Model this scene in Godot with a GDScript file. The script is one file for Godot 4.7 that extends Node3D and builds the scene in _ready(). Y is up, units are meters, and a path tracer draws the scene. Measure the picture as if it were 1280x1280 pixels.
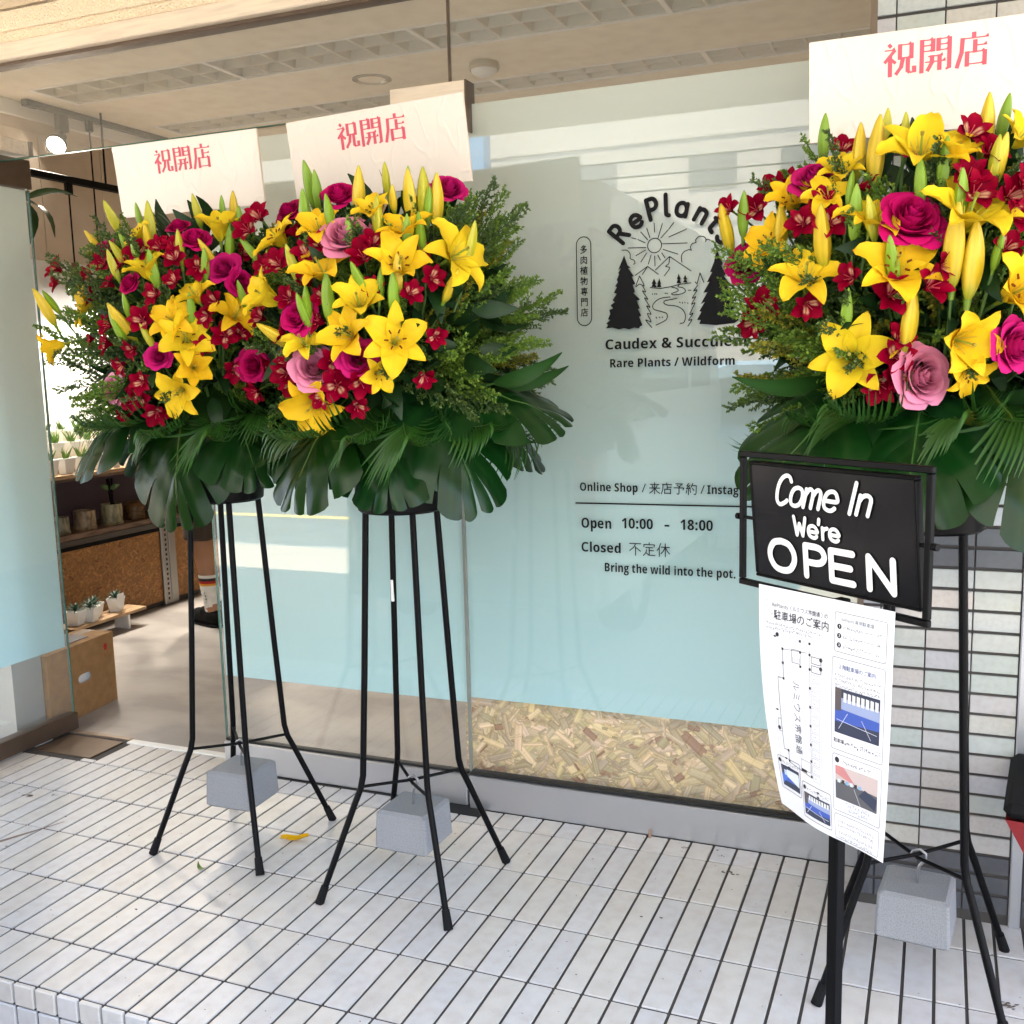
extends Node3D
# A shop front with three congratulatory flower stands: metres, y up, the glass front lies near z = 0 and the street is at +z.

const W := 0.066          # floor tile pitch along the front
const L := 0.2373         # floor tile pitch away from the front
const GLASS_Z := -0.13
const CAM := Vector3(1.0962, 1.3955, 2.7391)

var used := {}
var rng := RandomNumberGenerator.new()
var M := {}

func _ready():
	rng.seed = 7
	# ---- camera, sky, sun, exposure
	var cam := Camera3D.new()
	cam.name = "camera"
	cam.position = CAM
	cam.rotation = Vector3(-0.141612, 0.393191, -0.024571)
	cam.fov = 52.54
	cam.near = 0.05
	cam.far = 400.0
	add_child(cam)
	cam.current = true
	var sky := ProceduralSkyMaterial.new()
	sky.sky_top_color = Color(0.62, 0.71, 0.85)
	sky.sky_horizon_color = Color(0.91, 0.91, 0.91)
	sky.sky_curve = 0.12
	sky.ground_bottom_color = Color(0.45, 0.44, 0.42)
	sky.ground_horizon_color = Color(0.72, 0.74, 0.76)
	sky.sky_energy_multiplier = 1.0
	var env := Environment.new()
	env.background_mode = Environment.BG_SKY
	env.sky = Sky.new()
	env.sky.sky_material = sky
	env.tonemap_mode = Environment.TONE_MAPPER_LINEAR
	env.tonemap_exposure = 9.0
	env.sdfgi_enabled = true
	env.ssao_enabled = true
	env.ssil_enabled = true
	var we := WorldEnvironment.new()
	we.name = "world"
	we.environment = env
	add_child(we)
	var sun := DirectionalLight3D.new()
	sun.name = "sun"
	sun.light_energy = 1.6
	sun.light_color = Color(1.0, 0.95, 0.87)
	sun.light_angular_distance = 0.5
	sun.shadow_enabled = true
	sun.basis = Basis.looking_at(Vector3(0.30, -1.0, 0.37).normalized(), Vector3.FORWARD)
	add_child(sun)
	make_materials()
	# ---- the setting and the large structure
	build_terrace()
	build_street()
	build_shell()
	build_ceiling()
	build_glass_front()
	build_tile_wall()
	build_interior()
	# ---- the objects
	for key in ["1", "2", "3"]:
		build_stand(key)
	build_open_sign()
	build_small_things()

# ------------------------------------------------------------------ helpers
class G:
	var v := PackedVector3Array()
	var n := PackedVector3Array()
	var c := PackedColorArray()
	var t := PackedVector2Array()
	var ix := PackedInt32Array()
	var xf := Transform3D()
	func put(p: Vector3, nn: Vector3, col := Color.WHITE, uv := Vector2.ZERO) -> int:
		v.append(xf * p)
		n.append((xf.basis * nn).normalized())
		c.append(col)
		t.append(uv)
		return v.size() - 1
	func tri(a: Vector3, b: Vector3, d: Vector3, nn: Vector3, col := Color.WHITE):
		var i := put(a, nn, col)
		put(b, nn, col)
		put(d, nn, col)
		if (b - a).cross(d - a).dot(nn) > 0.0:
			ix.append_array([i, i + 2, i + 1])
		else:
			ix.append_array([i, i + 1, i + 2])
	func quad(a: Vector3, b: Vector3, d: Vector3, e: Vector3, outward: Vector3, col := Color.WHITE):
		var nn := (b - a).cross(d - a)
		if nn.length_squared() < 1e-16:
			nn = (d - a).cross(e - a)
		nn = nn.normalized()
		var flip := nn.dot(outward) < 0.0
		if flip:
			nn = -nn
		var i := put(a, nn, col, Vector2(0, 1))
		put(b, nn, col, Vector2(1, 1))
		put(d, nn, col, Vector2(1, 0))
		put(e, nn, col, Vector2(0, 0))
		if flip:
			ix.append_array([i, i + 1, i + 2, i, i + 2, i + 3])
		else:
			ix.append_array([i, i + 2, i + 1, i, i + 3, i + 2])
	# box from lo to hi with chamfered edges
	func box(lo: Vector3, hi: Vector3, b := 0.0, col := Color.WHITE):
		var m := (lo + hi) / 2.0
		var h := (hi - lo) / 2.0
		b = minf(b, minf(h.x, minf(h.y, h.z)) * 0.9)
		for ax in 3:
			var p := (ax + 1) % 3
			var q := (ax + 2) % 3
			for s in [-1.0, 1.0]:
				var cs: Array[Vector3] = []
				for k in [[-1, -1], [1, -1], [1, 1], [-1, 1]]:
					var o := Vector3()
					o[ax] = s * h[ax]
					o[p] = k[0] * (h[p] - b)
					o[q] = k[1] * (h[q] - b)
					cs.append(m + o)
				var nn := Vector3()
				nn[ax] = s
				quad(cs[0], cs[1], cs[2], cs[3], nn, col)
			if b > 0.0:
				for sp in [-1.0, 1.0]:
					for sq in [-1.0, 1.0]:
						var cs2: Array[Vector3] = []
						for k in [[-1, 0], [1, 0], [1, 1], [-1, 1]]:
							var o2 := Vector3()
							o2[ax] = k[0] * (h[ax] - b)
							o2[p] = sp * (h[p] - (b if k[1] == 0 else 0.0))
							o2[q] = sq * (h[q] - (0.0 if k[1] == 0 else b))
							cs2.append(m + o2)
						var out := Vector3()
						out[p] = sp
						out[q] = sq
						quad(cs2[0], cs2[1], cs2[2], cs2[3], out, col)
		if b > 0.0:
			for sx in [-1.0, 1.0]:
				for sy in [-1.0, 1.0]:
					for sz in [-1.0, 1.0]:
						var s3 := Vector3(sx, sy, sz)
						var i3 := h - Vector3(b, b, b)
						tri(m + s3 * Vector3(h.x, i3.y, i3.z), m + s3 * Vector3(i3.x, h.y, i3.z), m + s3 * Vector3(i3.x, i3.y, h.z), s3.normalized(), col)
	# smooth patch of (rows+1) x (cols+1) points; the front is d/du x d/dv
	func patch(rows: int, cols: int, f: Callable, colf = null):
		var ps: Array[Vector3] = []
		for i in rows + 1:
			for j in cols + 1:
				ps.append(f.call(float(i) / rows, float(j) / cols))
		var first := v.size()
		var w := cols + 1
		for i in rows + 1:
			for j in cols + 1:
				var du := ps[mini(i + 1, rows) * w + j] - ps[maxi(i - 1, 0) * w + j]
				var dv := ps[i * w + mini(j + 1, cols)] - ps[i * w + maxi(j - 1, 0)]
				var nn := du.cross(dv)
				if nn.length_squared() < 1e-18:
					var i2 := clampi(i, 1, rows - 1) if rows > 1 else i
					var j2 := clampi(j, 1, cols - 1) if cols > 1 else j
					du = ps[mini(i2 + 1, rows) * w + j2] - ps[maxi(i2 - 1, 0) * w + j2]
					dv = ps[i2 * w + mini(j2 + 1, cols)] - ps[i2 * w + maxi(j2 - 1, 0)]
					nn = du.cross(dv)
				if nn.length_squared() < 1e-20:
					nn = Vector3.UP
				var col := Color.WHITE
				if colf is Callable:
					col = colf.call(float(i) / rows, float(j) / cols)
				elif colf is Color:
					col = colf
				put(ps[i * w + j], nn.normalized(), col, Vector2(float(j) / cols, float(i) / rows))
		for i in rows:
			for j in cols:
				var a := first + i * w + j
				ix.append_array([a, a + 1, a + w + 1, a, a + w + 1, a + w])
	func tube(path: Array, radii, sides := 8, col := Color.WHITE, caps := true):
		var k := path.size()
		var rs := []
		for i in k:
			rs.append(radii[i] if radii is Array else radii)
		var side := Vector3.UP.cross(path[1] - path[0])
		if side.length() < 1e-5:
			side = Vector3.RIGHT
		side = side.normalized()
		var first := v.size()
		for i in k:
			var d: Vector3 = (path[mini(i + 1, k - 1)] - path[maxi(i - 1, 0)]).normalized()
			side = (side - d * side.dot(d)).normalized()
			var up := d.cross(side)
			for j in sides + 1:
				var a := TAU * j / sides
				var o := side * cos(a) + up * sin(a)
				put(path[i] + o * rs[i], o, col, Vector2(float(j) / sides, float(i) / (k - 1)))
		var w := sides + 1
		for i in k - 1:
			for j in sides:
				var a := first + i * w + j
				ix.append_array([a, a + w + 1, a + 1, a, a + w, a + w + 1])
		if caps:
			for e in [0, k - 1]:
				var d2: Vector3 = (path[1] - path[0]).normalized() * -1.0 if e == 0 else (path[k - 1] - path[k - 2]).normalized()
				var b0: int = first + e * w
				var inv := xf.affine_inverse()
				for j in range(1, sides - 1):
					tri(inv * v[b0], inv * v[b0 + j], inv * v[b0 + j + 1], d2, col)
	# profile of (radius, height) turned about y
	func lathe(profile: Array, sides := 24, colf = null, sharp := true):
		for i in profile.size() - 1:
			var a: Vector2 = profile[i]
			var b: Vector2 = profile[i + 1]
			if a.distance_to(b) < 1e-7:
				continue
			var nn2 := Vector2(b.y - a.y, -(b.x - a.x)).normalized()
			var first := v.size()
			for j in sides + 1:
				var th := TAU * j / sides
				var cs := Vector3(cos(th), 0, sin(th))
				for p in [a, b]:
					var col := Color.WHITE
					if colf is Color:
						col = colf
					elif colf is Callable:
						col = colf.call(p)
					put(Vector3(cs.x * p.x, p.y, cs.z * p.x), Vector3(cs.x * nn2.x, nn2.y, cs.z * nn2.x), col, Vector2(float(j) / sides, float(i) / profile.size()))
			for j in sides:
				var q := first + j * 2
				ix.append_array([q, q + 2, q + 1, q + 1, q + 2, q + 3])
	func mesh() -> ArrayMesh:
		# make every face turn the way its normals point
		for k in range(0, ix.size(), 3):
			var a := ix[k]
			var b := ix[k + 1]
			var d := ix[k + 2]
			if (v[b] - v[a]).cross(v[d] - v[a]).dot(n[a] + n[b] + n[d]) > 0.0:
				ix[k + 1] = d
				ix[k + 2] = b
		var arr := []
		arr.resize(Mesh.ARRAY_MAX)
		arr[Mesh.ARRAY_VERTEX] = v
		arr[Mesh.ARRAY_NORMAL] = n
		arr[Mesh.ARRAY_COLOR] = c
		arr[Mesh.ARRAY_TEX_UV] = t
		arr[Mesh.ARRAY_INDEX] = ix
		var m := ArrayMesh.new()
		m.add_surface_from_arrays(Mesh.PRIMITIVE_TRIANGLES, arr)
		return m

func numbered(called: String) -> String:
	if not used.has(called):
		used[called] = 0
		return called
	used[called] += 1
	return "%s_%03d" % [called, used[called]]

func tag(o: Node3D, label: String, category := "", group := "", kind := ""):
	o.set_meta("label", label)
	if category:
		o.set_meta("category", category)
	if group:
		o.set_meta("group", group)
	if kind:
		o.set_meta("kind", kind)

func thing(called: String, label: String, category: String, at := Vector3.ZERO, turn := 0.0, group := "") -> Node3D:
	var o := Node3D.new()
	o.name = numbered(called)
	add_child(o)
	o.position = at
	o.rotation.y = turn
	tag(o, label, category, group)
	return o

func part(called: String, mesh, material: Material, parent: Node3D, xf := Transform3D()) -> MeshInstance3D:
	var o := MeshInstance3D.new()
	if parent == self:
		o.name = numbered(called)
	else:
		var k := 0
		var nm := called
		var taken: Dictionary = parent.get_meta("names_used") if parent.has_meta("names_used") else {}
		if taken.has(called):
			taken[called] += 1
			nm = "%s_%03d" % [called, taken[called]]
		else:
			taken[called] = 0
		parent.set_meta("names_used", taken)
		o.name = nm
	o.mesh = mesh.mesh() if mesh is G else mesh
	o.material_override = material
	o.transform = xf
	parent.add_child(o, true)
	return o

func struct(called: String, mesh, material: Material, label := "") -> MeshInstance3D:
	var o := part(called, mesh, material, self)
	o.set_meta("kind", "structure")
	if label:
		o.set_meta("label", label)
	return o

func bx(lo: Vector3, hi: Vector3, b := 0.0) -> G:
	var g := G.new()
	g.box(lo, hi, b)
	return g

func lin(r: float, g: float, b: float) -> Color:
	return Color(r, g, b).linear_to_srgb()

func mat(color: Color, rough := 0.6, metal := 0.0, opts := {}) -> StandardMaterial3D:
	var m := StandardMaterial3D.new()
	m.albedo_color = color
	m.roughness = rough
	m.metallic = metal
	for k in opts:
		m.set(k, opts[k])
	return m

func noise_tex(freq: float, ramp: Array, size := 512, kind := FastNoiseLite.TYPE_SIMPLEX_SMOOTH, octaves := 4, seed_ := 1, stretch := Vector3.ONE) -> Texture2D:
	var f := FastNoiseLite.new()
	f.noise_type = kind
	f.frequency = freq
	f.fractal_octaves = octaves
	f.seed = seed_
	var tx := NoiseTexture2D.new()
	tx.width = size
	tx.height = size
	tx.seamless = true
	tx.noise = f
	if ramp.size():
		var gr := Gradient.new()
		gr.offsets = PackedFloat32Array(ramp[0])
		gr.colors = PackedColorArray(ramp[1])
		tx.color_ramp = gr
	return tx

func grey(x: float) -> Color:
	return Color(x, x, x)

func frame(y_axis: Vector3, hint := Vector3.RIGHT, at := Vector3.ZERO, s := 1.0) -> Transform3D:
	var y := y_axis.normalized()
	var x := hint - y * hint.dot(y)
	if x.length() < 1e-3:
		x = Vector3.FORWARD - y * Vector3.FORWARD.dot(y)
	x = x.normalized()
	return Transform3D(Basis(x * s, y * s, x.cross(y) * s), at)

# ------------------------------------------------------------------ materials
func make_materials():
	var vc := {"vertex_color_use_as_albedo": true}
	var mott := noise_tex(0.012, [[0.0, 0.45, 0.75, 1.0], [Color(0.945, 0.93, 0.915), Color(0.98, 0.975, 0.97), Color(0.995, 0.995, 0.99), grey(1.0)]], 512, FastNoiseLite.TYPE_SIMPLEX_SMOOTH, 6, 3)
	var fine := noise_tex(0.11, [], 512, FastNoiseLite.TYPE_SIMPLEX_SMOOTH, 3, 9)
	var rubbed := noise_tex(0.02, [[0.3, 0.7], [grey(0.85), grey(1.0)]], 256, FastNoiseLite.TYPE_SIMPLEX_SMOOTH, 4, 12)
	var tiled := {"uv1_triplanar": true, "uv1_world_triplanar": true}
	M.tiles = []
	for k in 6:
		var base: Color = [lin(0.62, 0.60, 0.57), lin(0.605, 0.595, 0.585), lin(0.59, 0.57, 0.545), lin(0.61, 0.585, 0.55), lin(0.575, 0.57, 0.575), lin(0.61, 0.60, 0.60)][k]
		M.tiles.append(mat(base, 0.46, 0.0, {"albedo_texture": mott, "uv1_triplanar": true, "uv1_world_triplanar": true, "uv1_scale": Vector3.ONE * (2.1 + 0.3 * k), "heightmap_enabled": true, "heightmap_texture": fine, "heightmap_scale": 0.035, "roughness_texture": rubbed}))
	M.grout = mat(lin(0.06, 0.054, 0.05), 0.95)
	M.wall_tiles = []
	for k in 7:
		var base2: Color = [lin(0.44, 0.475, 0.46), lin(0.46, 0.455, 0.455), lin(0.42, 0.47, 0.45), lin(0.44, 0.45, 0.48), lin(0.48, 0.48, 0.45), lin(0.43, 0.475, 0.48), lin(0.47, 0.45, 0.44)][k]
		M.wall_tiles.append(mat(base2, 0.16, 0.0, {"albedo_texture": mott, "uv1_triplanar": true, "uv1_world_triplanar": true, "uv1_scale": Vector3.ONE * (5.0 + k), "heightmap_enabled": true, "heightmap_texture": mott, "heightmap_scale": 0.12, "clearcoat_enabled": true, "clearcoat": 0.6, "clearcoat_roughness": 0.12}))
	M.wall_dark = mat(lin(0.085, 0.09, 0.105), 0.25, 0.0, {"albedo_texture": mott, "uv1_triplanar": true, "uv1_world_triplanar": true, "uv1_scale": Vector3.ONE * 6.0})
	M.steel = mat(lin(0.52, 0.53, 0.56), 0.36, 0.85, {"heightmap_enabled": true, "heightmap_texture": noise_tex(0.02, [], 256, FastNoiseLite.TYPE_SIMPLEX_SMOOTH, 3, 21), "heightmap_scale": 0.006, "uv1_triplanar": true, "uv1_scale": Vector3(0.6, 14.0, 14.0)})
	M.dark_gasket = mat(lin(0.007, 0.007, 0.007), 0.7)
	M.bronze = mat(lin(0.13, 0.095, 0.07), 0.42, 0.55, {"albedo_texture": mott, "uv1_triplanar": true, "uv1_scale": Vector3.ONE * 2.0})
	M.bronze_light = mat(lin(0.30, 0.235, 0.18), 0.4, 0.5)
	M.glass = mat(Color(0.96, 1.0, 0.98, 0.03), 0.0, 0.0, {"transparency": BaseMaterial3D.TRANSPARENCY_ALPHA, "metallic_specular": 0.5})
	M.glass_edge = mat(Color(0.25, 0.42, 0.37), 0.1)
	var gr := Gradient.new()
	gr.offsets = PackedFloat32Array([0.0, 0.35, 0.62, 1.0])
	gr.colors = PackedColorArray([lin(0.60, 0.665, 0.60), lin(0.575, 0.67, 0.63), lin(0.48, 0.69, 0.70), lin(0.43, 0.695, 0.745)])
	var gt := GradientTexture2D.new()
	gt.gradient = gr
	gt.width = 8
	gt.height = 512
	gt.fill_from = Vector2(0, 0)
	gt.fill_to = Vector2(0, 1)
	M.film = mat(Color.WHITE, 0.55, 0.0, {"albedo_texture": gt, "texture_repeat": false, "backlight_enabled": true, "backlight": Color(0.7, 0.7, 0.7)})
	M.ink = mat(lin(0.008, 0.008, 0.010), 0.6, 0.0, {"metallic_specular": 0.3})
	M.ink_colours = mat(Color.WHITE, 0.6, 0.0, vc)
	M.stucco = mat(lin(0.90, 0.76, 0.56), 0.9, 0.0, {"heightmap_enabled": true, "heightmap_texture": noise_tex(0.05, [], 512, FastNoiseLite.TYPE_SIMPLEX, 4, 5), "heightmap_scale": 0.5, "uv1_triplanar": true, "uv1_world_triplanar": true, "uv1_scale": Vector3.ONE * 3.0})
	M.trim = mat(lin(0.84, 0.72, 0.57), 0.45, 0.0, {"albedo_texture": noise_tex(0.02, [[0.2, 0.5, 0.8], [grey(0.93), grey(0.98), grey(1.0)]], 256, FastNoiseLite.TYPE_SIMPLEX_SMOOTH, 4, 31), "uv1_triplanar": true, "uv1_scale": Vector3(0.8, 9.0, 9.0)})
	M.ceiling = mat(lin(0.82, 0.77, 0.66), 0.85, 0.0, {"albedo_texture": mott, "uv1_triplanar": true, "uv1_world_triplanar": true})
	M.louver = mat(lin(0.62, 0.60, 0.53), 0.5)
	M.wall_in = mat(lin(0.66, 0.56, 0.45), 0.8, 0.0, {"albedo_texture": mott, "uv1_triplanar": true, "uv1_world_triplanar": true, "uv1_scale": Vector3.ONE * 0.7})
	M.floor_in = mat(lin(0.37, 0.345, 0.33), 0.5, 0.0, {"albedo_texture": noise_tex(0.006, [[0.2, 0.42, 0.6, 0.8], [grey(0.86), grey(0.93), grey(0.97), grey(1.0)]], 512, FastNoiseLite.TYPE_SIMPLEX_SMOOTH, 7, 44), "uv1_triplanar": true, "uv1_world_triplanar": true, "uv1_scale": Vector3(0.6, 0.6, 1.0), "heightmap_enabled": true, "heightmap_texture": fine, "heightmap_scale": 0.04})
	M.black = mat(lin(0.0035, 0.0035, 0.004), 0.42, 0.0, {"metallic_specular": 0.22})
	M.black_matt = mat(lin(0.005, 0.005, 0.0055), 0.75, 0.0, {"metallic_specular": 0.3})
	M.sign_black = mat(lin(0.006, 0.006, 0.0075), 0.34, 0.0, {"metallic_specular": 0.3, "heightmap_enabled": true, "heightmap_texture": noise_tex(0.006, [], 256, FastNoiseLite.TYPE_SIMPLEX_SMOOTH, 2, 8), "heightmap_scale": 0.6, "uv1_triplanar": true, "uv1_scale": Vector3.ONE * 2.0})
	M.white_paint = mat(lin(0.80, 0.80, 0.78), 0.5)
	M.concrete = mat(lin(0.27, 0.28, 0.30), 0.85, 0.0, {"albedo_texture": noise_tex(0.06, [[0.25, 0.5, 0.7, 0.85], [grey(0.86), grey(0.97), grey(1.0), grey(0.92)]], 512, FastNoiseLite.TYPE_SIMPLEX, 5, 17), "uv1_triplanar": true, "uv1_scale": Vector3.ONE * 7.0, "heightmap_enabled": true, "heightmap_texture": fine, "heightmap_scale": 0.025})
	M.wire = mat(lin(0.35, 0.35, 0.36), 0.35, 0.9)
	M.wood = mat(lin(0.55, 0.36, 0.20), 0.6, 0.0, {"albedo_texture": noise_tex(0.02, [[0.2, 0.5, 0.8], [grey(0.72), grey(0.92), grey(1.0)]], 256, FastNoiseLite.TYPE_SIMPLEX_SMOOTH, 4, 33), "uv1_triplanar": true, "uv1_scale": Vector3(9.0, 9.0, 1.0)})
	M.dark_wood = mat(lin(0.20, 0.125, 0.085), 0.55, 0.0, {"albedo_texture": noise_tex(0.02, [[0.2, 0.5, 0.8], [grey(0.65), grey(0.9), grey(1.0)]], 256, FastNoiseLite.TYPE_SIMPLEX_SMOOTH, 4, 34), "uv1_triplanar": true, "uv1_scale": Vector3(9.0, 9.0, 1.0)})
	M.board = mat(lin(0.80, 0.71, 0.63), 0.4, 0.0, {"clearcoat_enabled": true, "clearcoat": 0.8, "clearcoat_roughness": 0.08, "heightmap_enabled": true, "heightmap_texture": noise_tex(0.006, [[0.0, 0.42, 0.5, 0.58, 1.0], [grey(0.2), grey(0.35), grey(1.0), grey(0.4), grey(0.25)]], 512, FastNoiseLite.TYPE_SIMPLEX_SMOOTH, 2, 77), "heightmap_scale": 0.16, "uv1_triplanar": true, "uv1_scale": Vector3(3.2, 1.7, 2.0)})
	M.paper = mat(lin(0.82, 0.82, 0.86), 0.75, 0.0, {"backlight_enabled": true, "backlight": Color(0.2, 0.2, 0.2)})
	M.card = mat(lin(0.34, 0.19, 0.075), 0.8, 0.0, {"albedo_texture": noise_tex(0.03, [[0.2, 0.8], [grey(0.90), grey(1.0)]], 256, FastNoiseLite.TYPE_SIMPLEX_SMOOTH, 4, 35), "uv1_triplanar": true, "uv1_scale": Vector3(2.0, 2.0, 2.0)})
	M.red_ink = mat(lin(0.62, 0.085, 0.13), 0.5)
	# plants
	var leafy := {"vertex_color_use_as_albedo": true, "backlight_enabled": true, "backlight": Color(0.35, 0.35, 0.35)}
	M.petal = mat(Color.WHITE, 0.5, 0.0, leafy.duplicate())
	M.petal.backlight = Color(0.5, 0.5, 0.5)
	M.petal.metallic_specular = 0.22
	M.petals = [M.petal]
	for cc in [Color(1.0, 0.965, 0.9), Color(0.97, 1.0, 1.0)]:
		var pm: StandardMaterial3D = M.petal.duplicate()
		pm.albedo_color = cc
		M.petals.append(pm)
	M.alstro = mat(Color.WHITE, 0.5, 0.0, leafy.duplicate())
	M.alstro.backlight = Color(0.2, 0.2, 0.2)
	M.alstro.metallic_specular = 0.12
	M.bud = mat(Color.WHITE, 0.45, 0.0, leafy.duplicate())
	M.bud.backlight = Color(0.2, 0.2, 0.2)
	M.leaf = mat(Color.WHITE, 0.42, 0.0, leafy.duplicate())
	M.leaf.metallic_specular = 0.35
	M.leaf_glossy = mat(Color.WHITE, 0.28, 0.0, leafy.duplicate())
	M.leaf_glossy.metallic_specular = 0.35
	M.leaf_glossy.backlight = Color(0.15, 0.15, 0.15)
	M.glossies = [M.leaf_glossy]
	for cc in [Color(1.0, 0.9, 0.75), Color(0.8, 0.92, 0.9)]:
		var gm: StandardMaterial3D = M.leaf_glossy.duplicate()
		gm.albedo_color = cc
		M.glossies.append(gm)
	M.sprig = mat(Color.WHITE, 0.6, 0.0, leafy.duplicate())
	M.stem = mat(lin(0.07, 0.14, 0.03), 0.5)
	M.rose_tints = []
	for cc in [lin(0.50, 0.006, 0.12), lin(0.42, 0.004, 0.09), lin(0.52, 0.012, 0.15)]:
		M.rose_tints.append(mat(cc, 0.55, 0.0, leafy.duplicate()))
		M.rose_tints[-1].metallic_specular = 0.15
	M.rose_pink = mat(lin(0.66, 0.20, 0.33), 0.5, 0.0, leafy.duplicate())
	M.osb_back = osb_material(lin(0.70, 0.54, 0.31), 1, 1.0)
	M.osb_counter = osb_material(lin(0.36, 0.17, 0.05), 2, 0.55)

# oriented strand board: many rotated wood flakes drawn over one another, with grain lines
func osb_material(base: Color, seed_: int, scale_: float) -> StandardMaterial3D:
	var r := RandomNumberGenerator.new()
	r.seed = seed_
	var n := 1024
	var im := Image.create(n, n, false, Image.FORMAT_RGB8)
	im.fill(base * 0.8)
	for k in 4200:
		var cx := r.randf() * n
		var cy := r.randf() * n
		var ln := r.randf_range(30, 100) * (0.4 if k % 3 == 0 else 1.0)
		var wd := r.randf_range(7, 26) * (0.25 if k % 3 == 0 else 1.0)
		var an := r.randf_range(-0.9, 0.9) + (PI / 2 if r.randf() < 0.25 else 0.0)
		var tone := r.randf_range(0.80, 1.10)
		var col := Color(base.r * tone, base.g * tone * r.randf_range(0.97, 1.02), base.b * tone * r.randf_range(0.90, 1.06))
		if r.randf() < 0.035:
			col = Color(base.r * 0.72, base.g * 0.58, base.b * 0.5)
		var d := Vector2(cos(an), sin(an))
		var p := Vector2(-d.y, d.x)
		# grain streaks along the flake, one narrow rotated bar at a time
		var bars := maxi(2, int(wd / 3.0))
		for b in bars:
			var off := (float(b) / (bars - 1) - 0.5) * wd
			var l2 := ln * r.randf_range(0.85, 1.0)
			var cc := col * r.randf_range(0.93, 1.06)
			cc.a = 1.0
			var steps := int(l2 / 2.0)
			for s in steps:
				if b == 0 or b == bars - 1 or s < 2:
					cc = Color(col.r * 0.88, col.g * 0.85, col.b * 0.8)
				elif s == 2:
					cc = col * r.randf_range(0.93, 1.06)
					cc.a = 1.0
				var q := Vector2(cx, cy) + d * ((float(s) / steps - 0.5) * l2) + p * off
				im.fill_rect(Rect2i(posmod(int(q.x), n), posmod(int(q.y), n), 4, 4), cc)
	var tx := ImageTexture.create_from_image(im)
	var h := Image.create_from_data(n, n, false, Image.FORMAT_RGB8, im.get_data())
	h.convert(Image.FORMAT_L8)
	return mat(Color.WHITE, 0.6, 0.0, {"albedo_texture": tx, "uv1_triplanar": true, "uv1_world_triplanar": true, "uv1_scale": Vector3.ONE * (1.0 / scale_), "heightmap_enabled": true, "heightmap_texture": ImageTexture.create_from_image(h), "heightmap_scale": 0.08})

# ------------------------------------------------------------------ the setting
func tile_mesh(w: float, l: float, th: float) -> ArrayMesh:
	var g := G.new()
	g.box(Vector3(-w / 2, -th, -l / 2), Vector3(w / 2, 0, l / 2), 0.0012)
	return g.mesh()

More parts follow.
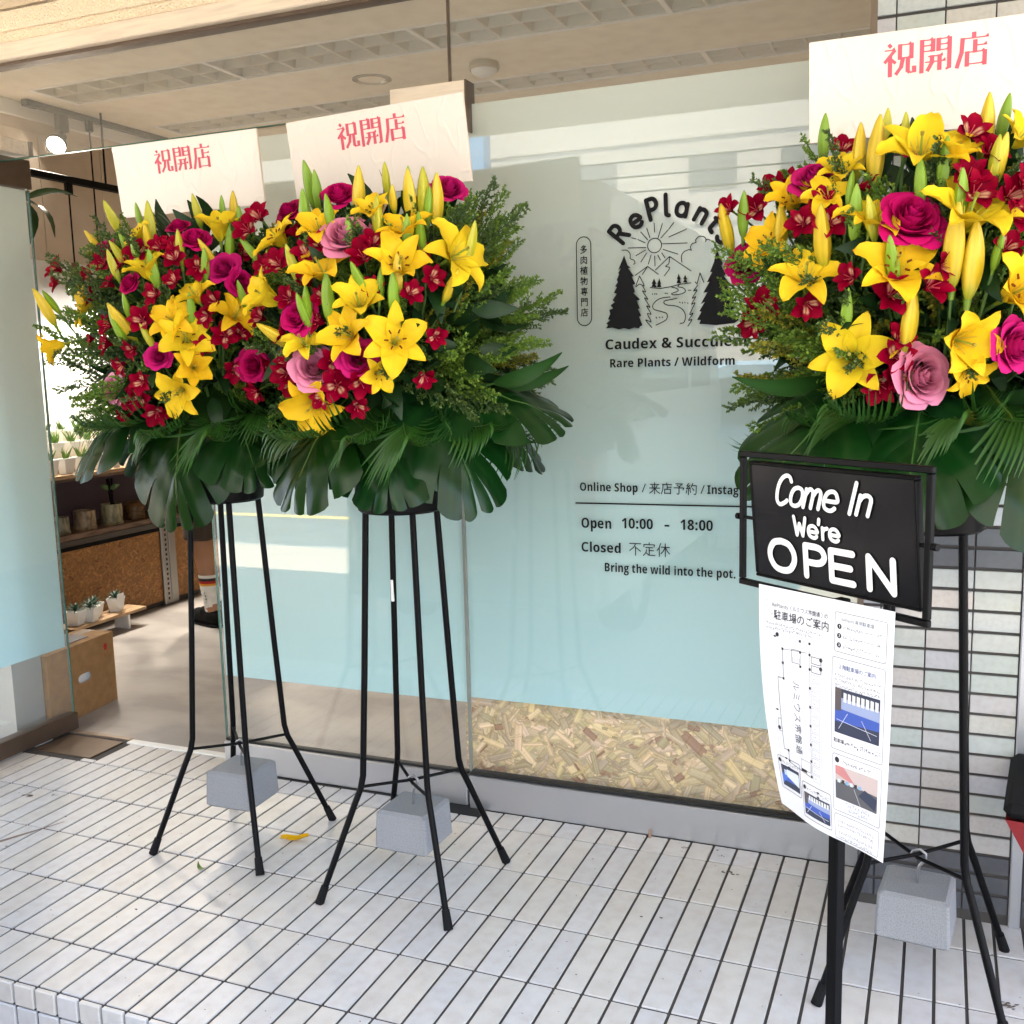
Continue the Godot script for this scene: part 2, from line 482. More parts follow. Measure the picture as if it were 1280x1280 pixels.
func build_terrace():
	var bed := G.new()
	bed.box(Vector3(-6.0, -0.14, -0.236), Vector3(5.0, -0.0035, 1.118))
	var fl := struct("terrace_floor", bed, M.grout, "white tiled terrace floor before the shop front, one step above the pavement")
	var joint := 0.0072
	var whole := tile_mesh(W - joint, L - joint, 0.012)
	var rows := [[-1, -0.10, -0.0035], [0, 0, 0], [1, 0, 0], [2, 0, 0], [3, 0, 0]]
	var far := G.new()
	# columns that the camera can see of each row between two joints across the terrace
	var seen := [[-30, 24], [-32, 22], [-34, 21], [-22, 21], [-19, 20], [-16, 18]]
	var short_porch := tile_mesh(W - joint, 0.193, 0.012)
	var short_glass := tile_mesh(W - joint, 0.093, 0.012)
	var edge_len := 1.118 - 4.0 * L - joint
	var edge := tile_mesh(W - joint, edge_len, 0.012)
	for row in range(-1, 5):
		for k in range(-60, 60):
			var x := (k + 0.5) * W
			var m := whole
			var z := (row + 0.5) * L
			if row == -1:
				if x < -1.72 and x > -2.06:
					m = tile_mesh(W - joint, 0.02, 0.012) if k == -27 else null
					z = -0.016
				elif x < -1.22:
					m = short_porch
					z = -0.1
				else:
					m = short_glass
					z = -0.05
			elif row == 4:
				m = edge
				z = 4.0 * L + joint / 2 + edge_len / 2
			if m == null:
				continue
			var tone: int = rng.randi() % M.tiles.size()
			var at := Transform3D(Basis.from_euler(Vector3(rng.randf_range(-0.0025, 0.0025), rng.randf_range(-0.003, 0.003), rng.randf_range(-0.004, 0.004))), Vector3(x, rng.randf_range(-0.0006, 0.0006), z))
			if k >= seen[row + 1][0] and k <= seen[row + 1][1]:
				part("tile", m, M.tiles[tone], fl, at)
			else:
				far.xf = at
				var half_l := (L - joint) / 2 if row >= 0 and row < 4 else (edge_len / 2 if row == 4 else 0.04)
				far.box(Vector3(-W / 2 + joint / 2, -0.012, -half_l), Vector3(W / 2 - joint / 2, 0, half_l))
	var st := part("outlying_tiles", far, M.tiles[1], fl)
	st.set_meta("kind", "stuff")
	# the step: one course of nosing faces and one below
	var nose := G.new()
	nose.box(Vector3(-W / 2 + joint / 2, -0.054, 0), Vector3(W / 2 - joint / 2, -0.0005, 0.012), 0.0025)
	var low := G.new()
	low.box(Vector3(-W / 2 + joint / 2, -0.125, 0), Vector3(W / 2 - joint / 2, -0.0605, 0.009), 0.0025)
	var nm := nose.mesh()
	var lm := low.mesh()
	for k in range(-16, 8):
		part("riser_tile", nm, M.tiles[rng.randi() % 6], fl, Transform3D(Basis(), Vector3((k + 0.5) * W, 0, 1.1185)))
		part("riser_tile", lm, M.tiles[rng.randi() % 6], fl, Transform3D(Basis(), Vector3((k + 0.5) * W, 0, 1.1185)))
	# worn marks on the tiles, where the photograph shows them
	var dirt := mat(lin(0.11, 0.085, 0.07), 0.8)
	for s in [[-1.62, 0.52, 0.05, 0.006, 0.3], [-1.70, 0.30, 0.03, 0.012, 0.4], [-1.62, 0.27, 0.02, 0.007, 0.5], [0.45, -0.055, 0.014, 0.005, 0.1], [0.60, 0.05, 0.022, 0.01, 0.0], [0.56, -0.04, 0.008, 0.004, 0.0], [1.28, 0.44, 0.03, 0.014, 0.6]]:
		var g := G.new()
		for q in 9:
			var c := Vector3(s[0] + rng.randfn() * s[2] * 0.5, 0.0012, s[1] + rng.randfn() * s[3] * 0.6)
			var rad: float = rng.randf_range(0.2, 0.5) * s[3]
			var ring: Array[Vector3] = []
			for j in 7:
				ring.append(c + Vector3(cos(j * TAU / 7 + s[4]) * rad * rng.randf_range(0.7, 1.9), rng.randf() * 0.0003, sin(j * TAU / 7) * rad * rng.randf_range(0.5, 1.2)))
			for j in range(1, 6):
				g.tri(ring[0], ring[j], ring[j + 1], Vector3.UP)
		part("dirt_mark", g, dirt, fl)
	var grit := G.new()
	for q in 420:
		var c := Vector3(rng.randf_range(-2.0, 1.4), 0.0009, pow(rng.randf(), 1.6) * 1.15 - 0.08)
		var sz := rng.randf_range(0.0006, 0.0022) * (1.0 if q % 12 else 2.0)
		var ph := rng.randf() * TAU
		var ring: Array[Vector3] = []
		for j in 5:
			ring.append(c + Vector3(cos(j * TAU / 5 + ph) * sz * rng.randf_range(0.6, 1.6), 0.0003 * sin(j), sin(j * TAU / 5 + ph) * sz * rng.randf_range(0.5, 1.2)))
		for j in range(1, 4):
			grit.tri(ring[0], ring[j], ring[j + 1], Vector3.UP)
	part("grit", grit, dirt, fl).set_meta("kind", "stuff")
	# long brown scrape at the left
	var sc := G.new()
	var a0 := Vector3(-1.42, 0.0012, 0.42)
	var a1 := Vector3(-1.57, 0.0012, 0.74)
	var side := (a1 - a0).cross(Vector3.UP).normalized()
	for k in 14:
		var u0 := k / 14.0
		var u1 := (k + 1) / 14.0
		var w0 := 0.002 + 0.012 * u0 * rng.randf_range(0.7, 1.1)
		var w1 := 0.002 + 0.012 * u1
		sc.quad(a0.lerp(a1, u0) - side * w0, a0.lerp(a1, u1) - side * w1, a0.lerp(a1, u1) + side * w1, a0.lerp(a1, u0) + side * w0, Vector3.UP)
	part("scrape_mark", sc, mat(lin(0.22, 0.165, 0.135), 0.8), fl)

func build_street():
	var asphalt := mat(lin(0.15, 0.15, 0.15), 0.9, 0.0, {"albedo_texture": noise_tex(0.08, [[0.2, 0.8], [grey(0.8), grey(1.0)]], 256), "uv1_triplanar": true, "uv1_world_triplanar": true})
	var paving := mat(lin(0.55, 0.46, 0.37), 0.9, 0.0, {"albedo_texture": noise_tex(0.08, [[0.2, 0.8], [grey(0.85), grey(1.0)]], 256), "uv1_triplanar": true, "uv1_world_triplanar": true})
	var brown := mat(lin(0.13, 0.075, 0.06), 0.9, 0.0, {"albedo_texture": noise_tex(0.08, [[0.2, 0.8], [grey(0.7), grey(1.0)]], 256), "uv1_triplanar": true, "uv1_world_triplanar": true})
	struct("ground", bx(Vector3(-120, -0.6, -60), Vector3(120, -0.30, 120)), asphalt, "plain ground under the street and the buildings")
	struct("road", bx(Vector3(-120, -0.299, 4.62), Vector3(120, -0.165, 26.0)), asphalt, "grey asphalt road in front of the shop, mirrored in the shop glass")
	struct("pavement", bx(Vector3(-120, -0.299, 1.421), Vector3(120, -0.14, 4.55)), paving, "cream pavement along the road in full sun")
	struct("brown_paving", bx(Vector3(-120, -0.299, 1.119), Vector3(120, -0.141, 1.42)), brown, "strip of red brown paving at the foot of the tiled step")
	struct("kerb", bx(Vector3(-120, -0.299, 4.551), Vector3(120, -0.135, 4.619), 0.01), M.concrete, "grey kerb between pavement and road")
	struct("far_pavement", bx(Vector3(-120, -0.299, 26.001), Vector3(120, -0.04, 30.0)), paving, "pavement on the far side of the road")
	var line := G.new()
	line.box(Vector3(-120, -0.164, 6.2), Vector3(120, -0.161, 6.36))
	struct("road_line", line, mat(lin(0.72, 0.55, 0.10), 0.7), "yellow line painted along the road")
	# the white apartment block across the road, which the glass mirrors
	var b := thing("apartment_building", "white apartment block across the road, mirrored in the frosted shop glass", "building", Vector3(-6, -0.04, 30.0))
	var white := mat(lin(0.60, 0.58, 0.53), 0.8, 0.0, {"albedo_texture": noise_tex(0.01, [[0.2, 0.8], [grey(0.92), grey(1.0)]], 256), "uv1_triplanar": true, "uv1_world_triplanar": true})
	part("wall", bx(Vector3(-34, 0, 0), Vector3(34, 26, 8)), white, b)
	part("ground_floor", bx(Vector3(-34.01, 0, -0.06), Vector3(34.01, 2.9, 0.5), 0.02), mat(lin(0.45, 0.42, 0.38), 0.8), b)
	for f in 5:
		part("string_course", bx(Vector3(-34.02, 3.0 + f * 2.6, -0.05), Vector3(34.02, 3.12 + f * 2.6, 0.1), 0.01), white, b)
		for k in 14:
			var x := -24.0 + k * 3.3 + (0.5 if k % 2 else 0.0)
			var y := 4.05 + f * 2.6
			var wf := part("window", bx(Vector3(x, y, -0.04), Vector3(x + 1.5, y + 1.05, 0.02), 0.01), mat(lin(0.35, 0.33, 0.30), 0.5) if not M.has("wframe") else M.wframe, b)
			M.wframe = wf.material_override
			var pane := G.new()
			for h in 2:
				pane.box(Vector3(x + 0.05 + h * 0.72, y + 0.06, -0.055), Vector3(x + 0.73 + h * 0.72, y + 0.99, -0.045))
			if not M.has("wpane"):
				M.wpane = mat(lin(0.16, 0.18, 0.19), 0.1)
			part("pane", pane, M.wpane, wf)
	for k in 3:
		var ca := G.new()
		var pts := []
		for j in 25:
			var u := j / 24.0
			pts.append(Vector3(-20 + 40 * u, 3.62 + 0.20 * k + 0.4 * pow(u - 0.5, 2) * 4.0, 10.9))
		ca.tube(pts, 0.013, 5)
		var ln := part("power_line", ca, M.black_matt, self)
		tag(ln, ["lowest", "middle", "highest"][k] + " of three black power lines along the road, mirrored in the glass", "power line", "power lines along the road")
	# shop sign far down the road (blue)
	var sg := thing("projecting_sign", "blue shop sign on a post down the road, mirrored at the top of the glass", "sign", Vector3(-6.0, -0.16, 11.7))
	part("post", bx(Vector3(-0.05, 0, -0.05), Vector3(0.05, 5.0, 0.05)), M.wire, sg)
	part("panel", bx(Vector3(-0.75, 4.3, -0.12), Vector3(0.75, 5.0, 0.12), 0.02), mat(lin(0.12, 0.38, 0.72), 0.4), sg)
	# street trees
	tree(Vector3(0.9, -0.15, 13.2), 4.4, "round street tree with bright yellow green leaves, mirrored behind the logo")
	tree(Vector3(-12.5, -0.15, 15.4), 5.8, "tall street tree with yellow green leaves, farther left across the road")
	build_van()
	build_car()

func tree(at: Vector3, h: float, label: String):
	var t := thing("street_tree", label, "tree", at, 0.0, "street trees")
	var tr := G.new()
	tr.tube([Vector3(0, 0, 0), Vector3(0.03, h * 0.25, 0), Vector3(-0.04, h * 0.5, 0.03), Vector3(0.02, h * 0.8, 0)], [0.13, 0.1, 0.08, 0.03], 8)
	for k in 7:
		var a := k * 2.4
		tr.tube([Vector3(0, h * (0.35 + 0.05 * k), 0), Vector3(cos(a) * 0.5, h * (0.45 + 0.05 * k), sin(a) * 0.5), Vector3(cos(a) * 1.0, h * (0.52 + 0.05 * k), sin(a) * 1.0)], [0.05, 0.035, 0.012], 6)
	part("trunk", tr, M.dark_wood, t)
	var g := G.new()
	for k in 60:
		var cdir := Vector3(rng.randfn(), rng.randfn() * 0.8, rng.randfn()).normalized() * pow(rng.randf(), 0.4)
		var cc := Vector3(0, h * 0.68, 0) + cdir * Vector3(1.5, h * 0.3, 1.5)
		for j in 45:
			var p := cc + Vector3(rng.randfn(), rng.randfn(), rng.randfn()) * 0.2
			var a := Vector3(rng.randfn(), rng.randfn(), rng.randfn()).normalized() * 0.07
			var bb := Vector3(rng.randfn(), rng.randfn(), rng.randfn()).normalized() * 0.05
			var col := Color(0.10, 0.15, 0.025) * rng.randf_range(0.6, 1.4)
			g.quad(p - a, p + bb, p + a, p - bb, Vector3.UP, col)
	part("crown", g, M.leaf, t).set_meta("kind", "stuff")

# outline in (along, up), extruded over the width with rounded flanks
func hull(outline: Array, half: float, bevel: float) -> G:
	var g := G.new()
	var n := outline.size()
	var ctr := Vector2()
	for p in outline:
		ctr += p / n
	for i in n:
		var a: Vector2 = outline[i]
		var b: Vector2 = outline[(i + 1) % n]
		var ai := a.lerp(ctr, bevel / maxf(0.01, a.distance_to(ctr)))
		var bi := b.lerp(ctr, bevel / maxf(0.01, b.distance_to(ctr)))
		var o2 := Vector2(b.y - a.y, -(b.x - a.x))
		if o2.dot((a + b) / 2.0 - ctr) < 0.0:
			o2 = -o2
		var out := Vector3(o2.x, o2.y, 0)
		var hi := half - bevel
		g.quad(Vector3(a.x, a.y, -hi), Vector3(b.x, b.y, -hi), Vector3(b.x, b.y, hi), Vector3(a.x, a.y, hi), out)
		for s in [-1.0, 1.0]:
			g.quad(Vector3(a.x, a.y, s * hi), Vector3(b.x, b.y, s * hi), Vector3(bi.x, bi.y, s * half), Vector3(ai.x, ai.y, s * half), out.normalized() + Vector3(0, 0, s))
			g.tri(Vector3(ctr.x, ctr.y, s * half), Vector3(ai.x, ai.y, s * half), Vector3(bi.x, bi.y, s * half), Vector3(0, 0, s))
	return g

func wheel(parent: Node3D, at: Vector3, r: float, s: float):
	var ty := G.new()
	ty.lathe([Vector2(r * 0.62, -0.09), Vector2(r * 0.94, -0.09), Vector2(r, -0.06), Vector2(r, 0.06), Vector2(r * 0.94, 0.09), Vector2(r * 0.62, 0.09)], 28)
	var rm := G.new()
	rm.lathe([Vector2(0, -0.07), Vector2(r * 0.62, -0.07), Vector2(r * 0.62, 0.07), Vector2(r * 0.5, 0.06), Vector2(0.05, 0.08), Vector2(0, 0.08)], 20)
	var w := part("wheel", ty, M.black_matt, parent, Transform3D(Basis(Vector3.RIGHT, s * PI / 2), at))
	part("rim", rm, M.wire, w)

func build_van():
	# tall light grey van backed up to the terrace; its tail shows in the glass
	var v := thing("parked_van", "tall grey van parked with its tail towards the shop, mirrored in the frosted glass", "van", Vector3(-1.22, -0.14, 1.95), -PI / 2)
	var paint := mat(lin(0.33, 0.33, 0.30), 0.3, 0.0, {"clearcoat_enabled": true, "clearcoat": 0.7})
	var dark := mat(lin(0.03, 0.033, 0.035), 0.08)
	part("body", hull([Vector2(0.0, 0.45), Vector2(0.02, 1.3), Vector2(0.12, 2.36), Vector2(0.22, 2.44), Vector2(2.3, 2.44), Vector2(2.6, 2.3), Vector2(3.0, 1.4), Vector2(3.3, 1.1), Vector2(3.36, 0.5), Vector2(3.3, 0.25), Vector2(0.05, 0.25)], 0.76, 0.07), paint, v)
	var rw := G.new()
	rw.quad(Vector3(0.015, 1.35, -0.58), Vector3(0.09, 2.1, -0.54), Vector3(0.09, 2.1, 0.54), Vector3(0.015, 1.35, 0.58), Vector3.LEFT)
	part("rear_window", rw, dark, v, Transform3D(Basis(), Vector3(-0.012, 0, 0)))
	part("bumper", bx(Vector3(-0.06, 0.28, -0.72), Vector3(0.1, 0.48, 0.72), 0.03), paint, v)
	for s in [-1.0, 1.0]:
		part("tail_light", bx(Vector3(-0.02, 0.75, s * 0.66 - 0.05), Vector3(0.05, 1.15, s * 0.66 + 0.05), 0.01), mat(lin(0.4, 0.01, 0.01), 0.2), v)
		part("side_window", bx(Vector3(0.4, 1.35, s * 0.756 - 0.006), Vector3(1.9, 1.95, s * 0.756 + 0.006), 0.004), dark, v)
		part("door_window", bx(Vector3(2.0, 1.35, s * 0.757 - 0.006), Vector3(2.6, 1.9, s * 0.757 + 0.006), 0.004), dark, v)
		wheel(v, Vector3(0.7, 0.29, s * 0.66), 0.29, s)
		wheel(v, Vector3(2.75, 0.29, s * 0.66), 0.29, s)
	var ws := G.new()
	ws.quad(Vector3(2.62, 2.22, -0.6), Vector3(2.97, 1.48, -0.66), Vector3(2.97, 1.48, 0.66), Vector3(2.62, 2.22, 0.6), Vector3.RIGHT)
	part("windscreen", ws, dark, v, Transform3D(Basis(), Vector3(0.014, 0.005, 0)))

func build_car():
	var c := thing("parked_car", "light blue hatchback standing on the road, mirrored in the glass under the shop lettering", "car", Vector3(-1.1, -0.165, 5.7))
	var paint := mat(lin(0.34, 0.50, 0.62), 0.25, 0.2, {"clearcoat_enabled": true, "clearcoat": 0.8})
	var dark := mat(lin(0.03, 0.033, 0.035), 0.08)
	part("body", hull([Vector2(0.0, 0.35), Vector2(0.0, 0.85), Vector2(0.25, 1.0), Vector2(1.0, 1.05), Vector2(2.8, 1.03), Vector2(3.6, 0.92), Vector2(3.85, 0.7), Vector2(3.85, 0.3), Vector2(3.7, 0.2), Vector2(0.1, 0.2)], 0.84, 0.08), paint, c)
	part("cabin", hull([Vector2(0.12, 0.98), Vector2(0.3, 1.42), Vector2(0.6, 1.54), Vector2(1.7, 1.55), Vector2(2.1, 1.46), Vector2(2.85, 1.02)], 0.72, 0.09), paint, c)
	for s in [-1.0, 1.0]:
		part("side_window", bx(Vector3(0.5, 1.06, s * 0.722 - 0.006), Vector3(1.3, 1.42, s * 0.722 + 0.006), 0.004), dark, c)
		part("side_window", bx(Vector3(1.38, 1.06, s * 0.722 - 0.006), Vector3(2.1, 1.42, s * 0.722 + 0.006), 0.004), dark, c)
		wheel(c, Vector3(0.7, 0.3, s * 0.74), 0.3, s)
		wheel(c, Vector3(3.1, 0.3, s * 0.74), 0.3, s)
		part("headlight", bx(Vector3(3.72, 0.62, s * 0.6 - 0.14), Vector3(3.86, 0.78, s * 0.6 + 0.14), 0.02), M.white_paint, c)
	var ws := G.new()
	ws.quad(Vector3(2.12, 1.44, -0.6), Vector3(2.82, 1.05, -0.66), Vector3(2.82, 1.05, 0.66), Vector3(2.12, 1.44, 0.6), Vector3(1, 1, 0))
	part("windscreen", ws, dark, c, Transform3D(Basis(), Vector3(0.008, 0.014, 0)))

# ------------------------------------------------------------------ the shop building
func build_shell():
	var s := thing("shop_building", "cream rendered ground floor of the shop building with a deep canopy over the terrace", "building")
	part("wall", bx(Vector3(-3.7, -0.2, -5.2), Vector3(-3.5, 3.2, -0.2)), M.wall_in, s)
	part("wall", bx(Vector3(-3.5, -0.2, -5.2), Vector3(1.2, 3.2, -5.0)), M.wall_in, s)
	part("wall", bx(Vector3(1.0, -0.2, -5.0), Vector3(1.2, 3.2, -0.31)), M.wall_in, s)
	part("wall", bx(Vector3(-6.0, -0.2, -0.2), Vector3(-2.14, 3.2, -0.06)), mat(lin(0.30, 0.31, 0.29), 0.6), s)
	part("canopy", bx(Vector3(-6.0, 2.625, -0.06), Vector3(5.0, 3.2, 2.4), 0.01), M.stucco, s)
	part("roof", bx(Vector3(-3.7, 3.2, -5.2), Vector3(1.2, 3.4, 0.4)), M.stucco, s)
	part("head_beam", bx(Vector3(-2.14, 2.53, -0.20), Vector3(0.93, 3.19, -0.08)), M.stucco, s)
	part("drop_edge", bx(Vector3(-2.14, 2.56, -0.079), Vector3(0.93, 2.624, -0.062), 0.003), M.stucco, s)
	part("head_trim", bx(Vector3(-2.14, 2.474, -0.16), Vector3(0.93, 2.529, -0.072), 0.004), M.trim, s)
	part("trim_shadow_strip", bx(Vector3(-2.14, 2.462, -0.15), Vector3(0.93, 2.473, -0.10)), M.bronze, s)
	# panel joints on the left wall inside, as thin battens
	for k in 9:
		part("wall_panel", bx(Vector3(-3.499, 1.05, -4.9 + k * 0.455), Vector3(-3.488, 2.70, -4.9 + k * 0.455 + 0.45), 0.002), M.wall_in, s)
	part("wall_rail", bx(Vector3(-3.499, 2.76, -5.0), Vector3(-3.475, 2.838, -0.2), 0.004), M.white_paint, s)
	var fl := struct("shop_floor", bx(Vector3(-3.5, -0.2, -5.0), Vector3(1.0, -0.002, -0.236)), M.floor_in, "greige concrete look floor inside the shop")
	part("threshold", bx(Vector3(-1.74, -0.1, -0.235), Vector3(-1.2, 0.003, -0.2), 0.002), M.white_paint, fl)
	part("sill_under_glass", bx(Vector3(-1.2, -0.1, -0.235), Vector3(0.93, 0.0, -0.155)), M.steel, fl)
	part("pivot_cover", bx(Vector3(-2.02, -0.02, -0.2), Vector3(-1.755, 0.002, -0.03), 0.001), M.bronze, fl)
	part("threshold_bar", bx(Vector3(-2.06, -0.02, -0.245), Vector3(-1.745, 0.004, -0.222), 0.002), M.bronze_light, fl)
	part("pivot_slot", bx(Vector3(-0.45, -0.02, -0.10), Vector3(-0.20, 0.0015, -0.045), 0.001), M.dark_gasket, fl)

func build_ceiling():
	var c := thing("shop_ceiling", "cream shop ceiling with two recessed bands of egg crate louvres", "ceiling", Vector3(0, 2.84, 0))
	var bands := [[-1.80, -1.47], [-2.63, -2.39]]
	var x0 := -3.28
	var x1 := 0.98
	part("panel", bx(Vector3(-3.5, 0, -1.47), Vector3(1.0, 0.3, -0.2)), M.ceiling, c)
	part("panel", bx(Vector3(-3.5, 0, -2.39), Vector3(1.0, 0.3, -1.80)), M.ceiling, c)
	part("panel", bx(Vector3(-3.5, 0, -5.0), Vector3(1.0, 0.3, -2.63)), M.ceiling, c)
	for b in bands:
		part("panel", bx(Vector3(-3.5, 0, b[0] + 0.0005), Vector3(x0, 0.3, b[1] - 0.0005)), M.ceiling, c)
		part("recess_top", bx(Vector3(x0, 0.16, b[0] + 0.0005), Vector3(x1, 0.2, b[1] - 0.0005)), M.louver, c)
		var mid: float = (b[0] + b[1]) / 2.0
		var half: float = (b[1] - b[0]) / 2.0
		for z in [b[0] + 0.02, mid, b[1] - 0.02]:
			part("louver_blade", blade(x1 - x0, true), M.louver, c, Transform3D(Basis(), Vector3((x0 + x1) / 2, 0, z)))
		var bm := blade(b[1] - b[0] - 0.004, false).mesh()
		var x := x0 + 0.02
		var k := 0
		while x < x1:
			part("louver_blade", bm, M.louver, c, Transform3D(Basis(), Vector3(x, 0.0006, mid)))
			if k % 7 == 0:
				part("fixture_frame", bx(Vector3(x - 0.012, -0.003, b[0]), Vector3(x + 0.012, 0.004, b[1]), 0.001), M.white_paint, c)
			x += 0.155
			k += 1
		for z2 in [b[0], b[1]]:
			part("band_edge", bx(Vector3(x0, -0.004, z2 - 0.008), Vector3(x1, 0.006, z2 + 0.008), 0.001), M.white_paint, c)
	# round fittings on the ceiling
	var dl := thing("downlight", "round recessed downlight with a chrome ring, unlit, in the shop ceiling", "ceiling light", Vector3(-1.62, 2.84, -2.10))
	var g := G.new()
	g.lathe([Vector2(0.0, 0.02), Vector2(0.06, 0.015), Vector2(0.075, -0.006), Vector2(0.1, -0.004), Vector2(0.1, 0.004)], 32)
	part("reflector_ring", g, mat(lin(0.6, 0.58, 0.52), 0.25, 0.6), dl)
	var sd := thing("smoke_detector", "white smoke detector on the shop ceiling to the right of the downlight", "detector", Vector3(-1.0, 2.84, -2.10))
	g = G.new()
	g.lathe([Vector2(0.07, 0.0), Vector2(0.075, -0.02), Vector2(0.07, -0.035)], 32)
	part("base", g, mat(lin(0.52, 0.46, 0.34), 0.5), sd)
	g = G.new()
	g.lathe([Vector2(0.066, -0.034), Vector2(0.055, -0.05), Vector2(0.03, -0.062), Vector2(0.0, -0.065)], 32)
	part("cap", g, M.white_paint, sd)
	# track along the left wall, its spotlight and the pendant lamps over the plant shelf
	var tk := thing("ceiling_track", "dark lighting track on the ceiling along the left wall", "lighting track", Vector3(-3.42, 2.84, -2.0))
	part("rail", bx(Vector3(-0.02, -0.03, -2.4), Vector3(0.02, 0.0, 0.33), 0.003), mat(lin(0.05, 0.045, 0.04), 0.5), tk)
	part("end_feed", bx(Vector3(-0.022, -0.034, 0.33), Vector3(0.022, 0.0, 0.42), 0.004), mat(lin(0.04, 0.036, 0.032), 0.5), tk)
	var bar := thing("hanging_track", "black hanging lighting track lower than the ceiling track, in front of the left wall", "lighting track", Vector3(-3.3, 2.45, -1.6))
	part("rail", bx(Vector3(-0.022, -0.03, -0.52), Vector3(0.022, 0.005, 0.75), 0.003), M.black_matt, bar)
	for z in [-0.4, 0.4]:
		part("hanger", bx(Vector3(-0.004, 0.005, z - 0.004), Vector3(0.004, 0.39, z + 0.004)), M.black_matt, bar)
	spotlight(Vector3(-3.42, 2.81, -1.83), Vector3(0.35, -0.55, 0.75), "lit track spotlight with a bright white face, above the open door", 0.4)
	spotlight(Vector3(-3.42, 2.81, -2.9), Vector3(0.62, -0.78, -0.05), "added second track spotlight deeper in the shop, unseen behind the left board, as interior fill", 1.3)  # unseen lamp, added so light bounced off the floor brightens the ceiling
	pendant(Vector3(-3.3, 2.42, -1.72), 0.42, "left pendant grow lamp on a short black cord from the hanging track")
	pendant(Vector3(-3.38, 2.805, -1.99), 0.80, "right pendant grow lamp on a long black cord from the ceiling track")

func blade(length: float, along_x: bool) -> G:
	var g := G.new()
	var h := 0.11
	var tp := 0.045
	var bt := 0.006
	var hl := length / 2
	var f := func(l: float, y: float, w: float) -> Vector3: return Vector3(l, y, w) if along_x else Vector3(w, y, l)
	for s in [-1.0, 1.0]:
		g.quad(f.call(-hl, 0.002, s * bt), f.call(hl, 0.002, s * bt), f.call(hl, h, s * tp), f.call(-hl, h, s * tp), f.call(0, -0.2, s))
		g.quad(f.call(s * hl, 0.002, -bt), f.call(s * hl, 0.002, bt), f.call(s * hl, h, tp), f.call(s * hl, h, -tp), f.call(s, 0, 0))
	g.quad(f.call(-hl, 0.002, -bt), f.call(hl, 0.002, -bt), f.call(hl, 0.002, bt), f.call(-hl, 0.002, bt), Vector3.DOWN)
	return g

func spotlight(at: Vector3, dir: Vector3, label: String, energy: float):
	dir = dir.normalized()
	var s := thing("track_spotlight", label, "spotlight", at, 0.0, "lamps on the lighting tracks")
	var body := mat(lin(0.10, 0.095, 0.085), 0.45)
	part("adapter", bx(Vector3(-0.02, -0.09, -0.035), Vector3(0.02, 0.0, 0.035), 0.004), body, s)
	var hub := Vector3(0.02, -0.15, 0.05)
	var st := G.new()
	st.tube([Vector3(0, -0.08, 0), hub], 0.008, 8)
	part("arm", st, body, s)
	var g := G.new()
	g.lathe([Vector2(0.0, -0.09), Vector2(0.035, -0.085), Vector2(0.042, -0.02), Vector2(0.05, 0.02), Vector2(0.072, 0.05), Vector2(0.075, 0.085), Vector2(0.069, 0.085)], 28)
	part("head", g, body, s, frame(dir, Vector3.RIGHT, hub, 0.72))
	var lens := G.new()
	lens.lathe([Vector2(0.0, 0.088), Vector2(0.05, 0.084), Vector2(0.069, 0.07)], 28)
	part("lamp_face", lens, mat(Color.WHITE, 0.5, 0.0, {"emission_enabled": true, "emission": Color(1.0, 0.96, 0.9), "emission_energy_multiplier": 3.0}), s, frame(dir, Vector3.RIGHT, hub, 0.72))
	var l := SpotLight3D.new()
	l.name = "spot"
	l.light_energy = energy
	l.light_color = Color(1.0, 0.94, 0.85)
	l.light_size = 0.06
	l.spot_range = 9.0
	l.spot_attenuation = 2.0
	l.spot_angle = 55.0
	l.spot_angle_attenuation = 0.8
	l.shadow_enabled = true
	s.add_child(l)
	l.transform = Transform3D(Basis.looking_at(dir, Vector3.FORWARD), hub + dir * 0.11)

func pendant(at: Vector3, drop: float, label: String):
	var p := thing("pendant_lamp", label, "pendant lamp", at, 0.0, "pendant lamps over the plant shelf")
	part("plug", bx(Vector3(-0.014, -0.06, -0.02), Vector3(0.014, 0.0, 0.02), 0.003), M.black_matt, p)
	var g := G.new()
	g.tube([Vector3(0, -0.05, 0), Vector3(0.002, -drop * 0.5, 0.002), Vector3(0, -drop, 0)], 0.0045, 6)
	part("cord", g, M.black_matt, p)
	g = G.new()
	g.lathe([Vector2(0.0, 0.0), Vector2(0.018, 0.0), Vector2(0.022, -0.05), Vector2(0.022, -0.07)], 16)
	part("socket", g, mat(lin(0.14, 0.05, 0.03), 0.4), p, Transform3D(Basis(), Vector3(0, -drop, 0)))
	g = G.new()
	g.lathe([Vector2(0.022, -0.07), Vector2(0.055, -0.12), Vector2(0.06, -0.14), Vector2(0.052, -0.14)], 24)
	part("reflector", g, M.black_matt, p, Transform3D(Basis(), Vector3(0, -drop, 0)))
	g = G.new()
	g.lathe([Vector2(0.0, -0.15), Vector2(0.03, -0.148), Vector2(0.052, -0.138)], 24)
	part("bulb_face", g, mat(Color.WHITE, 0.5, 0.0, {"emission_enabled": true, "emission": Color(1.0, 0.98, 0.95), "emission_energy_multiplier": 4.0}), p, Transform3D(Basis(), Vector3(0, -drop, 0)))
	var l := SpotLight3D.new()
	l.name = "spot"
	l.light_energy = 0.3
	l.light_color = Color(1.0, 0.96, 0.90)
	l.light_size = 0.05
	l.spot_range = 6.0
	l.spot_attenuation = 2.0
	l.spot_angle = 58.0
	l.spot_angle_attenuation = 0.8
	l.shadow_enabled = true
	p.add_child(l)
	l.transform = Transform3D(Basis.looking_at(Vector3.DOWN, Vector3.FORWARD), Vector3(0, -drop - 0.165, 0))

